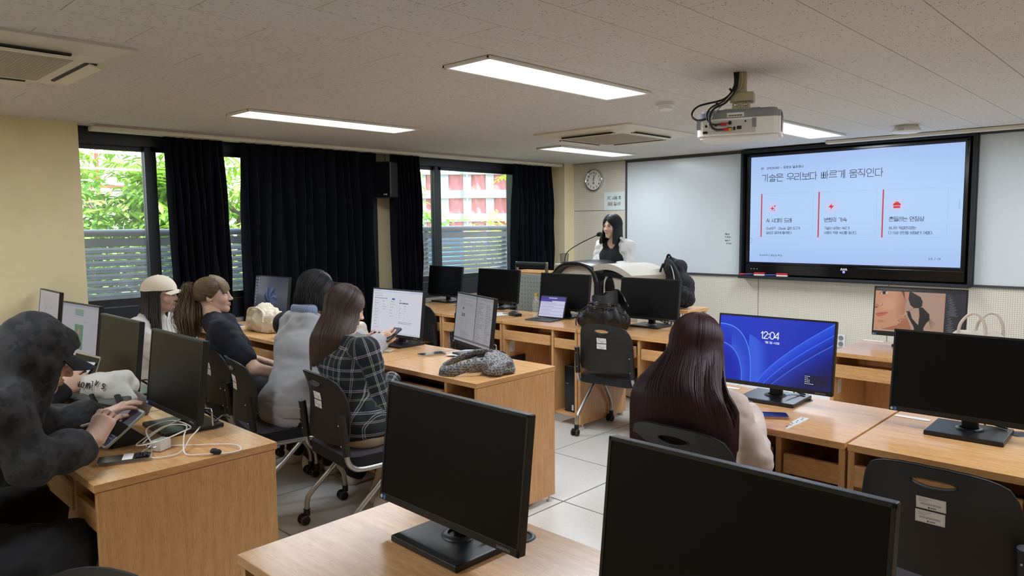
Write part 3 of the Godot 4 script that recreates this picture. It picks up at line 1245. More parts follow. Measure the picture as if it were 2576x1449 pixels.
func build_room() -> void:
	# floor: raised tiles of 0.6 m with dark open joints
	var g := G.new()
	g.box(Vector3(-1.9, -0.066, -2.6), Vector3(8.6, 0.1, 9.2))
	var fl := struct("floor", g, M.floor_joint)
	var fm := G.new()
	fm.box(Vector3(0, -0.008, 0), Vector3(0.5905, 0.02, 0.5905), 0.001)
	var tile := fm.mesh(M.floor_tile)
	for a in range(-4, 10):
		for b in range(-8, 7):
			inst("floor_tile", tile, fl, Transform3D(Basis(), Vector3(-2.39 + 0.6 * a + 0.3, 0, -2.27 + 0.6 * b + 0.3)))
	# ceiling: boards of 0.3 by 0.6 m in running bond
	g = G.new()
	g.box(Vector3(-1.9, CEIL + 0.07, -2.6), Vector3(8.6, 0.1, 9.2))
	var ce := struct("ceiling", g, M.ceiling_gap)
	fm = G.new()
	fm.box(Vector3(0, 0.01, 0), Vector3(0.2974, 0.02, 0.5974), 0.0012)
	tile = fm.mesh(M.ceiling_tile)
	var rest := G.new()
	var count := 0
	for a in range(-13, 14):
		for b in range(-10, 7):
			var at := Vector3(-1.93 + 0.3 * a + 0.15, CEIL, (-1.67 if a % 2 == 0 else -1.97) + 0.6 * b + 0.3)
			if at.x < WINX or at.z < FRONT - 0.3 or at.x > 2.2 or at.z > 1.9:
				continue
			# in view: in front of the camera and above its lower rim
			if at.x < 0.9 and at.z < -0.3 and at.x - at.z * 0.18 < 1.0 and count < 296:
				inst("ceiling_tile", tile, ce, Transform3D(Basis(), at))
				count += 1
			else:
				rest.add(fm, Transform3D(Basis(), at))
	obj("ceiling_tile_remainder", rest, M.ceiling_tile, ce).set_meta("kind", "stuff")
	# walls
	g = G.new()
	g.box(Vector3(-5.81, 1.1, 0.12), Vector3(0.3, 2.3, 3.44))            # the solid part before the windows
	g.box(Vector3(-6.0, 0.33, -4.22), Vector3(0.12, 0.7, 5.24))          # below the windows
	g.box(Vector3(-6.0, 1.1, -4.44), Vector3(0.14, 2.3, 0.5))            # the pier between the two windows
	g.box(Vector3(-5.86, 1.1, -7.0), Vector3(0.4, 2.3, 0.32))            # the corner pier
	g.box(Vector3(-6.06, 1.1, -6.6), Vector3(0.1, 2.3, 0.54))
	g.box(Vector3(-6.0, 2.2, -4.22), Vector3(0.12, 0.1, 5.24))
	struct("wall_left", g, M.wall_paint)
	g = G.new()
	g.box(Vector3(-1.7, 1.1, FRONT - 0.11), Vector3(8.6, 2.3, 0.2))
	struct("wall_front", g, M.wall_paint)
	g = G.new()
	g.box(Vector3(2.3, 1.1, -2.6), Vector3(0.2, 2.3, 9.0))
	struct("wall_right", g, M.wall_paint)
	g = G.new()
	g.box(Vector3(-1.9, 1.1, 1.95), Vector3(8.6, 2.3, 0.2))
	struct("wall_back", g, M.wall_paint)
	g = G.new()
	g.box(Vector3(-5.7, CEIL - 0.03, -4.24), Vector3(0.11, 0.03, 5.1), 0.004)
	g.box(Vector3(-5.7, CEIL - 0.008, -4.24), Vector3(0.07, 0.014, 5.1))
	struct("trim_1", g, M.cream_plastic)
	g = G.new()
	g.box(Vector3(-5.93, 0.69, -4.22), Vector3(0.26, 0.04, 5.22), 0.004)
	struct("trim_2", g, M.terrazzo)


func build_windows() -> void:
	var n := 0
	# each: far and near end along z, mullions, and the sash that stands further in
	for s in [[-1.5, -4.2, [-2.16, -3.05]], [-4.62, -6.24, [-5.05]]]:
		n += 1
		var g := G.new()
		var z0: float = s[0]
		var z1: float = s[1]
		var mid := (z0 + z1) / 2
		var len := z0 - z1
		g.box(Vector3(WINX, 2.135, mid), Vector3(0.14, 0.11, len), 0.004)
		g.box(Vector3(WINX, 0.79, mid), Vector3(0.14, 0.17, len), 0.004)
		for z in [z0, z1]:
			g.box(Vector3(WINX, 1.45, z), Vector3(0.14, 1.5, 0.09), 0.004)
		var w := obj("window_%d" % n, g, M.black_frame)
		w.set_meta("kind", "structure")
		var cuts: Array = [z0] + s[2] + [z1]
		for k in cuts.size() - 1:
			var a: float = cuts[k]
			var b: float = cuts[k + 1]
			var dx := -0.018 if k % 2 == 0 else 0.02
			var fr := G.new()
			for z in [a, b]:
				fr.box(Vector3(WINX + dx, 1.48, z), Vector3(0.036, 1.22, 0.085), 0.003)
			fr.box(Vector3(WINX + dx, 2.07, (a + b) / 2), Vector3(0.036, 0.045, a - b), 0.003)
			fr.box(Vector3(WINX + dx, 0.9, (a + b) / 2), Vector3(0.036, 0.06, a - b), 0.003)
			var f := obj("sash", fr, M.black_frame, w)
			var pn := G.new()
			pn.box(Vector3(WINX + dx, 1.48, (a + b) / 2), Vector3(0.006, 1.2, a - b - 0.02))
			obj("pane", pn, M.window_glass, f)
			var hd := G.new()
			hd.box(Vector3(WINX + dx + 0.03, 1.22, b + 0.01), Vector3(0.025, 0.09, 0.022), 0.006)
			obj("latch", hd, M.black_plastic, f)


func build_outside() -> void:
	# ground, louvred balustrade, building under scaffolding nets, trees
	var g := G.new()
	g.box(Vector3(-19, -2.6, -5), Vector3(25, 0.2, 50))
	struct("ground", g, M.lawn)
	g = G.new()
	g.box(Vector3(-6.55, -0.2, -4.5), Vector3(0.9, 0.12, 8.0))
	struct("trim_3", g, M.concrete)
	var t := thing("louver_screen", "grey metal louver balustrade with a round top rail outside the windows", "balustrade", Vector3(-6.75, 0, -4.4))
	g = G.new()
	g.tube([Vector3(0, 1.425, -3.6), Vector3(0, 1.425, 3.6)], 0.032, 14)
	obj("top_rail", g, M.louver, t)
	g = G.new()
	g.box(Vector3(0, 1.345, 0), Vector3(0.03, 0.07, 7.2), 0.004)
	obj("upper_bar", g, M.louver, t)
	var sl := G.new()
	for k in 4:
		sl.box(Vector3(0, -0.0095 + k * 0.0005, 0), Vector3(0.05, 0.006, 7.1), 0.002, Basis(Vector3.BACK, -0.55))
		break
	var sm := G.new()
	sm.sheet(6, 2, func(u, v): return Vector3(cos(u * 2.4) * 0.028, u * 0.044, (v - 0.5) * 7.1), 0.003)
	var mesh := sm.mesh(M.louver)
	for k in 20:
		inst("slat", mesh, t, Transform3D(Basis(), Vector3(-0.01, 1.255 - k * 0.056, 0)))
	g = G.new()
	g.box(Vector3.ZERO, Vector3(0.05, 1.6, 0.05), 0.006)
	var post := g.mesh(M.louver)
	for z in [-2.55, -1.2, 0.35, 1.75, 2.9]:
		inst("post", post, t, Transform3D(Basis(), Vector3(-0.05, 0.62, z)))
	# building far behind, its openings hung with pale red nets
	t = thing("unfinished_building", "pale concrete building under construction with red netting in its openings", "building", Vector3(-33.5, 0, -31.0), -0.75)
	g = G.new()
	for k in 15:
		g.box(Vector3(0, 3.0, -9.8 + k * 1.4), Vector3(0.5, 13, 0.5))
	for k in 10:
		g.box(Vector3(0.05, -2.4 + k * 1.45, 0), Vector3(0.5, 0.5, 20.5))
	g.box(Vector3(-0.4, 3, 0), Vector3(0.3, 13, 20.5))
	obj("frame", g, M.concrete, t)
	for k in 6:
		g = G.new()
		g.box(Vector3(0.45, 3.0, -8.4 + k * 2.8), Vector3(0.08, 13, 0.08))
		obj("scaffold_pole", g, M.concrete, t)
	var ns := noise(1.6, 4, 2)
	for a in 14:
		for b in 6:
			g = G.new()
			var y0 := 0.75 + b * 1.45
			var z0 := -9.55 + a * 1.4
			g.sheet(9, 7, func(u, v): return Vector3(0.12 + ns.get_noise_3d(u * 1.4 + a * 3, v * 0.5, b * 2.0) * 0.16 - 0.05 * sin(v * 3.1), y0 + v * 0.98, z0 + u * 0.92), 0.02)
			obj("net", g, M.net_red, t)
	g = G.new()
	g.box(Vector3(-11.5, 0.6, -9.3), Vector3(0.3, 1.5, 2.2), 0.03)
	g.box(Vector3(-11.35, 1.38, -9.3), Vector3(0.5, 0.06, 2.3), 0.02)
	solo("hoarding", g, M.blue_sheet, "blue site hoarding low behind the louvers of the far window", "hoarding")
	g = G.new()
	for k in 8:
		g.box(Vector3(-14 + (k % 2) * 0.4, 1.6, -5 + k * 0.9), Vector3(0.05, 8, 0.05))
	for k in 5:
		g.box(Vector3(-14, -1 + k * 1.6, -2), Vector3(0.05, 0.05, 8))
	solo("scaffold", g, M.scaffold_red, "red tube scaffold seen through the branches in the nearest window", "scaffold")
	var spots := [[Vector3(-9.9, -2.5, -3.0), 8.0, "leaf_green", "tree with large compound leaves outside the nearest window pane"], [Vector3(-9.4, -2.5, -4.6), 7.6, "leaf_light", "bright green tree seen between the two curtains of the near window"], [Vector3(-11.0, -2.5, -7.8), 7.0, "leaf_green", "tree at the left edge of the far window"], [Vector3(-11.0, -2.5, -12.1), 8.0, "leaf_yellow", "yellow-green tree at the right side of the far window"], [Vector3(-15, -2.5, -1.5), 7.0, "leaf_light", "tall light green tree behind the nearest tree"]]
	for k in spots.size():
		tree(spots[k][0], spots[k][1], spots[k][2], spots[k][3], 60 + k, 9 if k < 2 else 4)


func tree(at: Vector3, tall: float, leaf: String, label: String, sd: int, thick: int) -> void:
	var r := RandomNumberGenerator.new()
	r.seed = sd
	var t := thing("tree", label, "tree", at, 0.0, "trees outside the windows")
	var g := G.new()
	var tips := []
	var top := Vector3(r.randf_range(-0.3, 0.3), tall * 0.55, r.randf_range(-0.3, 0.3))
	g.tube(curve([Vector3.ZERO, top * 0.5 + Vector3(0.08, 0, 0.05), top], 5), [0.1, 0.095, 0.09, 0.085, 0.08, 0.075, 0.07, 0.065, 0.06, 0.055, 0.05], 8)
	for k in 13:
		var f := r.randf_range(0.45, 1.0)
		var a := top * f
		var an := r.randf() * TAU
		var b := a + Vector3(cos(an), r.randf_range(0.4, 1.1), sin(an)) * r.randf_range(0.8, 1.5)
		g.tube(curve([a, a.lerp(b, 0.5) + Vector3(0, 0.12, 0), b], 3), [0.035, 0.03, 0.026, 0.022, 0.018, 0.014, 0.01], 6)
		for q in 4:
			var bb := b + Vector3(r.randf_range(-1, 1), r.randf_range(-0.5, 0.8), r.randf_range(-1, 1)) * 0.7
			g.tube([a.lerp(b, r.randf_range(0.5, 1.0)), bb], [0.012, 0.005], 5)
			tips.append(bb)
			tips.append(b)
	obj("trunk", g, M.bark, t)
	# one leaf: a pointed, slightly folded blade
	var lf := G.new()
	lf.sheet(2, 5, func(u, v): return Vector3((u - 0.5) * 0.055 * sin(PI * minf(v * 0.9 + 0.08, 1.0)), absf(u - 0.5) * 0.02 - v * v * 0.03, -v * 0.15))
	var mm := MultiMesh.new()
	mm.transform_format = MultiMesh.TRANSFORM_3D
	mm.mesh = lf.mesh(M[leaf])
	var X3 := []
	for p in tips:
		for q in thick:
			# a stalk with leaflets on both sides
			var an := r.randf() * TAU
			var dir := Vector3(cos(an), r.randf_range(-0.7, 0.35), sin(an)).normalized()
			var base: Vector3 = p + Vector3(r.randf_range(-1, 1), r.randf_range(-1, 1), r.randf_range(-1, 1)) * 0.28
			for s in 9:
				var side := -1.0 if s % 2 else 1.0
				var B := Basis.looking_at(dir.rotated(Vector3.UP, side * 0.95)).rotated(dir, r.randf_range(-0.5, 0.5)).scaled(Vector3.ONE * r.randf_range(0.75, 1.15))
				X3.append(Transform3D(B, base + dir * (0.05 * s)))
	mm.instance_count = X3.size()
	for k in X3.size():
		mm.set_instance_transform(k, X3[k])
	var o := MultiMeshInstance3D.new()
	o.name = "leaves"
	o.multimesh = mm
	o.set_meta("kind", "stuff")
	t.add_child(o)


# lettering laid on a surface: X puts its centre, x along the line and z out of the surface
func letters(text: String, size: float, at: Transform3D, m: Material, parent: Node, called := "lettering", bold := false) -> MeshInstance3D:
	var tm := TextMesh.new()
	var f := SystemFont.new()
	f.font_names = PackedStringArray(["Droid Sans"])
	if bold: f.font_weight = 700
	tm.font = f
	tm.text = text
	tm.font_size = 64
	tm.pixel_size = size / 64.0
	tm.depth = 0.0012
	tm.curve_step = 2.0
	tm.material = m
	return inst(called, tm, parent, at)


func build_front_wall() -> void:
	# pegboard lining: panels with fine joints
	var lower := [[-5.71, -4.49], [-4.485, -3.27], [-3.265, -2.05], [-2.045, -0.83], [-0.825, 0.39], [0.395, 2.2]]
	var t: Node3D = get_node("wall_front")
	for s in lower:
		var g := G.new()
		g.box(Vector3((s[0] + s[1]) / 2, 0.46, FRONT + 0.006), Vector3(s[1] - s[0], 0.9, 0.012), 0.002)
		obj("panel", g, M.pegboard, t)
	for s in [[0.915, 1.62], [1.625, 2.19]]:
		var g := G.new()
		g.box(Vector3(-5.3, (s[0] + s[1]) / 2, FRONT + 0.006), Vector3(0.82, s[1] - s[0], 0.012), 0.002)
		obj("panel", g, M.pegboard, t)
	# whiteboards left and right of the display
	for s in [[-4.885, -3.425, "white marker board between the pegboard and the big display"], [-1.41, 1.9, "white marker board right of the big display"]]:
		var w := thing("whiteboard", s[2], "whiteboard", Vector3(0, 0, FRONT))
		var cx: float = (s[0] + s[1]) / 2
		var wd: float = s[1] - s[0]
		var g := G.new()
		g.box(Vector3(cx, 1.545, 0.012), Vector3(wd - 0.02, 1.25, 0.016), 0.002)
		obj("writing_surface", g, M.whiteboard, w)
		g = G.new()
		for y in [2.172, 0.918]:
			g.box(Vector3(cx, y, 0.016), Vector3(wd, 0.022, 0.03), 0.003)
		for x in [s[0] + 0.01, s[1] - 0.01]:
			g.box(Vector3(x, 1.545, 0.016), Vector3(0.022, 1.27, 0.03), 0.003)
		obj("frame", g, M.grey_frame, w)
		g = G.new()
		g.box(Vector3(cx, 2.05, 0.0205), Vector3(wd - 0.03, 0.0015, 0.001))
		obj("joint", g, M.perf_grey, w)
		if s[0] < -3:
			# handwriting in black marker near the display
			var pz := 0.0212
			var r := RandomNumberGenerator.new()
			r.seed = 3
			for row in 4:
				var x := -3.64 + row * 0.004
				g = G.new()
				for k in 4 + row % 2:
					var pts := []
					for q in 5:
						pts.append(Vector3(x + r.randf_range(0, 0.014), 1.345 - row * 0.032 + r.randf_range(-0.011, 0.011), pz))
					g.tube(curve(pts, 3), 0.0013, 5)
					x += 0.014
				obj("handwriting", g, M.black_plastic, w)
	# dark alcove that holds the display
	var g2 := G.new()
	g2.box(Vector3(-2.417, 1.55, FRONT + 0.006), Vector3(1.99, 1.26, 0.012))
	g2.box(Vector3(-2.417, 2.165, FRONT + 0.06), Vector3(2.03, 0.03, 0.12), 0.004)
	g2.box(Vector3(-2.417, 0.918, FRONT + 0.07), Vector3(2.03, 0.03, 0.14), 0.006)
	for x in [-3.425, -1.41]:
		g2.box(Vector3(x, 1.54, FRONT + 0.05), Vector3(0.026, 1.26, 0.1), 0.004)
	solo("display_surround", g2, M.alcove, "black recessed surround and pen ledge that frame the big display", "frame")
	var tv := thing("wall_display", "large flat interactive display showing a pale blue slide with three cards", "display", Vector3(-2.408, 1.585, FRONT + 0.02))
	g2 = G.new()
	g2.box(Vector3(0, 0.005, 0.03), Vector3(1.93, 1.09, 0.055), 0.008)
	obj("housing", g2, M.glossy_black, tv)
	g2 = G.new()
	for y in [0.54, -0.532]:
		g2.box(Vector3(0, y, 0.062), Vector3(1.93, 0.026, 0.014), 0.005)
	for x in [-0.95, 0.95]:
		g2.box(Vector3(x, 0.005, 0.062), Vector3(0.03, 1.09, 0.014), 0.005)
	obj("bezel", g2, M.glossy_black, tv)
	g2 = G.new()
	g2.face(Vector3(-0.928, 0.522, 0.0585), Vector3(0.928, 0.522, 0.0585), Vector3(0.928, -0.516, 0.0585), Vector3(-0.928, -0.516, 0.0585), Vector3.BACK)
	obj("screen", g2, screen_mat("slide_glow", slide(), 0.8), tv)
	M.slide_glow.roughness = 0.6
	g2 = G.new()
	g2.box(Vector3(0, -0.592, 0.036), Vector3(1.93, 0.1, 0.07), 0.008)
	g2.prism(PackedVector2Array([Vector2(-0.1, -0.545), Vector2(0.1, -0.545), Vector2(0.07, -0.6), Vector2(-0.07, -0.6)]), 0.012, X(Vector3(0, 0, 0.066)))
	obj("control_bar", g2, M.glossy_black, tv)
	letters("AHA", 0.03, X(Vector3(0, -0.562, 0.08)), M.white_plastic, tv, "logo", true)
	g2 = G.new()
	g2.lathe([Vector2(0.0, 0.004), Vector2(0.011, 0.004), Vector2(0.011, 0.0)], 16, X(Vector3(0, -0.586, 0.077), 0, PI / 2))
	obj("power_light", g2, M.led_glow, tv)
	g2 = G.new()
	for k in 3:
		g2.box(Vector3(-0.9 + k * 0.03, -0.585, 0.072), Vector3(0.01, 0.01, 0.003))
	obj("port", g2, M.grey_plastic, tv)
	var al := AreaLight3D.new()
	al.name = "display_light"
	al.area_size = Vector2(1.85, 1.03)
	al.light_energy = 0.16
	al.light_color = Color(0.72, 0.84, 1.0)
	al.shadow_enabled = true
	al.area_range = 12.0
	al.area_attenuation = 2.0
	al.transform = Transform3D(Basis(Vector3.UP, PI), Vector3(-2.408, 1.588, FRONT + 0.1))
	add_child(al)
	# markers and erasers on the ledge
	for s in [[-3.36, "red_plastic", "red marker at the left end of the pen ledge"], [-3.31, "blue_plastic", "blue marker beside the red marker on the pen ledge"], [-3.1, "blue_plastic", "blue marker between the two erasers on the pen ledge"]]:
		g2 = G.new()
		g2.tube([Vector3(-0.055, 0, 0), Vector3(0.03, 0, 0), Vector3(0.031, 0, 0), Vector3(0.055, 0, 0.004)], [0.009, 0.009, 0.0105, 0.01], 10)
		var o := solo("marker", g2, M[s[1]], s[2], "marker", "markers on the pen ledge")
		o.position = Vector3(s[0], 0.9435, FRONT + 0.11)
		o.rotation.y = 0.5
	for s in [[-3.215, "red and white board eraser left on the pen ledge"], [-2.985, "red and white board eraser further right on the pen ledge"]]:
		var e := thing("eraser", s[1], "eraser", Vector3(s[0], 0.9335, FRONT + 0.1), 0.15)
		g2 = G.new()
		g2.box(Vector3(0, 0.008, 0), Vector3(0.105, 0.016, 0.045), 0.003)
		obj("pad", g2, M.white_plastic, e)
		g2 = G.new()
		g2.box(Vector3(0, 0.024, 0), Vector3(0.11, 0.016, 0.048), 0.004)
		obj("back", g2, M.red_plastic, e)
	# clock
	var c := thing("wall_clock", "round silver-rimmed wall clock with black numerals showing four past twelve", "clock", Vector3(-5.335, 1.985, FRONT + 0.013))
	var Xc := X(Vector3.ZERO, 0, PI / 2)
	g2 = G.new()
	g2.lathe([Vector2(0.112, 0.02), Vector2(0.118, 0.036), Vector2(0.126, 0.038), Vector2(0.131, 0.03), Vector2(0.13, 0.0)], 40, Xc, true)
	obj("rim", g2, M.chrome, c)
	g2 = G.new()
	g2.lathe([Vector2(0.0, 0.026), Vector2(0.117, 0.026)], 40, Xc)
	obj("dial", g2, M.dial_white, c)
	for k in 12:
		var a := PI / 2 - TAU * (k + 1) / 12
		letters(str(k + 1), 0.034, X(Vector3(cos(a) * 0.088, sin(a) * 0.088, 0.0275)), M.black_plastic, c, "numeral", true)
	for s in [[PI / 2 - TAU * 4.0 / 720, 0.06, 0.006], [PI / 2 - TAU * 4.0 / 60, 0.088, 0.004]]:
		g2 = G.new()
		var d := Vector3(cos(s[0]), sin(s[0]), 0)
		g2.box(d * s[1] * 0.42 + Vector3(0, 0, 0.031), Vector3(s[1] * 1.16, s[2], 0.001), 0.0, Basis(Vector3.BACK, s[0]))
		obj("hand", g2, M.black_plastic, c)
	g2 = G.new()
	g2.box(Vector3(0, -0.036, 0.0275), Vector3(0.026, 0.02, 0.001))
	obj("day_mark", g2, M.grey_plastic, c)
	# paper notice
	var p := Pad.new(320, 228, Color8(214, 226, 220))
	p.write("PC 사용 후", 58, 56, 44, 5, Color8(60, 66, 68), 0.02)
	p.write("종료 필수!!!", 58, 128, 44, 5, Color8(130, 76, 80), -0.02)
	g2 = G.new()
	var sn := noise(7.0, 3, 2)
	g2.sheet(12, 10, func(u, v): return Vector3(-0.149 + u * 0.298, 0.107 - v * 0.214, sn.get_noise_2d(u, v) * 0.0035), 0.0)
	var paper := solo("paper_notice", g2, uv_mat("notice_print", p.im, 0.6), "crumpled white paper notice taped under the clock, two lines of print", "notice")
	paper.position = Vector3(-5.047, 1.73, FRONT + 0.019)
	# a small plug socket on the pegboard
	var so := thing("wall_socket", "white double wall socket low on the pegboard behind the blue screen", "socket", Vector3(-2.44, 0.345, FRONT + 0.013))
	g2 = G.new()
	g2.box(Vector3(0, 0, 0.008), Vector3(0.075, 0.12, 0.016), 0.004)
	obj("plate", g2, M.white_plastic, so)
	for y in [-0.028, 0.028]:
		g2 = G.new()
		g2.lathe([Vector2(0.0, 0.002), Vector2(0.018, 0.002), Vector2(0.021, 0.006), Vector2(0.023, 0.0)], 18, X(Vector3(0, y, 0.016), 0, PI / 2))
		for x in [-0.008, 0.008]:
			g2.box(Vector3(x, y, 0.0185), Vector3(0.005, 0.005, 0.002))
		obj("outlet", g2, M.grey_plastic, so)


func build_ceiling_things() -> void:
	var names := ["long bright ceiling light panel nearest the camera, beside the smoke detector", "long ceiling light panel on the left, over the curtained window", "ceiling light panel near the far corner before the clock", "ceiling light panel partly hidden behind the projector", "ceiling light panel to the right of the camera's view", "ceiling light panel over the front right desks", "ceiling light panel over the back of the room", "ceiling light panel over the back left corner of the room"]
	for k in LAMPS.size():
		var s: Array = LAMPS[k]
		var t := thing("ceiling_light", names[k], "ceiling light", Vector3(s[0], CEIL, s[1]))
		var g := G.new()
		for x in [-0.146, 0.146]:
			g.box(Vector3(x, -0.008, 0), Vector3(0.02, 0.016, s[2]), 0.004)
		for z in [-1, 1]:
			g.box(Vector3(0, -0.008, z * (s[2] / 2 - 0.01)), Vector3(0.31, 0.016, 0.02), 0.004)
		obj("frame", g, M.white_plastic, t)
		g = G.new()
		g.box(Vector3(0, -0.004, 0), Vector3(0.276, 0.008, s[2] - 0.036))
		obj("diffuser", g, M.lamp_glow, t)
	# two ceiling cassettes
	for s in [[Vector3(-3.68, CEIL, -0.68), "ceiling air conditioner cut by the left edge above the pillar"], [Vector3(-3.55, CEIL, -4.93), "ceiling air conditioner before the clock, left of the projector"]]:
		cassette(s[0], s[1])
	var t := thing("smoke_detector", "small round white smoke detector on the ceiling beside the long light", "smoke detector", Vector3(-2.43, CEIL, -3.9))
	var g := G.new()
	g.lathe([Vector2(0.0, -0.026), Vector2(0.056, -0.026), Vector2(0.058, -0.022), Vector2(0.058, 0.0)], 28)
	obj("base", g, M.white_plastic, t)
	g = G.new()
	g.lathe([Vector2(0.0, -0.05), Vector2(0.036, -0.05), Vector2(0.044, -0.042), Vector2(0.042, -0.026)], 28)
	obj("sensor", g, M.white_plastic, t)
	g = G.new()
	g.lathe([Vector2(0.0, -0.012), Vector2(0.07, -0.02), Vector2(0.09, -0.006), Vector2(0.09, 0.0)], 28, X(Vector3(-2.65, CEIL, -5.05)))
	solo("ceiling_speaker", g, M.ac_grille, "shallow round ceiling disc half hidden left of the projector", "ceiling speaker")
	# wireless unit: a faceted white dome
	t = thing("access_point", "small white faceted dome hanging on the ceiling above the display", "access point", Vector3(-1.72, CEIL, -6.2))
	g = G.new()
	g.lathe([Vector2(0.0, -0.06), Vector2(0.09, -0.058), Vector2(0.105, -0.045), Vector2(0.075, 0.0)], 8, X(Vector3.ZERO, 0.3))
	obj("shell", g, M.white_plastic, t)
	letters("SONY", 0.02, X(Vector3(-0.012, -0.036, 0.1), -0.1, 0.5), M.grey_plastic, t)
	g = G.new()
	g.box(Vector3(-1.6, CEIL - 0.016, FRONT + 0.22), Vector3(1.9, 0.03, 0.08), 0.008)
	solo("screen_casing", g, M.cream_plastic, "slim cream roller casing on the ceiling above the display", "screen casing")
	projector()
	# wall speaker between the windows
	t = thing("wall_speaker", "black box loudspeaker on the pier between the two windows", "loudspeaker", Vector3(-5.72, 1.9, -4.22), 0.55)
	g = G.new()
	g.box(Vector3.ZERO, Vector3(0.2, 0.34, 0.2), 0.012)
	obj("cabinet", g, M.black_plastic, t)
	g = G.new()
	g.box(Vector3(0, 0.0, 0.104), Vector3(0.186, 0.32, 0.012), 0.006)
	obj("grille", g, M.curtain, t)
	letters("AHA", 0.02, X(Vector3(0.05, -0.14, 0.112)), M.white_plastic, t, "logo")
	g = G.new()
	g.tube(curve([Vector3(-0.02, 0.17, -0.08), Vector3(-0.03, 0.24, -0.09), Vector3(-0.01, 0.29, -0.08)]), 0.003, 6)
	obj("cable", g, M.black_plastic, t)


func cassette(at: Vector3, label: String) -> void:
	var t := thing("air_conditioner", label, "air conditioner", at)
	var g := G.new()
	var w := 0.95
	# a shallow tray: outer lip, sloping flanks, flat middle
	var ring := func(half: float, y: float, r: float) -> Array:
		var out := []
		for p in rrect(half * 2, half * 2, r, 4): out.append(Vector3(p.x, y, p.y))
		return out
	var loops := [ring.call(w / 2, 0.0, 0.03), ring.call(w / 2, -0.012, 0.03), ring.call(w / 2 - 0.1, -0.04, 0.03), ring.call(0.28, -0.045, 0.02)]
	for k in 3:
		var a: Array = loops[k]
		var b: Array = loops[k + 1]
		for q in a.size():
			var e: int = (q + 1) % a.size()
			var nn: Vector3 = (a[e] - a[q]).cross(b[q] - a[q]).normalized()
			if k == 0: nn = Vector3(a[q].x, 0, a[q].z).normalized()
			elif nn.y > 0: nn = -nn
			g.quad(g.vert(a[q], nn), g.vert(a[e], nn), g.vert(b[e], nn), g.vert(b[q], nn))
	obj("fascia", g, M.cream_plastic, t)
	g = G.new()
	g.box(Vector3(0, -0.04, 0), Vector3(0.57, 0.016, 0.57), 0.006)
	for k in 40:
		g.box(Vector3(0, -0.0485, -0.255 + k * 0.0131), Vector3(0.53, 0.002, 0.008), 0.0006)
	obj("grille", g, M.ac_grille, t)
	for k in 4:
		var B := Basis(Vector3.UP, k * PI / 2)
		g = G.new()
		g.box(B * Vector3(0, -0.042, 0.355), Vector3(0.5, 0.012, 0.05), 0.004, B)
		obj("slot", g, M.ac_slot, t)
		g = G.new()
		g.sheet(8, 3, func(u, v): return B * Vector3((u - 0.5) * 0.5, -0.046 - 0.012 * v, 0.345 + v * 0.05), 0.006)
		obj("vane", g, M.cream_plastic, t)


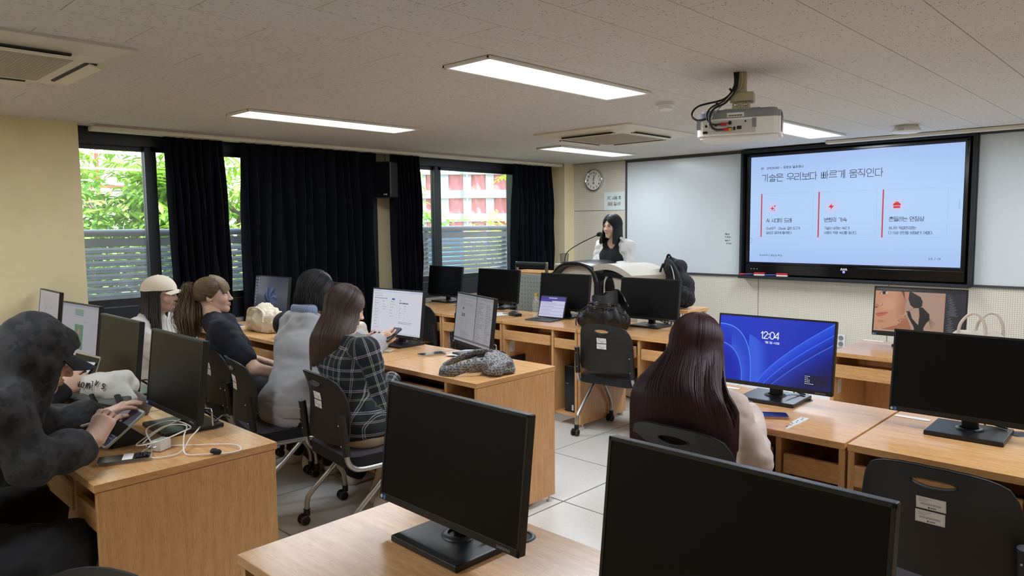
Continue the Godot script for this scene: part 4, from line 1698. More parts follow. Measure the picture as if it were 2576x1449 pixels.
func projector() -> void:
	var t := thing("projector", "white ceiling projector with grey top, ports and looping black cables", "projector", Vector3(-1.7, CEIL, -3.42), 0.36)
	# post and bracket
	var g := G.new()
	g.box(Vector3(0, -0.06, 0), Vector3(0.05, 0.12, 0.05), 0.004)
	g.box(Vector3(0.005, -0.122, 0.0), Vector3(0.115, 0.045, 0.09), 0.004)
	g.box(Vector3(0, -0.16, 0), Vector3(0.085, 0.05, 0.06), 0.003)
	g.box(Vector3(0.01, -0.182, 0), Vector3(0.17, 0.008, 0.12), 0.002)
	obj("mount", g, M.beige_metal, t)
	g = G.new()
	for x in [-0.02, 0.025]:
		g.ball(Vector3(x, -0.158, 0.032), Vector3(0.008, 0.008, 0.005), 10)
	obj("bolt", g, M.chrome, t)
	# body: rounded slab, white below and grey on top
	var shell := func(w: float, d: float, y0: float, y1: float, r: float, taper: float) -> G:
		var q := G.new()
		var a := rrect(w, d, r, 6)
		var b := rrect(w - taper, d - taper, r, 6)
		q.prism(a, y1 - y0, Transform3D(Basis(Vector3.RIGHT, PI / 2), Vector3(0, y1, 0)))
		return q
	g = shell.call(0.385, 0.29, -0.315, -0.235, 0.04, 0.0)
	g.prism(rrect(0.36, 0.265, 0.035, 6), 0.012, Transform3D(Basis(Vector3.RIGHT, PI / 2), Vector3(0, -0.315, 0)))
	obj("body", g, M.white_plastic, t)
	g = shell.call(0.386, 0.291, -0.236, -0.206, 0.04, 0.0)
	g.prism(rrect(0.35, 0.255, 0.04, 6), 0.014, Transform3D(Basis(Vector3.RIGHT, PI / 2), Vector3(0, -0.192, 0)))
	obj("top_cover", g, M.grey_plastic, t)
	# connector panel on the side that faces the back of the room
	g = G.new()
	g.box(Vector3(-0.04, -0.276, 0.146), Vector3(0.24, 0.062, 0.003), 0.001)
	obj("port_panel", g, M.cable_grey, t)
	var ports := [[-0.145, -0.268, 0.006], [-0.15, -0.298, 0.011], [-0.1, -0.266, 0.006], [-0.1, -0.29, 0.005], [-0.062, -0.262, 0.006], [-0.035, -0.258, 0.009], [-0.036, -0.286, 0.01], [-0.014, -0.285, 0.005], [0.008, -0.282, 0.011], [0.036, -0.254, 0.004]]
	for k in ports.size():
		g = G.new()
		if k in [1, 6, 7, 8]:
			g.box(Vector3(ports[k][0], ports[k][1], 0.148), Vector3(ports[k][2] * 2, 0.016 if k != 1 else 0.011, 0.004), 0.001)
		else:
			g.lathe([Vector2(0.0, 0.002), Vector2(ports[k][2] * 0.7, 0.002), Vector2(ports[k][2], 0.004), Vector2(ports[k][2], 0.0)], 14, X(Vector3(ports[k][0], ports[k][1], 0.147), 0, PI / 2))
		obj("port", g, M.black_plastic, t)
	g = G.new()
	for x in [-0.182, 0.075]:
		g.box(Vector3(x, -0.262, 0.146), Vector3(0.02, 0.045, 0.004), 0.002)
	obj("latch", g, M.grey_plastic, t)
	# vent slots at the right corner and side
	g = G.new()
	for a in 6:
		for b in 9:
			if a == 3: continue
			g.box(Vector3(0.193, -0.238 - b * 0.0075, 0.09 - a * 0.014), Vector3(0.002, 0.0045, 0.01))
	for a in 5:
		for b in 3:
			g.box(Vector3(0.194, -0.212 - b * 0.008, 0.09 - a * 0.016), Vector3(0.002, 0.0045, 0.012))
	for b in 10:
		g.box(Vector3(0.193, -0.236 - b * 0.007, -0.1), Vector3(0.002, 0.004, 0.008))
	obj("vent", g, M.black_plastic, t)
	g = G.new()
	g.box(Vector3(-0.01, -0.221, 0.1462), Vector3(0.078, 0.02, 0.001))
	obj("asset_sticker", g, M.sticker, t)
	g = G.new()
	for k in 16:
		g.box(Vector3(-0.042 + k * 0.0042, -0.224, 0.1468), Vector3(0.0018 + 0.001 * (k % 3), 0.007, 0.0006))
	obj("barcode", g, M.black_plastic, t)
	g = G.new()
	g.lathe([Vector2(0.0, 0.004), Vector2(0.03, 0.004), Vector2(0.036, 0.0)], 20, X(Vector3(0.1, -0.27, -0.146), 0, -PI / 2))
	obj("lens", g, M.glossy_black, t)
	# cables: a bundle from the post, looping out and into the ports
	var cb := [[[Vector3(-0.03, -0.0, 0.03), Vector3(-0.03, -0.07, 0.04), Vector3(-0.075, -0.13, 0.06), Vector3(-0.19, -0.16, 0.09), Vector3(-0.22, -0.205, 0.12), Vector3(-0.19, -0.235, 0.14), Vector3(-0.14, -0.232, 0.15)], 0.005, "black_plastic"],
		[[Vector3(-0.022, -0.0, 0.03), Vector3(-0.025, -0.08, 0.045), Vector3(-0.07, -0.14, 0.08), Vector3(-0.125, -0.18, 0.14), Vector3(-0.14, -0.225, 0.175), Vector3(-0.115, -0.262, 0.175), Vector3(-0.075, -0.262, 0.155)], 0.0045, "black_plastic"],
		[[Vector3(-0.012, -0.0, 0.03), Vector3(-0.018, -0.08, 0.05), Vector3(-0.06, -0.15, 0.09), Vector3(-0.11, -0.19, 0.16), Vector3(-0.125, -0.24, 0.185), Vector3(-0.105, -0.285, 0.18), Vector3(-0.06, -0.29, 0.156)], 0.0055, "black_plastic"],
		[[Vector3(-0.006, -0.0, 0.028), Vector3(-0.012, -0.07, 0.045), Vector3(-0.06, -0.14, 0.085), Vector3(-0.12, -0.23, 0.15), Vector3(-0.13, -0.275, 0.165), Vector3(-0.1, -0.292, 0.152)], 0.003, "cable_grey"],
		[[Vector3(0.004, -0.0, 0.03), Vector3(0.008, -0.04, 0.035), Vector3(-0.002, -0.08, 0.038), Vector3(-0.024, -0.09, 0.04)], 0.0025, "cable_grey"]]
	for c in cb:
		g = G.new()
		g.tube(curve(c[0], 8), c[1], 8)
		obj("cable", g, M[c[2]], t)
	for c in [[Vector3(-0.078, -0.262, 0.156), Vector3(-0.048, -0.262, 0.152), "red_plastic"], [Vector3(-0.065, -0.289, 0.157), Vector3(-0.04, -0.289, 0.153), "red_plastic"], [Vector3(-0.04, -0.289, 0.153), Vector3(-0.028, -0.289, 0.15), "gold"]]:
		g = G.new()
		g.tube([c[0], c[1]], 0.007, 10)
		obj("plug", g, M[c[2]], t)
	for p in [Vector3(-0.042, -0.09, 0.048), Vector3(-0.1, -0.158, 0.1)]:
		g = G.new()
		g.tube([p + Vector3(-0.004, -0.003, 0), p + Vector3(0.004, 0.004, 0)], 0.014, 10)
		obj("cable_tie", g, M.rubber, t)


func build_curtains() -> void:
	# z range at the top, at the bottom, and the number of folds
	var list := [[-2.2, -2.64, -2.24, -2.68, 7, 0.42, "narrow dark navy curtain hanging in the middle of the near window"], [-2.8, -4.1, -2.78, -4.1, 13, 0.42, "wide dark navy curtain drawn over the near window beside the loudspeaker"], [-4.3, -4.64, -4.32, -4.66, 7, 0.42, "dark navy curtain bunched at the left side of the far window"], [-6.02, -6.66, -5.98, -6.7, 7, 0.42, "dark navy curtain bunched at the right side of the far window"]]
	for s in list:
		var g := G.new()
		var a: float = s[0]
		var b: float = s[1]
		var a2: float = s[2]
		var b2: float = s[3]
		var folds: int = s[4]
		var ns := noise(1.2, 11 + folds, 2)
		g.sheet(folds * 12, 16, func(u, v):
			var z := lerpf(lerpf(a, b, u), lerpf(a2, b2, u), v)
			var ph: float = u * folds + ns.get_noise_2d(u * 4.0, v * 0.5) * 0.55
			var amp := 0.018 + 0.03 * smoothstep(0.02, 0.3, v)
			var w := sin(ph * TAU)
			return Vector3(-5.73 + signf(w) * pow(absf(w), 0.7) * amp + ns.get_noise_2d(u * 3.0 + 9, v * 1.5) * 0.02, CEIL - 0.04 - v * (CEIL - 0.04 - s[5]), z + cos(ph * TAU * 2.0) * 0.008), 0.003)
		solo("curtain", g, M.curtain, s[6], "curtain", "dark window curtains")


# ---------- desks ----------
func make_desk(w: float, label: String, at: Vector3) -> Node3D:
	var t := thing("computer_desk", label, "desk", at, 0.0, "beech computer desks")
	var g := G.new()
	g.box(Vector3(0, 0.7075, -0.285), Vector3(w - 0.004, 0.025, 0.575), 0.002)
	obj("tabletop", g, M.wood_flat, t)
	for x in [-1, 1]:
		g = G.new()
		g.box(Vector3(x * (w / 2 - 0.013), 0.362, -0.285), Vector3(0.022, 0.664, 0.56), 0.0015)
		var sp := obj("side_panel", g, M.wood_upright, t)
		g = G.new()
		for z in [-0.04, -0.53]:
			g.lathe([Vector2(0.0, 0.0), Vector2(0.016, 0.0), Vector2(0.016, 0.012), Vector2(0.006, 0.012), Vector2(0.006, 0.032)], 12, X(Vector3(x * (w / 2 - 0.013), 0, z)))
		obj("levelling_foot", g, M.white_plastic, sp)
	g = G.new()
	g.box(Vector3(0, 0.45, -0.54), Vector3(w - 0.05, 0.48, 0.016), 0.001)
	obj("back_panel", g, M.wood_upright, t)
	var dx := w / 2 - 0.235
	g = G.new()
	g.box(Vector3(dx, 0.385, -0.27), Vector3(0.02, 0.618, 0.52), 0.0015)
	obj("divider", g, M.wood_upright, t)
	g = G.new()
	g.box(Vector3((dx + w / 2) / 2, 0.085, -0.28), Vector3(w / 2 - dx - 0.03, 0.018, 0.5), 0.001)
	obj("bottom_shelf", g, M.wood_flat, t)
	# keyboard tray with its front board
	var kx := (dx - w / 2) / 2
	var kw := dx + w / 2 - 0.045
	g = G.new()
	g.box(Vector3(kx, 0.585, -0.21), Vector3(kw, 0.014, 0.38), 0.001)
	g.box(Vector3(kx, 0.612, -0.014), Vector3(kw, 0.074, 0.018), 0.002)
	obj("keyboard_tray", g, M.wood_flat, t)
	g = G.new()
	var ox := (dx + w / 2) / 2
	var ow := w / 2 - dx - 0.04
	g.box(Vector3(ox, 0.575, -0.2), Vector3(ow, 0.014, 0.36), 0.001)
	g.box(Vector3(ox, 0.602, -0.016), Vector3(ow, 0.07, 0.018), 0.002)
	obj("mouse_tray", g, M.wood_flat, t)
	g = G.new()
	g.lathe([Vector2(0.026, -0.016), Vector2(0.026, 0.001), Vector2(0.034, 0.004), Vector2(0.038, 0.0)], 24, X(Vector3(0.03, 0.72, -0.5)), true)
	obj("cable_grommet", g, M.grey_frame, t)
	g = G.new()
	g.lathe([Vector2(0.0, 0.0), Vector2(0.028, 0.0)], 24, X(Vector3(0.03, 0.7206, -0.5)))
	obj("grommet_hole", g, M.rubber, t)
	g = G.new()
	g.box(Vector3(-w / 2 + 0.0248, 0.51, -0.09), Vector3(0.0012, 0.085, 0.06))
	obj("inventory_label", g, M.sticker, t, "white inventory label")
	return t


func build_desks() -> void:
	var rows := [
		[-0.635, [[-3.06, -2.29], [-3.835, -3.065], [-4.61, -3.84], [-5.385, -4.615]], ["nearest left beech desk with a bare end panel, under the coiled white cable", "beech desk beside the nearest left desk, under the grey backpack", "third desk of the left back row, under the screen with a green picture", "desk at the window end of the left back row, by the pillar"]],
		[-2.3, [[-3.215, -2.44], [-3.995, -3.22], [-4.735, -4.0]], ["beech desk at the aisle end of the middle left row, carrying the leopard-print bag", "beech desk of the middle left row under the two hands holding a phone", "beech desk of the middle left row behind the grey hooded sweatshirt"]],
		[-3.99, [[-5.41, -4.665], [-4.66, -3.945], [-3.94, -3.195], [-3.19, -2.445]], ["front row desk under the window-side blank screen", "front row desk carrying the sheet of paper and the blank screen", "front row desk carrying the water bottle and the tablet", "front row desk at the aisle under the black leather handbag"]],
		[-2.49, [[-1.59, -0.842], [-0.838, -0.09], [-0.086, 0.664]], ["right-hand desk under the blue lock screen with a phone and a ruler on it", "right-hand desk under the large blank screen, with a base plate and label strip", "right-hand desk at the far right behind the nearest chair"]],
		[-4.23, [[-1.53, -0.782], [-0.778, -0.03], [-0.026, 0.724]], ["right front desk under the portrait picture on screen", "right front desk under the cream handbag", "right front desk at the far right side"]],
		[-0.715, [[-1.56, -0.792], [-0.788, -0.03], [-0.026, 0.74]], ["nearest desk at the bottom centre of the picture", "nearest desk under the big blank screen at the bottom right", "nearest desk at the right, out of view behind the big screen"]],
	]
	for r in rows:
		for k in r[1].size():
			var s: Array = r[1][k]
			make_desk(s[1] - s[0], r[2][k], Vector3((s[0] + s[1]) / 2, 0, r[0]))
	make_desk(0.75, "beech desk in the window corner of the middle left row, under the canvas tote", Vector3(-5.115, 0, -2.235))
	# towers in the compartments
	for s in [[-3.31, -4.05, "black computer tower in the compartment left of the empty front chair"], [-2.56, -4.05, "black computer tower in the aisle-end compartment of the front row"], [-0.965, -2.55, "black computer tower under the desk with the blue lock screen"], [-0.2, -2.55, "black computer tower under the right desk with the large blank screen"], [-0.9, -4.29, "black computer tower under the right front desk with the portrait"], [-2.56, -2.36, "black computer tower under the desk with the leopard-print bag"], [-2.41, -0.7, "black computer tower at the end of the nearest left desk"]]:
		var t := thing("computer_tower", s[2], "computer", Vector3(s[0], 0.094, s[1]), 0.0, "towers in the desk compartments")
		var g := G.new()
		g.box(Vector3(0, 0.17, -0.17), Vector3(0.1, 0.34, 0.32), 0.004)
		obj("case", g, M.black_plastic, t)
		g = G.new()
		g.box(Vector3(0, 0.17, -0.006), Vector3(0.096, 0.336, 0.012), 0.004)
		g.box(Vector3(0, 0.262, 0.001), Vector3(0.08, 0.012, 0.003), 0.001)
		obj("front_cover", g, M.glossy_black, t)
		g = G.new()
		g.box(Vector3(-0.02, 0.21, 0.0015), Vector3(0.026, 0.004, 0.002))
		obj("drive_mark", g, M.grey_plastic, t)
		g = G.new()
		g.box(Vector3(0.03, 0.035, 0.001), Vector3(0.016, 0.04, 0.001))
		obj("sticker", g, M.sticker, t)


# ---------- chairs ----------
func ring_plate(g: G, outer: PackedVector2Array, hc: Vector2, hr: Vector2, bend: Callable, thick: float) -> void:
	var n := 64
	var rings := 8
	var P := []
	for s in n:
		var an := TAU * s / n
		var d := Vector2(cos(an), sin(an))
		var a := hc + Vector2(cos(an) * hr.x, sin(an) * hr.y)
		var far := a + d * 0.001
		for k in outer.size():
			var hit = Geometry2D.segment_intersects_segment(hc, hc + d * 3.0, outer[k], outer[(k + 1) % outer.size()])
			if hit != null:
				far = hit
		for q in rings + 1:
			P.append(a.lerp(far, float(q) / rings))
	var st := rings + 1
	for side in [1.0, -1.0]:
		var first := g.v.size()
		for p in P:
			var z: float = bend.call(p)
			var e := 0.004
			var nn := Vector3(-(bend.call(p + Vector2(e, 0)) - z) / e, -(bend.call(p + Vector2(0, e)) - z) / e, 1).normalized()
			g.vert(Vector3(p.x, p.y, z) + nn * thick * 0.5 * side, nn * side)
		for s in n:
			for q in rings:
				var a := first + s * st + q
				var b := first + ((s + 1) % n) * st + q
				g.quad(a, b, b + 1, a + 1)
	for e in [0, rings]:
		for s in n:
			var p: Vector2 = P[s * st + e]
			var q: Vector2 = P[((s + 1) % n) * st + e]
			var d := (q - p).normalized()
			var nn := Vector3(d.y, -d.x, 0) * (1.0 if e == rings else -1.0)
			var zp: float = bend.call(p)
			var zq: float = bend.call(q)
			g.quad(g.vert(Vector3(p.x, p.y, zp + thick / 2), nn), g.vert(Vector3(q.x, q.y, zq + thick / 2), nn), g.vert(Vector3(q.x, q.y, zq - thick / 2), nn), g.vert(Vector3(p.x, p.y, zp - thick / 2), nn))


func make_chair(label: String, at: Vector3, turn: float) -> Node3D:
	var t := thing("office_chair", label, "chair", at, turn, "black shell chairs on castors")
	# backrest: a bent plastic shell with a grip hole; its outline stands wider at the top corners
	var o := PackedVector2Array()
	var prof := [Vector2(0.185, 0.0), Vector2(0.197, 0.012), Vector2(0.205, 0.06), Vector2(0.205, 0.13), Vector2(0.2, 0.2), Vector2(0.19, 0.25), Vector2(0.172, 0.288), Vector2(0.14, 0.308), Vector2(0.09, 0.318), Vector2(0.04, 0.322)]
	for p in prof: o.append(p)
	for k in range(prof.size() - 1, -1, -1): o.append(Vector2(-prof[k].x, prof[k].y))
	var bend := func(p: Vector2) -> float: return 0.05 * (p.y / 0.32) * (p.y / 0.32) - 1.1 * p.x * p.x + 0.012 * cos(p.y * 14.0)
	var g := G.new()
	ring_plate(g, o, Vector2(0, 0.272), Vector2(0.055, 0.014), bend, 0.009)
	var br := obj("backrest", g, M.chair_plastic, t)
	br.position = Vector3(0, 0.478, 0.2)
	g = G.new()
	for s in 24:
		pass
	g.tube(range(25).map(func(k): return Vector3(cos(TAU * k / 24.0) * 0.058, 0.272 + sin(TAU * k / 24.0) * 0.017, bend.call(Vector2(cos(TAU * k / 24.0) * 0.058, 0.272)) + 0.004)), 0.004, 6, false)
	obj("grip_rim", g, M.chair_plastic, br)
	# stickers on the back of the shell
	var p := Pad.new(128, 72, Color8(222, 220, 216))
	p.frame(4, 4, 120, 64, 1, Color8(150, 150, 150))
	for k in 4: p.rect(10, 10 + k * 6, 60 - k * 9, 2, Color8(150, 150, 152))
	for k in 30: p.rect(18 + k * 3, 36, 1 + (k * 7) % 2, 12, Color8(120, 120, 122))
	p.rect(52, 56, 6, 10, Color8(50, 50, 54))
	p.rect(61, 58, 26, 5, Color8(90, 90, 94))
	if not M.has("asset_label"): uv_mat("asset_label", p.im, 0.5)
	for k in 2:
		g = G.new()
		var y := 0.208 - k * 0.04
		var c := Vector2(-0.006 - k * 0.002, y)
		var w := 0.037
		var h := 0.0175
		var q := []
		for e in [Vector2(-w, h), Vector2(w, h), Vector2(w, -h), Vector2(-w, -h)]:
			q.append(Vector3(c.x + e.x, c.y + e.y, bend.call(Vector2(c.x + e.x * 0.2, c.y + e.y)) + 0.0056))
		g.face(q[0], q[1], q[2], q[3], Vector3.BACK)
		obj("asset_sticker", g, M.asset_label, br, "white asset sticker")
	# seat
	g = G.new()
	g.prism(rrect(0.44, 0.42, 0.07, 6), 0.05, Transform3D(Basis(Vector3.RIGHT, PI / 2), Vector3(0, 0.43, -0.03)))
	var seat := obj("seat", g, M.chair_seat, t)
	g = G.new()
	var ro := rrect(0.43, 0.41, 0.07, 6)
	var mid := g.vert(Vector3(0, 0.442, -0.03), Vector3.UP)
	var last := -1
	for k in ro.size() + 1:
		var e := ro[k % ro.size()]
		var a := g.vert(Vector3(e.x, 0.4305, e.y - 0.03), Vector3(e.x, 0.5, e.y).normalized())
		if last >= 0: g.tri(mid, last, a)
		last = a
	obj("seat_cover", g, M.chair_seat_top, seat)
	for s in [-1.0, 1.0]:
		g = G.new()
		var path := curve([Vector3(s * 0.208, 0.6, 0.2), Vector3(s * 0.211, 0.5, 0.19), Vector3(s * 0.214, 0.425, 0.182), Vector3(s * 0.216, 0.385, 0.155), Vector3(s * 0.216, 0.37, 0.1), Vector3(s * 0.216, 0.368, -0.06), Vector3(s * 0.216, 0.35, -0.13), Vector3(s * 0.218, 0.18, -0.255), Vector3(s * 0.22, 0.12, -0.278), Vector3(s * 0.22, 0.07, -0.28)], 5)
		g.tube(path, 0.0125, 12)
		obj("frame_tube", g, M.steel, t)
		g = G.new()
		g.tube(curve([Vector3(s * 0.212, 0.366, -0.06), Vector3(s * 0.214, 0.27, 0.04), Vector3(s * 0.216, 0.16, 0.165), Vector3(s * 0.216, 0.12, 0.19), Vector3(s * 0.216, 0.07, 0.194)], 6), 0.0125, 12)
		obj("rear_leg", g, M.steel, t)
		g = G.new()
		g.tube([Vector3(s * 0.2075, 0.625, 0.204), Vector3(s * 0.208, 0.6, 0.2), Vector3(s * 0.213, 0.445, 0.184)], 0.0175, 12)
		var sl := obj("back_sleeve", g, M.chair_plastic, t)
		g = G.new()
		for y in [0.585, 0.49]:
			g.ball(Vector3(s * 0.205, y, 0.216 - (0.585 - y) * 0.1), Vector3(0.004, 0.004, 0.004), 8)
		obj("screw", g, M.chrome, sl)
		for z in [-0.28, 0.194]:
			var c := Vector3(s * 0.218, 0.0, z)
			g = G.new()
			g.tube([c + Vector3(0, 0.045, 0), c + Vector3(0, 0.078, 0)], 0.016, 10)
			g.box(c + Vector3(0, 0.042, 0.012), Vector3(0.018, 0.03, 0.042), 0.006)
			var ca := obj("castor", g, M.black_plastic, t)
			g = G.new()
			for q in [-1, 1]:
				g.lathe([Vector2(0.0, 0.009), Vector2(0.015, 0.009), Vector2(0.024, 0.004), Vector2(0.026, -0.004), Vector2(0.024, -0.008), Vector2(0.0, -0.008)], 20, Transform3D(Basis(Vector3.BACK, -PI / 2 * q), c + Vector3(q * 0.017, 0.026, 0.016)), true)
			obj("wheel", g, M.rubber, ca)
			g = G.new()
			for q in [-1, 1]:
				g.lathe([Vector2(0.0195, 0.0095), Vector2(0.025, 0.0045)], 20, Transform3D(Basis(Vector3.BACK, -PI / 2 * q), c + Vector3(q * 0.017, 0.026, 0.016)), true)
			obj("tread", g, M.tread, ca)
	g = G.new()
	g.tube([Vector3(-0.212, 0.366, -0.06), Vector3(0.212, 0.366, -0.06)], 0.011, 8)
	g.tube([Vector3(-0.212, 0.368, 0.09), Vector3(0.212, 0.368, 0.09)], 0.011, 8)
	obj("crossbar", g, M.steel, t)
	return t


func build_chairs() -> void:
	var c := make_chair("black shell chair under the person in the tartan shirt, two white stickers on its back", Vector3(-2.9, 0, -1.965), -0.115)
	again(c, Vector3(-3.55, 0, -1.88), -0.2, "black shell chair under the person in the grey hooded sweatshirt")
	again(c, Vector3(-4.03, 0, -1.95), -0.12, "black shell chair under the person with the brown ponytail")
	again(c, Vector3(-4.97, 0, -1.8), -0.8, "black shell chair under the person in the beige cap")
	again(c, Vector3(-2.9, 0, -4.08), 0.1, "empty black shell chair in front of the black leather handbag")
	again(c, Vector3(-4.87, 0, -4.14), -0.1, "empty black shell chair pushed to the front row behind the screen with a document")
	again(c, Vector3(-4.1, 0, -4.0), 0.05, "empty black shell chair half hidden behind the turned screen with two documents")
	again(c, Vector3(-1.235, 0, -2.28), -0.02, "black shell chair under the person with long dark red hair")
	again(c, Vector3(-0.5, 0, -2.4), -0.02, "empty black shell chair at the lower right with two white stickers on its back")
	again(c, Vector3(-1.40, 0, -0.215), PI + 0.35, "black chair of which only the top shows at the bottom edge of the picture")
	again(c, Vector3(-2.7, 0, -0.12), -0.1, "black shell chair under the person in the dark camouflage hood")
	again(c, Vector3(-3.45, 0, -0.18), 0.0, "black shell chair under the person hidden behind the camouflage hood")


# ---------- monitors ----------
func make_monitor(at: Vector3, turn: float, label: String, face: Material, hook := false) -> Node3D:
	var t := thing("monitor", label, "monitor", at, turn, "desktop monitors")
	var g := G.new()
	g.box(Vector3(0, 0.008, 0), Vector3(0.235, 0.016, 0.21), 0.003)
	obj("base", g, M.base_black, t)
	g = G.new()
	g.lathe([Vector2(0.045, 0.016), Vector2(0.042, 0.021), Vector2(0.03, 0.022)], 20, X(Vector3(0, 0, -0.01)), true)
	g.box(Vector3(0, 0.11, -0.02), Vector3(0.05, 0.19, 0.03), 0.006)
	obj("neck", g, M.monitor_black, t)
	var T := X(Vector3(0, 0.055, 0.045), 0, -0.12)
	g = G.new()
	g.box(Vector3(0, 0.1485, -0.0125), Vector3(0.49, 0.297, 0.022), 0.003)
	g.box(Vector3(0, 0.15, -0.032), Vector3(0.34, 0.2, 0.025), 0.008)
	var h := obj("housing", g, M.monitor_black, t)
	h.transform = T
	g = G.new()
	g.box(Vector3(0, 0.293, -0.002), Vector3(0.49, 0.008, 0.005), 0.001)
	g.box(Vector3(0, 0.0085, -0.002), Vector3(0.49, 0.017, 0.005), 0.001)
	for x in [-1, 1]:
		g.box(Vector3(x * 0.2415, 0.1485, -0.002), Vector3(0.007, 0.297, 0.005), 0.001)
	obj("bezel", g, M.monitor_black, h)
	g = G.new()
	g.face(Vector3(-0.24, 0.29, -0.001), Vector3(0.24, 0.29, -0.001), Vector3(0.24, 0.016, -0.001), Vector3(-0.24, 0.016, -0.001), Vector3.BACK)
	obj("screen", g, face, h)
	letters("SAMSUNG", 0.0085, X(Vector3(0.2, 0.007, 0.0)), M.grey_plastic, h, "maker_mark", true)
	g = G.new()
	g.lathe([Vector2(0, 0.0008), Vector2(0.005, 0.0008), Vector2(0.005, 0)], 12, X(Vector3(-0.236, 0.008, 0.0005), 0, PI / 2))
	obj("round_sticker", g, M.perf_grey, h)
	g = G.new()
	g.box(Vector3(-0.224, 0.008, 0.0008), Vector3(0.008, 0.011, 0.001))
	obj("blue_sticker", g, M.sticker_blue, h)
	if hook:
		g = G.new()
		g.tube(curve([Vector3(0.03, 0.06, -0.05), Vector3(0.11, 0.075, -0.055), Vector3(0.125, 0.07, -0.056), Vector3(0.127, 0.05, -0.057), Vector3(0.127, 0.016, -0.058)], 4), 0.004, 8)
		obj("lock_bracket", g, M.chrome, t)
	for k in 2:
		g = G.new()
		g.tube(curve([Vector3(-0.02 + k * 0.05, 0.07, -0.05), Vector3(0.04 + k * 0.03, 0.03, -0.09), Vector3(0.1 - k * 0.02, 0.022, -0.075 - k * 0.02), Vector3(0.03, 0.02, -0.14), Vector3(0.02, 0.002, -0.17)], 5), 0.0035, 6)
		obj("cable", g, M.black_plastic, t)
	return t


func build_monitors() -> void:
	mat("sticker_blue", Color8(60, 110, 190), 0.4)
	var blue := screen_mat("lock_screen_glow", lock_screen(), 0.8)
	var blm := screen_mat("desktop_glow", bloom(), 0.45)
	var d0 := screen_mat("document_glow", doc_screen(0), 0.62)
	var d1 := screen_mat("documents_glow", doc_screen(1), 0.42)
	var d2 := screen_mat("picture_page_glow", doc_screen(2), 0.42)
	var d3 := screen_mat("page_glow", doc_screen(3), 0.5)
	var pt := screen_mat("portrait_glow", portrait(), 0.7)
	var off: Material = M.panel_dark
	# panel's lower edge: x, z, turn in degrees, what it shows, lock bracket, label
	var list := [
		[-1.236, -1.049, -1.0, off, false, "switched-off monitor on the nearest desk, centre bottom, on a square black base"],
		[-0.537, -1.036, 0.0, off, false, "largest blank monitor face cut by the bottom edge, right of centre"],
		[-2.737, -1.022, -0.8, off, true, "blank monitor on the nearest left desk, before the coiled white cable"],
		[-3.466, -1.063, 0.2, off, true, "blank monitor behind the grey backpack on the left"],
		[-4.272, -1.136, 4.3, d2, false, "monitor on the left showing a page with a green picture"],
		[-5.371, -1.265, -1.4, d3, false, "leftmost monitor against the pillar, showing a pale page"],
		[-1.278, -2.876, 2.4, blue, false, "monitor with a blue lock screen reading 12:04"],
		[-0.565, -2.835, 1.3, off, false, "blank monitor on the right desk, left of the picture's right edge"],
		[-3.618, -2.712, 1.9, d0, false, "monitor showing a bright document page, before the hands with a phone"],
		[-2.976, -2.758, -18.2, d1, true, "turned monitor with two grey documents side by side, by the leopard bag"],
		[-5.437, -2.842, 4.0, blm, false, "monitor with a grey flower-like desktop picture before the curtain"],
		[-4.66, -2.8, 0.0, off, false, "monitor mostly hidden behind the dark bobbed hair"],
		[-5.346, -4.61, -0.7, off, false, "blank monitor nearest the far window in the front row"],
		[-4.557, -4.55, 2.9, off, false, "second blank monitor in the front row, before the perforated cart"],
		[-3.698, -4.441, 3.2, off, false, "blank monitor behind the tablet and the water bottle"],
		[-2.877, -4.4, 1.4, off, false, "blank monitor behind the black leather handbag"],
		[-1.206, -4.686, 2.3, pt, false, "monitor showing a close-up portrait in editing software"],
		[-0.42, -4.62, 0.0, off, false, "monitor at the picture's right edge beside the cream handbag"],
	]
	for s in list:
		var turn := deg_to_rad(s[2])
		var at := Vector3(s[0], DESK, s[1]) - Basis(Vector3.UP, turn) * Vector3(0, 0, 0.045)
		make_monitor(at, turn, s[5], s[3], s[4])


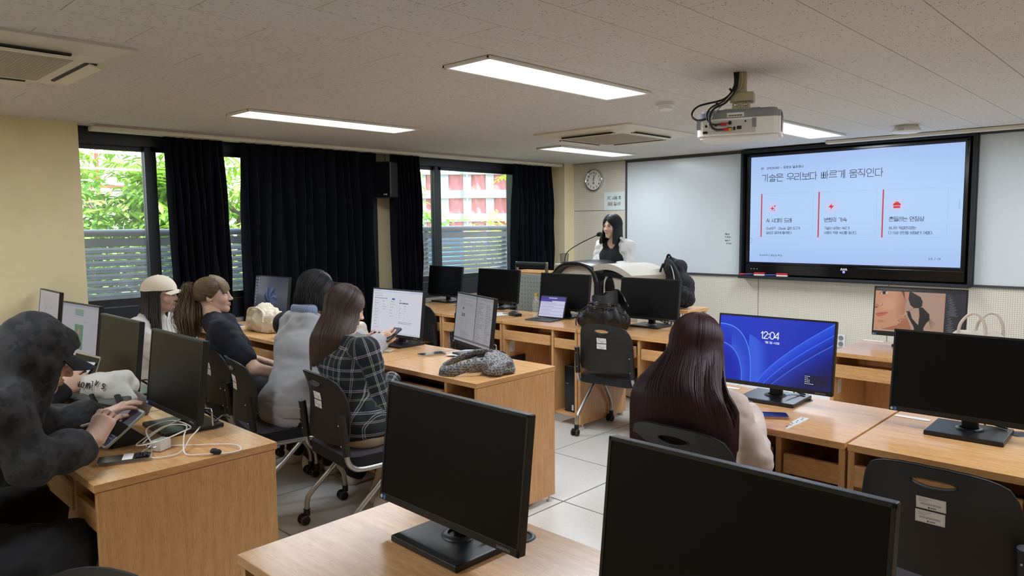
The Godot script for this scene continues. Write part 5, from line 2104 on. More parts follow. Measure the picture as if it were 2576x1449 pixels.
# ---------- lectern and its surroundings ----------
func build_lectern() -> void:
	var t := thing("lectern", "cream and black multimedia lectern with a round loudspeaker grille", "lectern", Vector3(-3.85, 0, -5.1))
	# black arch at the left: a thick inverted U
	var outer := []
	var inner := []
	for p in [Vector2(-0.545, 0.0), Vector2(-0.545, 0.9), Vector2(-0.5, 1.04), Vector2(-0.4, 1.115), Vector2(-0.26, 1.135), Vector2(-0.14, 1.125), Vector2(-0.03, 1.08), Vector2(0.035, 0.98), Vector2(0.05, 0.85), Vector2(0.05, 0.0)]:
		outer.append(p)
	for p in [Vector2(-0.51, 0.0), Vector2(-0.51, 0.9), Vector2(-0.475, 1.01), Vector2(-0.39, 1.07), Vector2(-0.26, 1.085), Vector2(-0.15, 1.075), Vector2(-0.075, 1.03), Vector2(-0.05, 0.95), Vector2(-0.045, 0.85), Vector2(-0.045, 0.0)]:
		inner.append(p)
	var g := G.new()
	var prof := func(u: float, v: float, pts: Array) -> Vector2:
		var f: float = u * (pts.size() - 1)
		var k := mini(int(f), pts.size() - 2)
		return (pts[k] as Vector2).cubic_interpolate(pts[k + 1], pts[maxi(k - 1, 0)], pts[mini(k + 2, pts.size() - 1)], f - k)
	g.sheet(54, 16, func(u, v):
		var a: Vector2 = prof.call(u, 0.0, outer)
		var b: Vector2 = prof.call(u, 0.0, inner)
		var an: float = v * TAU
		var m := (a + b) * 0.5 + (a - b) * 0.5 * cos(an)
		return Vector3(m.x, m.y, -0.2 + 0.22 * clampf(sin(an) * 1.35, -1, 1)))
	obj("arch", g, M.lectern_black, t)
	g = G.new()
	var pp := PackedVector2Array()
	for k in 40:
		pp.append(prof.call(k / 39.0, 0.0, inner))
	g.prism(pp, 0.12, X(Vector3(0, 0, -0.2)))
	obj("front_panel", g, M.lectern_cream, t)
	# body with the grille, turned a little to the left
	var B := Basis(Vector3.UP, -0.35)
	var b := Vector3(0.05, 0, -0.02)
	g = G.new()
	g.prism(PackedVector2Array([Vector2(0.0, 0.02), Vector2(0.5, 0.02), Vector2(0.5, 0.97), Vector2(0.3, 0.985), Vector2(0.1, 1.03), Vector2(0.045, 1.02), Vector2(0.01, 0.97), Vector2(0.0, 0.85)]), 0.4, Transform3D(B, b + B * Vector3(0, 0, -0.4)))
	obj("body", g, M.lectern_cream, t)
	g = G.new()
	var Xg := Transform3D(B * Basis(Vector3.RIGHT, PI / 2) * Basis.from_scale(Vector3(0.85, 1, 1.1)), b + B * Vector3(0.1, 0.915, 0))
	g.lathe([Vector2(0.0, 0.006), Vector2(0.078, 0.006), Vector2(0.086, 0.003), Vector2(0.088, 0.0)], 32, Xg, true)
	for k in 22:
		var an := TAU * k / 22
		g.box(Xg * Vector3(cos(an) * 0.042, 0.0065, sin(an) * 0.042), Vector3(0.036, 0.0025, 0.0022), 0.0, Xg.basis.orthonormalized() * Basis(Vector3.UP, -an))
	obj("speaker_grille", g, M.black_plastic, t)
	g = G.new()
	var rail := Transform3D(B, b)
	g.box(rail * Vector3(0.25, 1.03, -0.12), Vector3(0.44, 0.055, 0.3), 0.01, B * Basis(Vector3.BACK, -0.05))
	g.box(rail * Vector3(0.27, 1.035, 0.035), Vector3(0.3, 0.022, 0.012), 0.003, B * Basis(Vector3.BACK, -0.05))
	obj("drawer", g, M.lectern_black, t)
	g = G.new()
	g.sheet(16, 10, func(u, v): return rail * Vector3(-0.05 + u * 0.56, 1.075 + 0.035 * sin(u * PI) - 0.055 * u * u, 0.07 - v * 0.4), 0.05)
	obj("writing_top", g, M.lectern_cream, t)
	g = G.new()
	g.box(Vector3(-0.38, 1.078, -0.33), Vector3(0.5, 0.024, 0.34), 0.006)
	g.box(Vector3(-0.38, 0.54, -0.38), Vector3(0.46, 1.06, 0.22), 0.006)
	obj("rear_desk", g, M.lectern_cream, t)
	# gooseneck microphone on the arch
	var mi := thing("microphone", "black gooseneck microphone rising from the lectern to the speaker", "microphone", Vector3(-4.385, 1.09, -5.3))
	g = G.new()
	g.lathe([Vector2(0.0, 0.02), Vector2(0.022, 0.02), Vector2(0.03, 0.0)], 18)
	obj("foot", g, M.black_plastic, mi)
	g = G.new()
	g.tube(curve([Vector3(0, 0.01, 0), Vector3(0.01, 0.08, 0), Vector3(0.06, 0.134, -0.005), Vector3(0.18, 0.199, -0.02), Vector3(0.35, 0.27, -0.04)], 6), 0.0045, 8)
	obj("gooseneck", g, M.black_plastic, mi)
	g = G.new()
	g.ball(Vector3(0.372, 0.279, -0.042), Vector3(0.03, 0.021, 0.021), 16, Basis(Vector3.BACK, 0.4))
	obj("windscreen", g, M.rubber, mi)
	# wire-mesh cup
	g = G.new()
	for k in 16:
		for q in [-1, 1]:
			var pts := []
			for s in 7:
				var an: float = TAU * k / 16 + q * s * 0.2
				pts.append(Vector3(cos(an), 0, sin(an)) * (0.034 + s * 0.0012) + Vector3(0, s * 0.0155, 0))
			g.tube(pts, 0.0012, 4, false)
	for y in [0.0, 0.093]:
		g.tube(range(25).map(func(k): return Vector3(cos(TAU * k / 24.0) * (0.034 + y * 0.08), y, sin(TAU * k / 24.0) * (0.034 + y * 0.08))), 0.0025, 6, false)
	var cup := solo("pen_cup", g, M.grey_frame, "grey wire-mesh pen cup on the lectern beside the microphone", "cup")
	cup.position = Vector3(-4.44, 1.09, -5.36)
	# perforated cart with a padded handle
	t = thing("equipment_cart", "pale green-grey perforated panel cart with steel posts and black roll handle", "cart", Vector3(-4.76, 0, -5.25))
	p_cart(t)
	# small wooden stand with the backpack
	t = thing("side_table", "small wooden stand that carries the black backpack beside the lectern", "table", Vector3(-3.15, 0, -5.24))
	g = G.new()
	g.box(Vector3(0, 0.755, -0.02), Vector3(0.4, 0.03, 0.34), 0.003)
	obj("top", g, M.wood_flat, t)
	for x in [-0.17, 0.17]:
		for z in [-0.16, 0.12]:
			g = G.new()
			g.box(Vector3(x, 0.37, z), Vector3(0.03, 0.74, 0.03), 0.002)
			obj("leg", g, M.beige_metal, t)
	g = G.new()
	for k in 3:
		g.tube(curve([Vector3(0.1 + k * 0.02, 0.74, 0.13), Vector3(0.09 + k * 0.03, 0.69, 0.14), Vector3(0.11 + k * 0.03, 0.665, 0.14), Vector3(0.13 + k * 0.02, 0.7, 0.14)], 5), 0.003, 6)
	obj("cable_hook", g, M.grey_frame, t)


func p_cart(t: Node3D) -> void:
	for x in [-0.2, 0.19]:
		var g := G.new()
		g.box(Vector3(x, 0.57, 0), Vector3(0.028, 1.06, 0.028), 0.006)
		obj("post", g, M.steel, t)
		g = G.new()
		g.ball(Vector3(x, 0.03, 0), Vector3(0.02, 0.03, 0.03), 12)
		obj("wheel", g, M.rubber, t)
	var g := G.new()
	g.tube([Vector3(-0.19, 1.07, 0), Vector3(0.18, 1.07, 0)], 0.03, 16)
	obj("handle_roll", g, M.rubber, t)
	g = G.new()
	g.box(Vector3(-0.005, 0.62, 0.005), Vector3(0.37, 0.72, 0.012), 0.003)
	obj("perforated_panel", g, M.perf_grey, t)
	g = G.new()
	for a in 9:
		for b in 17:
			g.lathe([Vector2(0, 0.0002), Vector2(0.0042, 0.0002)], 8, X(Vector3(-0.165 + a * 0.04, 0.3 + b * 0.04, 0.0112), 0, PI / 2))
	obj("hole", g, M.rubber, t).set_meta("kind", "stuff")
	g = G.new()
	g.box(Vector3(-0.1, 0.985, -0.2), Vector3(0.62, 0.022, 0.34), 0.003)
	obj("shelf", g, M.wood_flat, t)
	g = G.new()
	for x in [-0.36, 0.16]:
		g.box(Vector3(x, 0.49, -0.3), Vector3(0.03, 0.97, 0.03), 0.003)
	obj("rear_leg", g, M.steel, t)


# ---------- people: one continuous body, clothes and hair laid over it ----------
var head_cache: G
var hand_cache := {}
const SKIN := Color(0.66, 0.42, 0.31)


func head_shape() -> G:
	if head_cache:
		return head_cache
	var f := F.new(Vector3(-0.095, -0.125, -0.13), Vector3(0.095, 0.14, 0.125), 0.0036)
	f.ell(Vector3(0, 0.03, 0.014), Vector3(0.073, 0.086, 0.09), 0.02)
	f.ell(Vector3(0, -0.022, -0.036), Vector3(0.055, 0.082, 0.055), 0.04)
	f.cap(Vector3(-0.04, -0.06, -0.01), Vector3(-0.009, -0.092, -0.062), 0.018, 0.012, 0.03)
	f.cap(Vector3(0.04, -0.06, -0.01), Vector3(0.009, -0.092, -0.062), 0.018, 0.012, 0.03)
	f.ell(Vector3(0, -0.088, -0.072), Vector3(0.02, 0.014, 0.014), 0.025)
	for s in [-1.0, 1.0]:
		f.ell(Vector3(s * 0.036, -0.026, -0.062), Vector3(0.022, 0.022, 0.018), 0.02)
		f.cap(Vector3(s * 0.014, 0.026, -0.084), Vector3(s * 0.044, 0.024, -0.07), 0.007, 0.006, 0.012)
		f.ell(Vector3(s * 0.031, 0.005, -0.094), Vector3(0.019, 0.0105, 0.014), 0.01, Basis(), true)
		f.cap(Vector3(s * 0.017, 0.011, -0.082), Vector3(s * 0.045, 0.01, -0.073), 0.004, 0.004, 0.006)
		# ear
		f.ell(Vector3(s * 0.075, -0.004, 0.008), Vector3(0.009, 0.031, 0.018), 0.006, Basis(Vector3.UP, s * 0.35))
		f.ell(Vector3(s * 0.084, 0.002, 0.004), Vector3(0.006, 0.017, 0.009), 0.004, Basis(Vector3.UP, s * 0.35), true)
	f.cap(Vector3(0, 0.014, -0.088), Vector3(0, -0.024, -0.104), 0.0065, 0.009, 0.014)
	f.ell(Vector3(0, -0.028, -0.106), Vector3(0.0105, 0.009, 0.011), 0.008)
	for s in [-1.0, 1.0]:
		f.ell(Vector3(s * 0.0115, -0.031, -0.096), Vector3(0.008, 0.007, 0.01), 0.006)
		f.cap(Vector3(s * 0.001, -0.0535, -0.0935), Vector3(s * 0.021, -0.058, -0.0835), 0.0055, 0.003, 0.006)
		f.cap(Vector3(0, -0.064, -0.0925), Vector3(s * 0.018, -0.06, -0.0845), 0.0058, 0.003, 0.006)
	f.cap(Vector3(0, -0.05, 0.02), Vector3(0, -0.14, 0.03), 0.048, 0.046, 0.03)
	var g := G.new()
	f.net(g)
	g.tinted = true
	for k in g.v.size():
		var p := g.v[k]
		var c := SKIN
		var lip := Vector2(p.x / 0.022, (p.y + 0.0585 + absf(p.x) * 0.05) / 0.0105).length()
		if p.z < -0.078 and lip < 1.0:
			c = c.lerp(Color(0.55, 0.22, 0.18), 0.65 * smoothstep(1.0, 0.75, lip))
		if p.z < -0.084 and absf(p.y + 0.0588) < 0.0022 and absf(p.x) < 0.017:
			c = Color(0.28, 0.1, 0.09)
		c = c.lerp(Color(0.66, 0.32, 0.25), 0.3 * clampf(1.0 - (Vector3(absf(p.x), p.y, p.z) - Vector3(0.038, -0.03, -0.075)).length() / 0.03, 0, 1))
		g.c[k] = c
	head_cache = g
	return g


# a hand: wrist at the origin, fingers along -z, palm down; side is +1 for a right hand. curls: four finger curls; thumb: 0 flat, 1 across
func hand_shape(side: float, curls: Array, thumb: float, spread := 1.0) -> G:
	var key := [side, curls, thumb, spread]
	if hand_cache.has(key):
		return hand_cache[key]
	var f := F.new(Vector3(-0.085, -0.11, -0.2), Vector3(0.085, 0.04, 0.05), 0.0034)
	var len := [0.066, 0.073, 0.068, 0.054]
	f.cap(Vector3(0, 0, 0.045), Vector3(0, 0, 0.0), 0.025, 0.024, 0.02)
	for k in 4:
		var x: float = (-0.027 + 0.0185 * k) * side
		var base := Vector3(x, 0.003 - 0.003 * absf(k - 1.2), -0.082 + 0.005 * absf(k - 1.2))
		f.cap(Vector3(x * 0.6, -0.002, -0.008), base, 0.0165, 0.0115, 0.014)
		var d := Vector3((k - 1.5) * 0.1 * side * spread, 0, -1).normalized()
		var p := base
		var a := 0.0
		var parts := [0.48, 0.29, 0.23]
		var rr := [0.0092, 0.0083, 0.0074, 0.0064]
		for j in 3:
			a += curls[k] * [0.75, 1.0, 0.7][j]
			var q: Vector3 = p + (d * cos(a) + Vector3.DOWN * sin(a)) * (len[k] * parts[j])
			f.cap(p, q, rr[j] - 0.0004 * k, rr[j + 1] - 0.0004 * k, 0.003)
			p = q
	var tb := Vector3(-0.022 * side, -0.006, -0.02)
	var dir := Vector3(-side * lerpf(0.75, 0.1, thumb), -lerpf(0.15, 0.75, thumb), -0.75).normalized()
	var t1 := tb + dir * 0.042
	var dir2 := Vector3(-side * lerpf(0.35, -0.45, thumb), -lerpf(0.1, 0.35, thumb), -0.85).normalized()
	var t2 := t1 + dir2 * 0.03
	f.cap(tb, t1, 0.0155, 0.0105, 0.012)
	f.cap(t1, t2, 0.0105, 0.009, 0.004)
	f.cap(t2, t2 + dir2 * 0.022, 0.009, 0.007, 0.003)
	var g := G.new()
	f.net(g)
	g.tinted = true
	for k in g.v.size():
		g.c[k] = SKIN.lerp(Color(0.66, 0.34, 0.26), clampf((-g.v[k].z - 0.1) * 6.0, 0, 0.35))
	hand_cache[key] = g
	return g


func bounds(list: Array, m: float) -> Array:
	var lo := Vector3.ONE * 1e9
	var hi := -lo
	for b in list:
		for e in 2:
			var r := Vector3.ONE * (maxf(b[2], b[3]) + m)
			lo = lo.min(b[e] - r)
			hi = hi.max(b[e] + r)
	return [lo, hi]


func torso_bones(J: Dictionary, fat := 1.0) -> Array:
	var X2: Vector3 = (J.shR - J.shL).normalized()
	var hip: Vector3 = J.hip
	var chest: Vector3 = J.chest
	var neck: Vector3 = J.neck
	var hx: Vector3 = J.get("hx", X2)
	var w := hip.lerp(chest, 0.5)
	var wx := (hx + X2).normalized()
	return [
		[hip - hx * 0.07, hip + hx * 0.07, 0.108 * fat, 0.108 * fat, 0.05],
		[hip - hx * 0.055, w - wx * 0.045, 0.1 * fat, 0.086 * fat, 0.05], [hip + hx * 0.055, w + wx * 0.045, 0.1 * fat, 0.086 * fat, 0.05],
		[w - wx * 0.045, chest - X2 * 0.06, 0.086 * fat, 0.094 * fat, 0.05], [w + wx * 0.045, chest + X2 * 0.06, 0.086 * fat, 0.094 * fat, 0.05],
		[chest - X2 * 0.06, chest + X2 * 0.06, 0.094 * fat, 0.094 * fat, 0.05],
		[chest - X2 * 0.05, J.shL + X2 * 0.02 - Vector3(0, 0.015, 0), 0.085 * fat, 0.05, 0.05], [chest + X2 * 0.05, J.shR - X2 * 0.02 - Vector3(0, 0.015, 0), 0.085 * fat, 0.05, 0.05],
		[neck - Vector3(0, 0.03, 0) - X2 * 0.02, J.shL, 0.048, 0.047, 0.05], [neck - Vector3(0, 0.03, 0) + X2 * 0.02, J.shR, 0.048, 0.047, 0.05],
	]


func arm_bones(J: Dictionary, s: String) -> Array:
	return [[J["sh" + s], J["el" + s], 0.045, 0.036, 0.02], [J["el" + s], J["wr" + s], 0.036, 0.024, 0.015]]


func leg_bones(J: Dictionary) -> Array:
	var X2: Vector3 = J.get("hx", (J.shR - J.shL).normalized())
	var out := []
	for s in ["L", "R"]:
		var h: Vector3 = J.hip + X2 * (0.078 if s == "R" else -0.078) - Vector3(0, 0.01, 0)
		var d: Vector3 = (J["kn" + s] - h)
		d.y = 0
		d = d.normalized() if d.length() > 0.1 else -Vector3(0, 0, 1)
		out.append([h, J["kn" + s], 0.086, 0.057, 0.04])
		out.append([J["kn" + s], J["an" + s], 0.056, 0.038, 0.02])
		out.append([J["an" + s] - Vector3(0, 0.045, 0) - d * 0.02, J["an" + s] + d * 0.13 - Vector3(0, 0.058, 0), 0.034, 0.026, 0.02])
	return out


func field_mesh(g: G, list: Array, cell: float, fat := 0.0, ns: FastNoiseLite = null, amp := 0.0, cuts := [], extra = null, boney := false, stretch := Vector3.ONE, room := []) -> void:
	var bb := bounds(list + room, fat + amp + cell * 3.0)
	var f := F.new(bb[0], bb[1], cell)
	for b in list:
		f.cap(b[0], b[1], b[2] + fat, b[3] + fat, b[4])
	if extra != null:
		extra.call(f)
	if ns:
		f.ruffle(ns, amp, stretch)
	for c in cuts:
		f.cut(c[0], c[1])
	f.net(g, boney)


# the head's frame: turned about y, nodding about x
func head_frame(J: Dictionary) -> Transform3D:
	return Transform3D(Basis(Vector3.UP, J.get("turn", 0.0)) * Basis(Vector3.RIGHT, J.get("nod", 0.0)) * Basis(Vector3.BACK, J.get("lean", 0.0)) * Basis.from_scale(Vector3.ONE * 0.96), J.head)


func make_body(called: String, label: String, J: Dictionary, hands: Array, face := true) -> Node3D:
	var at := Vector3(J.hip.x, 0, J.hip.z)
	for k in J.keys():
		if J[k] is Vector3 and k != "hx":
			J[k] -= at
	var t := thing(called, label, "person", at)
	var H := head_frame(J)
	var list := torso_bones(J) + arm_bones(J, "L") + arm_bones(J, "R") + leg_bones(J) + [[J.neck - Vector3(0, 0.02, 0), J.head + H.basis * Vector3(0, -0.06, 0.02), 0.047, 0.045, 0.03]]
	var g := G.new()
	g.tinted = true
	g.col = SKIN
	field_mesh(g, list, 0.0125)
	for k in g.c.size():
		g.c[k] = SKIN
	g.add(head_shape(), H)
	# hands: side, finger direction, direction of the hand's back, curls, thumb
	for q in hands:
		var w: Vector3 = J["wr" + ("R" if q[0] > 0 else "L")]
		var B := Basis.looking_at(q[1], q[2])
		g.add(hand_shape(q[0], q[3], q[4], q[5] if q.size() > 5 else 1.0), Transform3D(B * Basis.from_scale(Vector3.ONE * 0.95), w))
	obj("body", g, M.skin, t)
	if face:
		for s in [-1.0, 1.0]:
			g = G.new()
			g.ball(H * Vector3(s * 0.031, 0.005, -0.0775), Vector3(0.0118, 0.0068, 0.0108), 14, H.basis.orthonormalized())
			var e := obj("eye", g, M.eye_white, t)
			g = G.new()
			g.ball(H * Vector3(s * 0.031, 0.006, -0.0838), Vector3(0.0068, 0.0064, 0.005), 12, H.basis.orthonormalized())
			obj("iris", g, M.eye_dark, e)
			g = G.new()
			g.tube(curve([H * Vector3(s * 0.0165, 0.008, -0.0865), H * Vector3(s * 0.03, 0.0155, -0.0905), H * Vector3(s * 0.047, 0.0085, -0.078)], 5), [0.0012, 0.0016, 0.002, 0.0016, 0.0012], 5)
			obj("eyelashes", g, M.eye_dark, e)
			g = G.new()
			g.tinted = true
			g.col = Color(0.06, 0.04, 0.03)
			g.tube(curve([H * Vector3(s * 0.015, 0.0275, -0.0925), H * Vector3(s * 0.033, 0.032, -0.088), H * Vector3(s * 0.05, 0.026, -0.075)], 5), [0.002, 0.0025, 0.0025, 0.002, 0.001], 5)
			obj("eyebrow", g, M.hair, t)
	return t


# hair that parts on top and hangs down. o: phi (half range from the back), len(phi), spread(phi), push(p), n, root and tip colours
func long_hair(t: Node3D, J: Dictionary, o: Dictionary, sd: int) -> void:
	var r := RandomNumberGenerator.new()
	r.seed = sd
	var H := head_frame(J)
	var R := Vector3(0.087, 0.099, 0.102) * float(o.get("size", 1.0))
	var c := Vector3(0, 0.028, 0.012)
	var fwd: float = o.get("part_front", -0.075)
	var path := func(phi: float, lift: float, lenk: float, w: float) -> Array:
		var side := signf(phi) if absf(phi) > 0.02 else 1.0
		var pz := lerpf(0.05, fwd, clampf(absf(phi) / 2.2, 0, 1))
		var d0 := Vector3(float(o.get("part_x", 0.0)) / R.x + side * 0.03, 1.0, (pz - c.z) / R.z)
		d0.y = sqrt(maxf(0.05, 1.0 - minf(0.95, d0.x * d0.x + d0.z * d0.z)))
		d0 = d0.normalized()
		var el: float = o.get("rim", -0.35)
		var d1 := Vector3(sin(phi) * cos(el), sin(el), cos(phi) * cos(el))
		var out := []
		for s in 8:
			var d := d0.slerp(d1, s / 7.0)
			out.append(H * (c + d * (R + Vector3.ONE * lift)))
		var p: Vector3 = out[-1]
		var L: float = o.len.call(phi) * lenk
		var hc := H * c
		var sp: float = o.spread.call(phi)
		var outd := Vector3(p.x - hc.x, 0, p.z - hc.z)
		for s in range(1, 11):
			var u := s / 10.0
			var q := p + Vector3(0, -L * u, 0) + outd * ((sp - 1.0) * u) + Vector3(sin(u * 5.0 + w), 0, cos(u * 4.0 + w * 1.7)) * 0.006 * u * float(o.get("wave", 1.0))
			out.append(o.push.call(q, phi, u))
		return out
	var g := G.new()
	g.tinted = true
	var P: float = o.phi
	var root: Color = o.root
	var tip: Color = o.tip
	g.col = root.lerp(tip, 0.4) * 0.8
	var rows := []
	for k in 49:
		rows.append(path.call(-P + 2 * P * k / 48.0, -0.004, 0.97, 0.0))
	g.sheet(48, 17, func(u, v): return rows[int(round(u * 48))][int(round(v * 17))])
	for k in int(o.n):
		var phi := r.randf_range(-P, P)
		var pts: Array = path.call(phi, r.randf_range(-0.002, 0.005), r.randf_range(0.84, 1.03), r.randf() * TAU)
		var shade := r.randf_range(0.75, 1.3)
		var w: float = r.randf_range(0.0028, 0.0052) * float(o.get("width", 1.0))
		var first := g.v.size()
		g.tube(pts, [w * 0.7, w, w, w, w, w, w, w, w, w, w, w, w * 0.95, w * 0.9, w * 0.8, w * 0.65, w * 0.45, w * 0.2], 3, false)
		for q in range(first, g.v.size()):
			var u := float((q - first) / 4) / 17.0
			g.c[q] = root.lerp(tip, u) * shade
	obj("hair", g, M.hair, t)


func strands(g: G, from: Callable, n: int, r: RandomNumberGenerator, root: Color, tip: Color, w: float) -> void:
	for k in n:
		var pts: Array = from.call(r)
		var shade := r.randf_range(0.85, 1.16)
		var first := g.v.size()
		var m := pts.size()
		var rad := []
		for q in m:
			rad.append(w * (1.0 if q < m * 0.7 else lerpf(1.0, 0.25, (q - m * 0.7) / (m * 0.3))))
		g.tube(pts, rad, 3, false)
		for q in range(first, g.v.size()):
			g.c[q] = root.lerp(tip, float((q - first) / 4) / m) * shade


func shoes(t: Node3D, J: Dictionary, m: Material) -> void:
	var X2: Vector3 = J.get("hx", (J.shR - J.shL).normalized())
	var legs := leg_bones(J)
	for k in [2, 5]:
		var b: Array = legs[k]
		var g := G.new()
		field_mesh(g, [[b[0], b[1], 0.042, 0.034, 0.02], [b[0] + Vector3(0, 0.0, 0), b[0] + Vector3(0, 0.035, 0), 0.042, 0.04, 0.02]], 0.008, 0.0, null, 0.0, [[Vector3(0, 0.004, 0), Vector3.DOWN]])
		obj("shoe", g, m, t)


func trousers(t: Node3D, J: Dictionary, m: Material, fat := 0.014, amp := 0.008, called := "trousers") -> void:
	var legs := leg_bones(J)
	var list := [torso_bones(J)[0]]
	for k in [0, 1, 3, 4]:
		list.append(legs[k])
	var g := G.new()
	field_mesh(g, list, 0.0135, fat, noise(9.0, 5, 3), amp, [[Vector3(0, J.hip.y + 0.1, 0), Vector3.UP]])
	obj(called, g, m, t)


func top(t: Node3D, J: Dictionary, m: Material, called: String, o := {}) -> void:
	var fat: float = o.get("fat", 0.013)
	var list := torso_bones(J, o.get("wide", 1.0))
	for s in ["L", "R"]:
		var a := arm_bones(J, s)
		var sl: float = o.get("sleeve", 1.0)     # 0.5: to above the elbow; 1: to the wrist
		if sl < 0.75:
			list.append([a[0][0], a[0][0].lerp(a[0][1], sl * 1.4), a[0][2] + 0.004, a[0][2] + 0.004, 0.03])
		else:
			list.append([a[0][0], a[0][1], a[0][2] + 0.003, a[0][3] + 0.005, 0.03])
			list.append([a[1][0], a[1][0].lerp(a[1][1], float(o.get("reach", 0.93))), a[1][2] + 0.004, a[1][3] + float(o.get("cuff", 0.008)), 0.02])
	var cuts := [[Vector3(0, J.neck.y + float(o.get("collar", 0.012)), 0), Vector3.UP]]
	if o.get("hem", 0.0) != 0.0:
		cuts.append([J.hip + Vector3(0, o.hem, 0), (J.hip - J.chest).normalized()])
	var g := G.new()
	field_mesh(g, list, o.get("cell", 0.012), fat, crease(o.get("freq", 10.0) * 0.55, o.get("seed", 3)), o.get("amp", 0.008), cuts, o.get("extra"), o.get("boney", false), o.get("stretch", Vector3(1, 1.6, 1)), o.get("room", []))
	obj(called, g, m, t)


const FLAT := [0.15, 0.15, 0.15, 0.18]
const BENT := [0.45, 0.5, 0.52, 0.55]


func build_people() -> void:
	person_tartan()
	person_grey_hood()
	person_ponytail()
	person_cap()
	person_red_hair()
	person_camouflage()
	person_hidden()
	person_speaker()


func person_tartan() -> void:
	var J := {"hip": Vector3(-2.93, 0.5, -1.97), "chest": Vector3(-3.0, 0.77, -1.985), "neck": Vector3(-3.06, 0.925, -2.0), "head": Vector3(-3.115, 1.05, -2.035), "turn": -0.2, "nod": -0.3,
		"shL": Vector3(-3.2, 0.87, -2.0), "shR": Vector3(-2.875, 0.875, -1.98), "elL": Vector3(-3.33, 0.67, -2.1), "elR": Vector3(-2.83, 0.615, -2.03), "wrL": Vector3(-3.28, 0.64, -2.3), "wrR": Vector3(-3.06, 0.65, -2.27),
		"knL": Vector3(-3.05, 0.5, -2.36), "knR": Vector3(-2.83, 0.5, -2.36), "anL": Vector3(-3.08, 0.09, -2.2), "anR": Vector3(-2.93, 0.09, -2.12), "hx": Vector3(0.99, 0, 0.1)}
	var t := make_body("person", "seated person in a dark tartan shirt with long straight brown hair, typing at a keyboard", J, [[1.0, Vector3(-0.65, -0.1, -0.75), Vector3(0, 1, 0), [0.3, 0.32, 0.34, 0.36], 0.3], [-1.0, Vector3(0.3, -0.1, -0.95), Vector3(0, 1, 0), [0.3, 0.32, 0.34, 0.36], 0.3]])
	top(t, J, M.tartan, "tartan_shirt", {"fat": 0.018, "amp": 0.008, "hem": -0.07, "boney": true, "cell": 0.009, "wide": 1.05, "cuff": 0.014, "freq": 8.0})
	trousers(t, J, M.beige_cloth, 0.008, 0.006)
	shoes(t, J, M.shoe_white)
	var back := J.chest.z as float
	long_hair(t, J, {"phi": 2.35, "n": 1300, "width": 0.62, "root": Color(0.045, 0.022, 0.014), "tip": Color(0.075, 0.045, 0.03), "rim": -0.3,
		"len": func(phi): return lerpf(0.3, 0.25, clampf(absf(phi) / 2.3, 0, 1)) + (0.03 if phi < -0.4 else 0.0), "spread": func(phi): return 1.0,
		"push": func(p, phi, u):
			var q: Vector3 = p
			var w := smoothstep(0.0, 0.8, u)
			q.x = lerpf(q.x, J.neck.x - 0.06 * w + sin(clampf(phi * 0.75, -1.5, 1.5)) * 0.135, w)
			q.z = lerpf(q.z, back + 0.135 * cos(phi * 0.62) - 0.01, smoothstep(0.0, 0.6, u))
			return q}, 31)


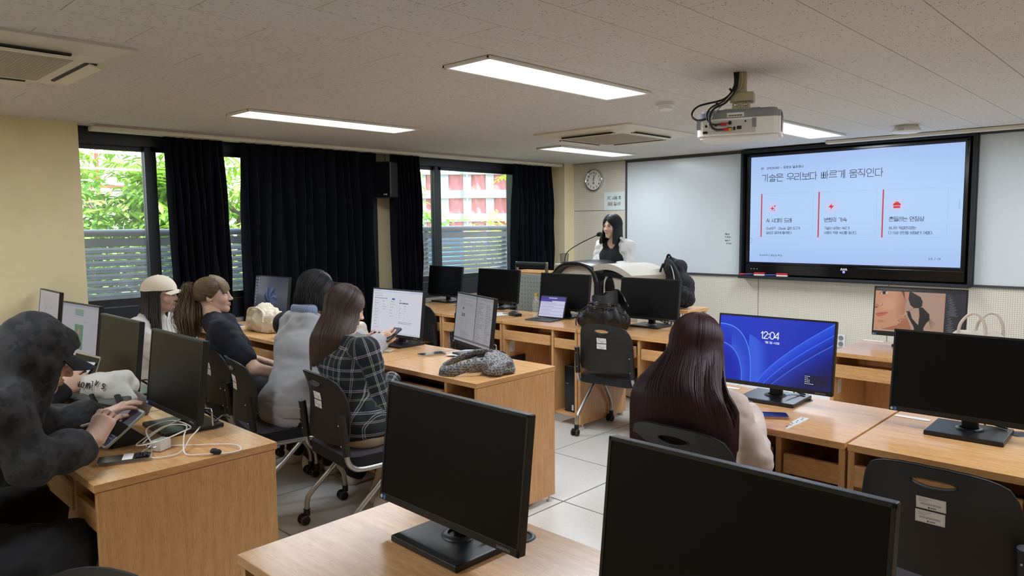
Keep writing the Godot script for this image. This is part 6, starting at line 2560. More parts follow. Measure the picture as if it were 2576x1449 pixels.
func person_grey_hood() -> void:
	var J := {"hip": Vector3(-3.52, 0.5, -1.95), "chest": Vector3(-3.63, 0.76, -2.1), "neck": Vector3(-3.71, 0.945, -2.18), "head": Vector3(-3.745, 1.085, -2.25), "turn": -0.25, "nod": -0.35,
		"shL": Vector3(-3.86, 0.87, -2.2), "shR": Vector3(-3.52, 0.86, -2.17), "elL": Vector3(-3.92, 0.74, -2.42), "elR": Vector3(-3.45, 0.71, -2.38), "wrL": Vector3(-3.7, 0.775, -2.53), "wrR": Vector3(-3.55, 0.765, -2.55),
		"knL": Vector3(-3.7, 0.5, -2.4), "knR": Vector3(-3.46, 0.5, -2.4), "anL": Vector3(-3.68, 0.09, -2.3), "anR": Vector3(-3.44, 0.09, -2.28), "hx": Vector3(0.99, 0, 0.1)}
	var t := make_body("person", "seated person in a grey hooded sweatshirt with dark bobbed hair, holding a phone", J, [[1.0, Vector3(0.45, 0.45, -0.75), Vector3(0.8, -0.1, 0.5), [0.5, 0.55, 0.6, 0.65], 0.7], [-1.0, Vector3(0.9, 0.15, -0.3), Vector3(-0.2, -0.6, 0.7), [0.5, 0.55, 0.6, 0.62], 0.5]])
	var nk: Vector3 = J.neck
	top(t, J, M.hoodie_grey, "hooded_sweatshirt", {"fat": 0.026, "amp": 0.009, "hem": 0.0, "cell": 0.012, "wide": 1.12, "cuff": 0.016, "freq": 6.0, "stretch": Vector3(0.8, 2.0, 0.8), "collar": 0.05, "room": [[nk, nk + Vector3(0, -0.1, 0.16), 0.06, 0.06]], "extra": func(f: F):
		# the hood lying in a fold on the back
		f.cap(nk + Vector3(-0.09, 0.0, 0.06), nk + Vector3(0.13, 0.0, 0.07), 0.045, 0.045, 0.03)
		f.cap(nk + Vector3(-0.1, -0.03, 0.09), nk + Vector3(-0.05, -0.16, 0.15), 0.04, 0.045, 0.02)
		f.cap(nk + Vector3(0.13, -0.03, 0.08), nk + Vector3(-0.03, -0.17, 0.15), 0.045, 0.045, 0.014)
		f.cap(nk + Vector3(0.03, -0.03, 0.1), nk + Vector3(-0.04, -0.12, 0.145), 0.05, 0.05, 0.03)
		# folds above the waistband
		f.cap(J.hip + Vector3(-0.15, 0.1, 0.02), J.hip + Vector3(0.1, 0.075, 0.12), 0.032, 0.034, 0.014)
		})
	# ribbed waistband
	var g := G.new()
	var hp: Vector3 = J.hip
	field_mesh(g, [[hp + Vector3(-0.09, 0.03, 0.0), hp + Vector3(0.09, 0.03, 0.015), 0.14, 0.14, 0.05]], 0.012, 0.0, noise(20.0, 3, 2), 0.004, [[hp + Vector3(0, 0.05, 0), Vector3.UP], [hp + Vector3(0, -0.02, 0), Vector3.DOWN]])
	obj("waistband", g, M.hoodie_grey, t)
	g = G.new()
	field_mesh(g, [[nk + Vector3(-0.05, 0.045, 0.03), nk + Vector3(0.06, 0.045, 0.035), 0.05, 0.05, 0.02]], 0.01, 0.0, null, 0.0, [[nk + Vector3(0, 0.075, 0), Vector3.UP]])
	obj("shirt_collar", g, M.gingham, t)
	trousers(t, J, M.black_trousers, 0.03, 0.012)
	shoes(t, J, M.shoe_white)
	long_hair(t, J, {"phi": 2.6, "n": 900, "width": 0.65, "root": Color(0.01, 0.009, 0.009), "tip": Color(0.014, 0.012, 0.012), "rim": -0.2, "size": 1.03, "wave": 2.0,
		"len": func(phi): return 0.12, "spread": func(phi): return 1.12, "push": func(p, phi, u): return p}, 32)


func person_ponytail() -> void:
	var J := {"hip": Vector3(-4.06, 0.49, -1.93), "chest": Vector3(-4.11, 0.76, -1.87), "neck": Vector3(-4.22, 0.935, -1.855), "head": Vector3(-4.29, 1.055, -1.885), "turn": -0.62, "nod": 0.06,
		"shL": Vector3(-4.28, 0.885, -1.94), "shR": Vector3(-4.0, 0.875, -1.8), "elL": Vector3(-4.25, 0.65, -2.08), "elR": Vector3(-3.82, 0.67, -1.9), "wrL": Vector3(-4.02, 0.6, -2.2), "wrR": Vector3(-3.78, 0.6, -2.12),
		"knL": Vector3(-4.02, 0.5, -2.34), "knR": Vector3(-3.84, 0.5, -2.3), "anL": Vector3(-4.02, 0.09, -2.24), "anR": Vector3(-3.82, 0.09, -2.24), "hx": Vector3(0.95, 0, 0.3)}
	var t := make_body("person", "seated person in a navy short-sleeved knit top with a wavy brown ponytail and fringe", J, [[1.0, Vector3(-0.6, -0.3, -0.7), Vector3(0, 1, 0), BENT, 0.4], [-1.0, Vector3(0.5, -0.2, -0.8), Vector3(0, 1, 0), BENT, 0.4]])
	top(t, J, M.navy_knit, "knit_top", {"fat": 0.014, "amp": 0.007, "hem": -0.06, "sleeve": 0.5, "collar": 0.05, "freq": 14.0})
	trousers(t, J, M.black_trousers, 0.016)
	shoes(t, J, M.shoe_white)
	# hair pulled from the hairline to a tie at the back of the crown
	var H := head_frame(J)
	var r := RandomNumberGenerator.new()
	r.seed = 77
	var g := G.new()
	g.tinted = true
	var root := Color(0.13, 0.085, 0.045)
	var tip := Color(0.2, 0.135, 0.07)
	var R := Vector3(0.08, 0.096, 0.099)
	var c := Vector3(0, 0.028, 0.012)
	var tie := Vector3(0, 0.3, 0.95).normalized()
	g.col = root * 0.7
	# scalp cover
	g.sheet(24, 12, func(u, v):
		var phi: float = (u - 0.5) * TAU
		var rim := Vector3(sin(phi), lerpf(-0.5, 0.35, smoothstep(1.45, 2.7, absf(phi))), cos(phi)).normalized()
		var d: Vector3 = rim.slerp(tie, v) if absf(rim.angle_to(tie)) > 0.01 else tie
		return H * (c + d * (R - Vector3.ONE * 0.003)))
	strands(g, func(rr):
		var phi: float = rr.randf_range(-2.75, 2.75)
		var rim := Vector3(sin(phi), lerpf(-0.52, 0.4, smoothstep(1.4, 2.7, absf(phi))) + rr.randf_range(-0.06, 0.06), cos(phi)).normalized()
		var out := []
		for s in 9:
			out.append(H * (c + rim.slerp(tie, s / 8.0) * (R + Vector3.ONE * (0.002 + rr.randf() * 0.003 + 0.006 * sin(PI * s / 8.0)))))
		return out, 1300, r, root, tip, 0.0018)
	# fringe
	strands(g, func(rr):
		var x: float = rr.randf_range(-1.0, 1.0)
		var out := []
		var a := Vector3(x * 0.35, 0.93, -0.05).normalized()
		var b := Vector3(x * 0.8, 0.1 - absf(x) * 0.35, -0.95).normalized()
		for s in 8:
			out.append(H * (c + a.slerp(b, s / 7.0) * (R + Vector3(0.003, 0.004, 0.008) * (1.0 + rr.randf()))))
		return out, 600, r, root * 1.2, tip * 1.2, 0.0018)
	# the tail: a wavy fall from the tie over the back
	var base := H * (c + tie * (R + Vector3.ONE * 0.008))
	var outv := (H.basis * Vector3(0, 0.1, 1)).normalized()
	strands(g, func(rr):
		var o := Vector3(rr.randfn(0, 1), rr.randfn(0, 0.6), rr.randfn(0, 1)) * 0.014
		var sp := Vector3(rr.randfn(0, 1), 0, rr.randfn(0, 1)) * 0.026
		var L: float = rr.randf_range(0.2, 0.31)
		var w: float = rr.randf() * 1.4
		var out := [base + o * 0.35]
		out.append(base + o + outv * 0.018 + Vector3(0, 0.012, 0))
		for s in range(1, 11):
			var u := s / 10.0
			out.append(base + o + outv * (0.026 + 0.01 * u) + sp * sin(u * 2.2) + Vector3(sin(u * 9.0 + w), 0, cos(u * 8.0 + w)) * 0.009 - Vector3(0, L * u, 0))
		return out, 2600, r, root, tip * 1.1, 0.0012)
	g.col = root * 0.85
	g.tube(curve([base, base + outv * 0.02 + Vector3(0, 0.005, 0), base + outv * 0.028 - Vector3(0, 0.07, 0), base + outv * 0.03 - Vector3(0, 0.15, 0), base + outv * 0.03 - Vector3(0, 0.22, 0), base + outv * 0.03 - Vector3(0, 0.27, 0)], 5), [0.012, 0.014, 0.016, 0.018, 0.021, 0.024, 0.027, 0.03, 0.031, 0.032, 0.032, 0.032, 0.032, 0.031, 0.03, 0.029, 0.027, 0.025, 0.023, 0.021, 0.018, 0.015, 0.012, 0.009, 0.006, 0.003], 12)
	obj("hair", g, M.hair, t)
	g = G.new()
	g.tube(range(17).map(func(k): return base + H.basis * Basis(Vector3.RIGHT, 0.5) * Vector3(cos(TAU * k / 16.0) * 0.019, sin(TAU * k / 16.0) * 0.019, 0.004)), 0.008, 8, false)
	obj("hair_tie", g, M.rubber, t)
	g = G.new()
	g.ball(H * Vector3(0.079, -0.036, 0.0), Vector3.ONE * 0.0045, 10)
	obj("earring", g, M.chrome, t)


func person_cap() -> void:
	var J := {"hip": Vector3(-4.93, 0.49, -1.78), "chest": Vector3(-4.97, 0.75, -1.74), "neck": Vector3(-4.955, 0.91, -1.755), "head": Vector3(-4.9, 1.03, -1.79), "turn": -0.72, "nod": 0.02,
		"shL": Vector3(-5.06, 0.835, -1.88), "shR": Vector3(-4.87, 0.83, -1.62), "elL": Vector3(-4.95, 0.64, -2.02), "elR": Vector3(-4.7, 0.63, -1.72), "wrL": Vector3(-4.75, 0.6, -2.05), "wrR": Vector3(-4.58, 0.6, -1.92),
		"knL": Vector3(-4.8, 0.5, -2.18), "knR": Vector3(-4.6, 0.5, -2.06), "anL": Vector3(-4.8, 0.09, -2.12), "anR": Vector3(-4.58, 0.09, -2.0), "hx": Vector3(0.7, 0, 0.7)}
	for k in J.keys():
		if J[k] is Vector3 and k != "hx": J[k] += Vector3(0.05, 0, 0)
	var t := make_body("person", "seated person in a beige baseball cap and pale shirt with long dark hair", J, [[1.0, Vector3(0.3, -0.2, -0.9), Vector3(0, 1, 0), BENT, 0.4], [-1.0, Vector3(0.6, -0.2, -0.7), Vector3(0, 1, 0), BENT, 0.4]])
	top(t, J, M.grey_white_shirt, "shirt", {"fat": 0.024, "amp": 0.014, "hem": -0.07, "wide": 1.06, "collar": 0.03, "freq": 8.0, "cuff": 0.015})
	trousers(t, J, M.black_trousers)
	shoes(t, J, M.shoe_white)
	long_hair(t, J, {"phi": 1.95, "n": 420, "root": Color(0.02, 0.014, 0.012), "tip": Color(0.035, 0.024, 0.018), "rim": -0.2, "part_front": -0.05,
		"len": func(phi): return 0.29, "spread": func(phi): return 1.15, "push": func(p, phi, u): return p + Vector3(0.06, 0, 0.02) * u * u if phi > 0.2 else p + Vector3(0.02, 0, 0.05) * u}, 34)
	var H := head_frame(J)
	var cap := thing("baseball_cap", "beige cotton baseball cap worn by the person by the near window", "cap", t.position)
	var g := G.new()
	g.sheet(32, 10, func(u, v):
		var a: float = u * TAU
		var d := Vector3(sin(a) * cos(v * PI / 2), sin(v * PI / 2), cos(a) * cos(v * PI / 2))
		return H * (Vector3(0, 0.036, 0.008) + d * Vector3(0.096, 0.101, 0.113) + Vector3(0, 0.003 * absf(sin(a * 3.0)) * (1 - v), 0)), 0.003)
	obj("crown", g, M.cap_cloth, cap)
	g = G.new()
	g.sheet(14, 8, func(u, v):
		var x: float = (u - 0.5) * 2.0
		var z0 := -0.1 * sqrt(maxf(0.0, 1.0 - 0.5 * x * x)) + 0.01
		return H * Vector3(x * 0.08, 0.04 - 0.022 * x * x - 0.012 * v, z0 - v * 0.074 * sqrt(maxf(0.05, 1.0 - 0.75 * x * x))), 0.003)
	obj("peak", g, M.cap_cloth, cap)
	g = G.new()
	g.ball(H * Vector3(0, 0.137, 0.008), Vector3(0.008, 0.005, 0.008), 10)
	obj("button", g, M.cap_cloth, cap)
	g = G.new()
	g.tube(curve([H * Vector3(-0.05, 0.036, 0.101), H * Vector3(0, 0.032, 0.117), H * Vector3(0.05, 0.036, 0.101)], 6), 0.006, 6)
	obj("rear_strap", g, M.black_cloth, cap)


func person_red_hair() -> void:
	var J := {"hip": Vector3(-1.23, 0.5, -2.2), "chest": Vector3(-1.25, 0.76, -2.2), "neck": Vector3(-1.27, 0.905, -2.23), "head": Vector3(-1.28, 1.022, -2.275), "turn": -0.06, "nod": -0.12,
		"shL": Vector3(-1.4, 0.83, -2.23), "shR": Vector3(-1.125, 0.83, -2.23), "elL": Vector3(-1.47, 0.66, -2.32), "elR": Vector3(-1.065, 0.655, -2.3), "wrL": Vector3(-1.36, 0.755, -2.53), "wrR": Vector3(-1.195, 0.755, -2.5),
		"knL": Vector3(-1.33, 0.5, -2.6), "knR": Vector3(-1.13, 0.5, -2.6), "anL": Vector3(-1.33, 0.09, -2.5), "anR": Vector3(-1.13, 0.09, -2.5), "hx": Vector3(1, 0, 0)}
	var t := make_body("person", "seated person with very long dark red hair and a pink linen shirt", J, [[1.0, Vector3(-0.6, 0.25, -0.75), Vector3(0.7, 0.3, 0.4), [0.5, 0.55, 0.6, 0.65], 0.6], [-1.0, Vector3(0.7, 0.15, -0.6), Vector3(-0.5, 0.5, 0.3), [0.5, 0.55, 0.6, 0.65], 0.6]])
	top(t, J, M.pink_linen, "linen_shirt", {"fat": 0.014, "amp": 0.008, "hem": -0.08, "wide": 0.95, "cell": 0.009, "freq": 11.0, "cuff": 0.02, "sleeve": 1.0})
	trousers(t, J, M.black_trousers)
	shoes(t, J, M.shoe_white)
	var bz: float = J.chest.z
	long_hair(t, J, {"phi": 2.3, "n": 2400, "root": Color(0.055, 0.011, 0.016), "tip": Color(0.022, 0.007, 0.01), "rim": -0.15, "size": 1.0, "width": 0.55,
		"len": func(phi): return 0.345 + 0.05 * cos(phi * 7.0) * (1.0 if phi > 0.25 else 0.2), "spread": func(phi): return 1.62,
		"push": func(p, phi, u):
			var q: Vector3 = p
			var w := smoothstep(0.0, 0.75, u)
			var cx := lerpf(J.head.x, J.neck.x + 0.01, w)
			q.x = lerpf(q.x, cx + sin(clampf(phi * 0.8, -1.5, 1.5)) * 0.2, w)
			q.z = lerpf(q.z, bz + 0.005 + 0.125 * cos(phi * 0.55), smoothstep(0.0, 0.55, u))
			return q}, 35)


func person_camouflage() -> void:
	var J := {"hip": Vector3(-2.68, 0.5, -0.16), "chest": Vector3(-2.6, 0.79, -0.34), "neck": Vector3(-2.57, 0.985, -0.47), "head": Vector3(-2.56, 1.075, -0.575), "turn": -0.12, "nod": -0.42,
		"shL": Vector3(-2.72, 0.93, -0.48), "shR": Vector3(-2.42, 0.95, -0.45), "elL": Vector3(-2.88, 0.785, -0.66), "elR": Vector3(-2.37, 0.8, -0.5), "wrL": Vector3(-2.8, 0.8, -0.82), "wrR": Vector3(-2.475, 0.802, -0.69),
		"knL": Vector3(-2.86, 0.5, -0.6), "knR": Vector3(-2.42, 0.49, -0.57), "anL": Vector3(-2.82, 0.09, -0.46), "anR": Vector3(-2.46, 0.09, -0.42), "hx": Vector3(0.97, 0, 0.2)}
	var t := make_body("person", "person in a dark camouflage hooded jacket bent over a tablet, pen in hand", J, [[1.0, Vector3(-0.3, 0.78, -0.55), Vector3(0.72, 0.35, 0.55), [0.62, 0.78, 0.8, 0.6], 0.8, 0.7], [-1.0, Vector3(0.5, 0.35, -0.5), Vector3(-0.1, 0.9, 0.4), [0.25, 0.25, 0.28, 0.3], 0.3]])
	var H := head_frame(J)
	top(t, J, M.camo, "hooded_jacket", {"fat": 0.026, "amp": 0.013, "reach": 0.66, "hem": -0.05, "wide": 1.15, "cell": 0.0105, "freq": 8.0, "cuff": 0.018, "room": [[J.head, J.head, 0.17, 0.17]], "collar": 0.6, "stretch": Vector3(1.4, 1.0, 1.4), "extra": func(f: F):
		f.ell(H * Vector3(0, 0.02, 0.015), Vector3(0.094, 0.114, 0.112), 0.04, H.basis.orthonormalized())
		f.ell(H * Vector3(0, -0.02, -0.035), Vector3(0.088, 0.118, 0.082), 0.03, H.basis.orthonormalized())
		f.cap(J.neck + Vector3(0, -0.07, 0.0), H * Vector3(0, -0.03, 0.05), 0.12, 0.1, 0.06)
		f.ell(H * Vector3(0, -0.035, -0.13), Vector3(0.066, 0.098, 0.11), 0.012, H.basis.orthonormalized(), true)})
	for s in ["L", "R"]:
		var g := G.new()
		var a: Vector3 = J["el" + s].lerp(J["wr" + s], 0.46)
		var b: Vector3 = J["el" + s].lerp(J["wr" + s], 0.72)
		field_mesh(g, [[a, b, 0.047, 0.039, 0.01]], 0.006, 0.0, noise(40.0, 3, 1), 0.002, [[b, (b - a).normalized()]])
		obj("ribbed_cuff", g, M.dark_hoodie_cuff, t)
	trousers(t, J, M.black_trousers, 0.045, 0.016)
	shoes(t, J, M.shoe_white)
	# peak of a cap under the hood
	var cap := thing("baseball_cap", "black cap whose peak shows under the camouflage hood", "cap", t.position)
	var g := G.new()
	g.sheet(20, 8, func(u, v):
		var a: float = u * TAU
		return H * (Vector3(0, 0.035, 0.012) + Vector3(sin(a) * cos(v * PI / 2) * 0.088, sin(v * PI / 2) * 0.085, cos(a) * cos(v * PI / 2) * 0.104)), 0.002)
	obj("crown", g, M.black_cloth, cap)
	g = G.new()
	g.sheet(14, 8, func(u, v):
		var x: float = (u - 0.5) * 2.0
		return H * Vector3(x * 0.078, 0.035 - 0.02 * x * x - 0.02 * v, -0.085 * sqrt(maxf(0.0, 1.0 - 0.5 * x * x)) - v * 0.085 * sqrt(maxf(0.05, 1.0 - 0.75 * x * x))), 0.004)
	obj("peak", g, M.black_cloth, cap)
	# pen held between thumb and fingers
	var pen := thing("stylus", "white stylus held in the hand over the tablet", "pen", Vector3(-2.56, 0.84, -0.76))
	g = G.new()
	g.tube([Vector3(-0.125, -0.035, 0.045), Vector3(-0.12, -0.034, 0.043), Vector3(0.02, 0.012, -0.03), Vector3(0.035, 0.016, -0.04)], [0.003, 0.0045, 0.0045, 0.001], 10)
	obj("barrel", g, M.white_plastic, pen)


func person_hidden() -> void:
	var J := {"hip": Vector3(-3.45, 0.5, -0.2), "chest": Vector3(-3.43, 0.78, -0.32), "neck": Vector3(-3.42, 0.96, -0.4), "head": Vector3(-3.42, 1.08, -0.47), "turn": 0.1, "nod": -0.45,
		"shL": Vector3(-3.6, 0.9, -0.4), "shR": Vector3(-3.25, 0.9, -0.4), "elL": Vector3(-3.68, 0.76, -0.62), "elR": Vector3(-3.16, 0.77, -0.6), "wrL": Vector3(-3.5, 0.8, -0.8), "wrR": Vector3(-3.22, 0.83, -0.79),
		"knL": Vector3(-3.56, 0.5, -0.6), "knR": Vector3(-3.34, 0.5, -0.6), "anL": Vector3(-3.56, 0.09, -0.5), "anR": Vector3(-3.34, 0.09, -0.5), "hx": Vector3(1, 0, 0)}
	var t := make_body("person", "person in a black sweatshirt almost hidden behind the camouflage hood, holding up a phone", J, [[1.0, Vector3(-0.1, 0.35, -0.9), Vector3(0.9, 0.2, 0.2), [0.45, 0.5, 0.55, 0.6], 0.5], [-1.0, Vector3(0.4, 0.2, -0.8), Vector3(0, 1, 0), BENT, 0.4]])
	top(t, J, M.black_cloth, "sweatshirt", {"fat": 0.024, "amp": 0.012, "hem": -0.06, "wide": 1.08})
	trousers(t, J, M.black_trousers)
	shoes(t, J, M.shoe_white)
	long_hair(t, J, {"phi": 2.3, "n": 160, "root": Color(0.012, 0.01, 0.01), "tip": Color(0.012, 0.01, 0.01), "rim": 0.0, "width": 1.6, "len": func(phi): return 0.05, "spread": func(phi): return 1.0, "push": func(p, phi, u): return p}, 37)


func person_speaker() -> void:
	var J := {"hip": Vector3(-4.19, 0.84, -5.82), "chest": Vector3(-4.19, 1.12, -5.83), "neck": Vector3(-4.19, 1.295, -5.83), "head": Vector3(-4.2, 1.435, -5.8), "turn": PI - 0.02, "nod": -0.04,
		"shL": Vector3(-4.035, 1.245, -5.83), "shR": Vector3(-4.345, 1.24, -5.83), "elL": Vector3(-3.985, 1.03, -5.8), "elR": Vector3(-4.39, 1.02, -5.78), "wrL": Vector3(-3.98, 1.06, -5.6), "wrR": Vector3(-4.38, 1.04, -5.6),
		"knL": Vector3(-4.1, 0.44, -5.79), "knR": Vector3(-4.29, 0.44, -5.79), "anL": Vector3(-4.1, 0.08, -5.83), "anR": Vector3(-4.29, 0.08, -5.83), "hx": Vector3(-1, 0, 0)}
	var legs_front := Vector3(0, 0, 0.001)
	J.knL += legs_front
	var t := make_body("person", "standing speaker with long black hair, black top and open white shirt behind the lectern", J, [[1.0, Vector3(0.2, -0.1, 1), Vector3(0, 1, 0), FLAT, 0.2], [-1.0, Vector3(-0.2, -0.1, 1), Vector3(0, 1, 0), FLAT, 0.2]])
	# black tank top
	var g := G.new()
	var tb := torso_bones(J)
	var ch: Vector3 = J.chest
	var list := tb.slice(0, 6)
	list.append([ch + Vector3(-0.055, 0.02, 0.05), ch + Vector3(-0.05, -0.03, 0.06), 0.05, 0.056, 0.04])
	list.append([ch + Vector3(0.055, 0.02, 0.05), ch + Vector3(0.05, -0.03, 0.06), 0.05, 0.056, 0.04])
	for s in [-1.0, 1.0]:
		list.append([ch + Vector3(s * 0.06, 0.05, 0.02), J.neck + Vector3(s * 0.07, -0.035, 0.02), 0.06, 0.045, 0.03])
	field_mesh(g, list, 0.01, 0.008, noise(12.0, 3, 2), 0.003, [], func(f: F): f.ell(J.neck + Vector3(0, 0.01, 0.05), Vector3(0.062, 0.075, 0.07), 0.01, Basis(), true))
	obj("tank_top", g, M.black_cloth, t)
	# open shirt: the sleeves and the two front edges, cut open down the middle
	var open_ := func(f: F):
		f.ell(ch + Vector3(0, -0.04, 0.14), Vector3(0.1, 0.42, 0.16), 0.01, Basis(), true)
		f.ell(J.neck + Vector3(0, 0.03, 0.03), Vector3(0.085, 0.1, 0.09), 0.01, Basis(), true)
	top(t, J, M.white_shirt, "open_shirt", {"fat": 0.017, "amp": 0.013, "hem": -0.08, "wide": 0.92, "collar": 0.03, "cell": 0.0095, "freq": 9.0, "cuff": 0.022, "extra": open_})
	g = G.new()
	for s in [-1.0, 1.0]:
		g.sheet(8, 5, func(u, v):
			var a: float = lerpf(0.15, 1.5, u)
			var r: float = 0.085 + 0.05 * v
			return J.neck + Vector3(s * sin(a) * r * 1.15, 0.03 - 0.045 * v + 0.012 * sin(a * 2.0), -0.03 + (1.0 - cos(a)) * 0.02 - cos(a) * r * 0.7 + 0.075 * sin(a)), 0.004)
	obj("shirt_collar", g, M.white_shirt, t)
	trousers(t, J, M.black_trousers)
	shoes(t, J, M.shoe_white)
	long_hair(t, J, {"phi": 2.42, "n": 1000, "width": 0.7, "root": Color(0.008, 0.008, 0.01), "tip": Color(0.01, 0.009, 0.01), "rim": -0.25, "size": 1.02, "part_front": -0.078, "part_x": 0.012,
		"len": func(phi): return 0.17 if absf(phi) > 0.9 else 0.2, "spread": func(phi): return lerpf(1.05, 1.0, absf(phi) / 2.4),
		"push": func(p, phi, u):
			var q: Vector3 = p
			if absf(phi) > 0.9:
				var f := clampf((absf(phi) - 0.9) / 1.0, 0, 1)
				q.z = lerpf(q.z, maxf(q.z, 0.02 + 0.075 * f), smoothstep(0.1, 0.9, u) * f)
				q.x += signf(q.x - J.neck.x) * 0.012 * u * f
			return q}, 38)


# ---------- bags ----------
# a soft sewn body from capsules [a, b, ra, rb, k], wrinkled, resting flat on y = 0
func soft(g: G, list: Array, cell: float, ns: FastNoiseLite, amp: float, stretch := Vector3.ONE, extra = null) -> void:
	field_mesh(g, list, cell, 0.0, ns, amp, [[Vector3(0, 0.002, 0), Vector3.DOWN]], extra, false, stretch)


func strap(g: G, pts: Array, w: float, th: float, per := 6) -> void:
	g.tube(curve(pts, per), w, 10, true, th / w, Vector3.UP)


func buckle(g: G, at: Vector3, s: float, B := Basis()) -> void:
	for q in [[Vector3(0, s, 0), Vector3(s * 1.6, s * 0.3, s * 0.3)], [Vector3(0, -s, 0), Vector3(s * 1.6, s * 0.3, s * 0.3)], [Vector3(s * 0.8, 0, 0), Vector3(s * 0.3, s * 2.2, s * 0.3)], [Vector3(-s * 0.8, 0, 0), Vector3(s * 0.3, s * 2.2, s * 0.3)], [Vector3(0, 0, 0.001), Vector3(s * 1.5, s * 0.2, s * 0.25)]]:
		g.box(at + B * (q[0] as Vector3), q[1], 0.0008, B)


func build_bags() -> void:
	# grey hiking backpack lying on the nearest left desks
	var t := thing("backpack", "pale grey backpack with dark lower half lying on the nearest left desks", "backpack", Vector3(-3.16, DESK, -0.91), 0.32)
	t.scale = Vector3(1.1, 1.3, 1.1)
	var g := G.new()
	soft(g, [[Vector3(-0.14, 0.03, 0.02), Vector3(0.15, 0.025, 0.02), 0.042, 0.036, 0.03], [Vector3(-0.13, 0.03, -0.07), Vector3(0.14, 0.03, -0.07), 0.04, 0.035, 0.04], [Vector3(-0.1, 0.055, -0.03), Vector3(0.13, 0.05, -0.03), 0.03, 0.03, 0.04]], 0.007, crease(9.0, 6), 0.008, Vector3(0.6, 1.6, 1))
	obj("lower_compartment", g, M.backpack_olive, t)
	g = G.new()
	soft(g, [[Vector3(-0.1, 0.075, 0.0), Vector3(0.05, 0.09, -0.02), 0.036, 0.042, 0.04], [Vector3(0.05, 0.085, -0.02), Vector3(0.145, 0.055, -0.03), 0.042, 0.022, 0.04], [Vector3(-0.09, 0.08, -0.06), Vector3(0.06, 0.095, -0.07), 0.034, 0.04, 0.04]], 0.0065, crease(8.0, 9), 0.009, Vector3(0.8, 1.2, 1))
	obj("upper_compartment", g, M.backpack_grey, t)
	# the maker's lettering, upside down on the slope that faces the room
	var word := "SALOMON"
	for k in 7:
		var hit := meet(g, Vector3(0.075 - k * 0.023, 0.3, 0.21), Vector3(0, -0.2, -0.182).normalized())
		if hit.size():
			var nn: Vector3 = hit[1]
			var xx := Vector3(-1, 0.12, 0).slide(nn).normalized()
			letters(word[k], 0.024, Transform3D(Basis(xx, nn.cross(xx), nn), hit[0] + nn * 0.008), M.rubber, t, "letter", true)
	g = G.new()
	strap(g, [Vector3(-0.17, 0.015, 0.05), Vector3(-0.19, 0.055, 0.03), Vector3(-0.165, 0.095, -0.01), Vector3(-0.12, 0.118, -0.04)], 0.014, 0.005)
	strap(g, [Vector3(0.13, 0.075, 0.02), Vector3(0.165, 0.055, 0.035), Vector3(0.185, 0.02, 0.045)], 0.011, 0.005)
	strap(g, [Vector3(0.03, 0.075, 0.047), Vector3(0.045, 0.062, 0.05), Vector3(0.06, 0.05, 0.05)], 0.009, 0.004)
	obj("strap", g, M.backpack_black, t)
	g = G.new()
	strap(g, [Vector3(-0.172, 0.02, 0.056), Vector3(-0.18, 0.065, 0.048), Vector3(-0.14, 0.105, 0.025)], 0.004, 0.003)
	obj("piping", g, M.white_plastic, t)
	g = G.new()
	strap(g, [Vector3(-0.17, 0.05, 0.052), Vector3(-0.04, 0.054, 0.058), Vector3(0.16, 0.05, 0.05)], 0.004, 0.003)
	obj("zip", g, M.rubber, t)
	g = G.new()
	soft(g, [[Vector3(-0.19, 0.018, 0.07), Vector3(-0.155, 0.018, 0.075), 0.02, 0.018, 0.02], [Vector3(-0.17, 0.026, 0.075), Vector3(-0.16, 0.03, 0.07), 0.013, 0.011, 0.02]], 0.005, noise(20.0, 4, 2), 0.006)
	obj("charm", g, M.pink_linen, t)
	# canvas tote behind the grey sweatshirt
	t = thing("tote_bag", "cream canvas tote bag slumped on the window-corner desk", "bag", Vector3(-4.83, DESK, -2.5), 0.1)
	g = G.new()
	soft(g, [[Vector3(-0.1, 0.06, 0), Vector3(0.1, 0.06, 0), 0.09, 0.09, 0.06], [Vector3(-0.09, 0.1, 0), Vector3(-0.02, 0.15, 0), 0.06, 0.05, 0.05], [Vector3(0.0, 0.13, 0), Vector3(0.12, 0.12, 0), 0.055, 0.045, 0.05], [Vector3(-0.02, 0.155, 0.02), Vector3(-0.14, 0.1, 0.05), 0.03, 0.026, 0.03]], 0.007, crease(9.0, 12), 0.016, Vector3(1.3, 0.8, 1.3))
	obj("canvas_body", g, M.tote_canvas, t)
	g = G.new()
	strap(g, [Vector3(-0.13, 0.11, 0.06), Vector3(-0.09, 0.165, 0.07), Vector3(0.0, 0.17, 0.06), Vector3(0.08, 0.14, 0.07), Vector3(0.1, 0.08, 0.09)], 0.015, 0.005)
	obj("handle", g, M.tote_canvas, t)
	t = thing("baseball_cap", "black cap resting against the cream canvas tote", "cap", Vector3(-4.44, DESK, -2.44), 0.7)
	g = G.new()
	g.sheet(24, 8, func(u, v): return Vector3(0, 0.09, 0) + Basis(Vector3.BACK, 1.0) * (Vector3(sin(u * TAU) * cos(v * PI / 2), sin(v * PI / 2) * 1.05, cos(u * TAU) * cos(v * PI / 2)) * 0.085), 0.004)
	obj("crown", g, M.black_cloth, t)
	g = G.new()
	g.sheet(12, 6, func(u, v): return Vector3(0, 0.09, 0) + Basis(Vector3.BACK, 1.0) * Vector3((u - 0.5) * 0.15, -0.004 - v * 0.01, 0.075 + v * 0.06 * sqrt(1.0 - pow((u - 0.5) * 1.8, 2.0))), 0.004)
	obj("peak", g, M.black_cloth, t)
	# white bag with a chain beside the bright document screen
	t = thing("chain_bag", "small white leather bag with eyelets and a metal chain beside the bright document screen", "bag", Vector3(-3.92, DESK, -2.66), -0.2)
	g = G.new()
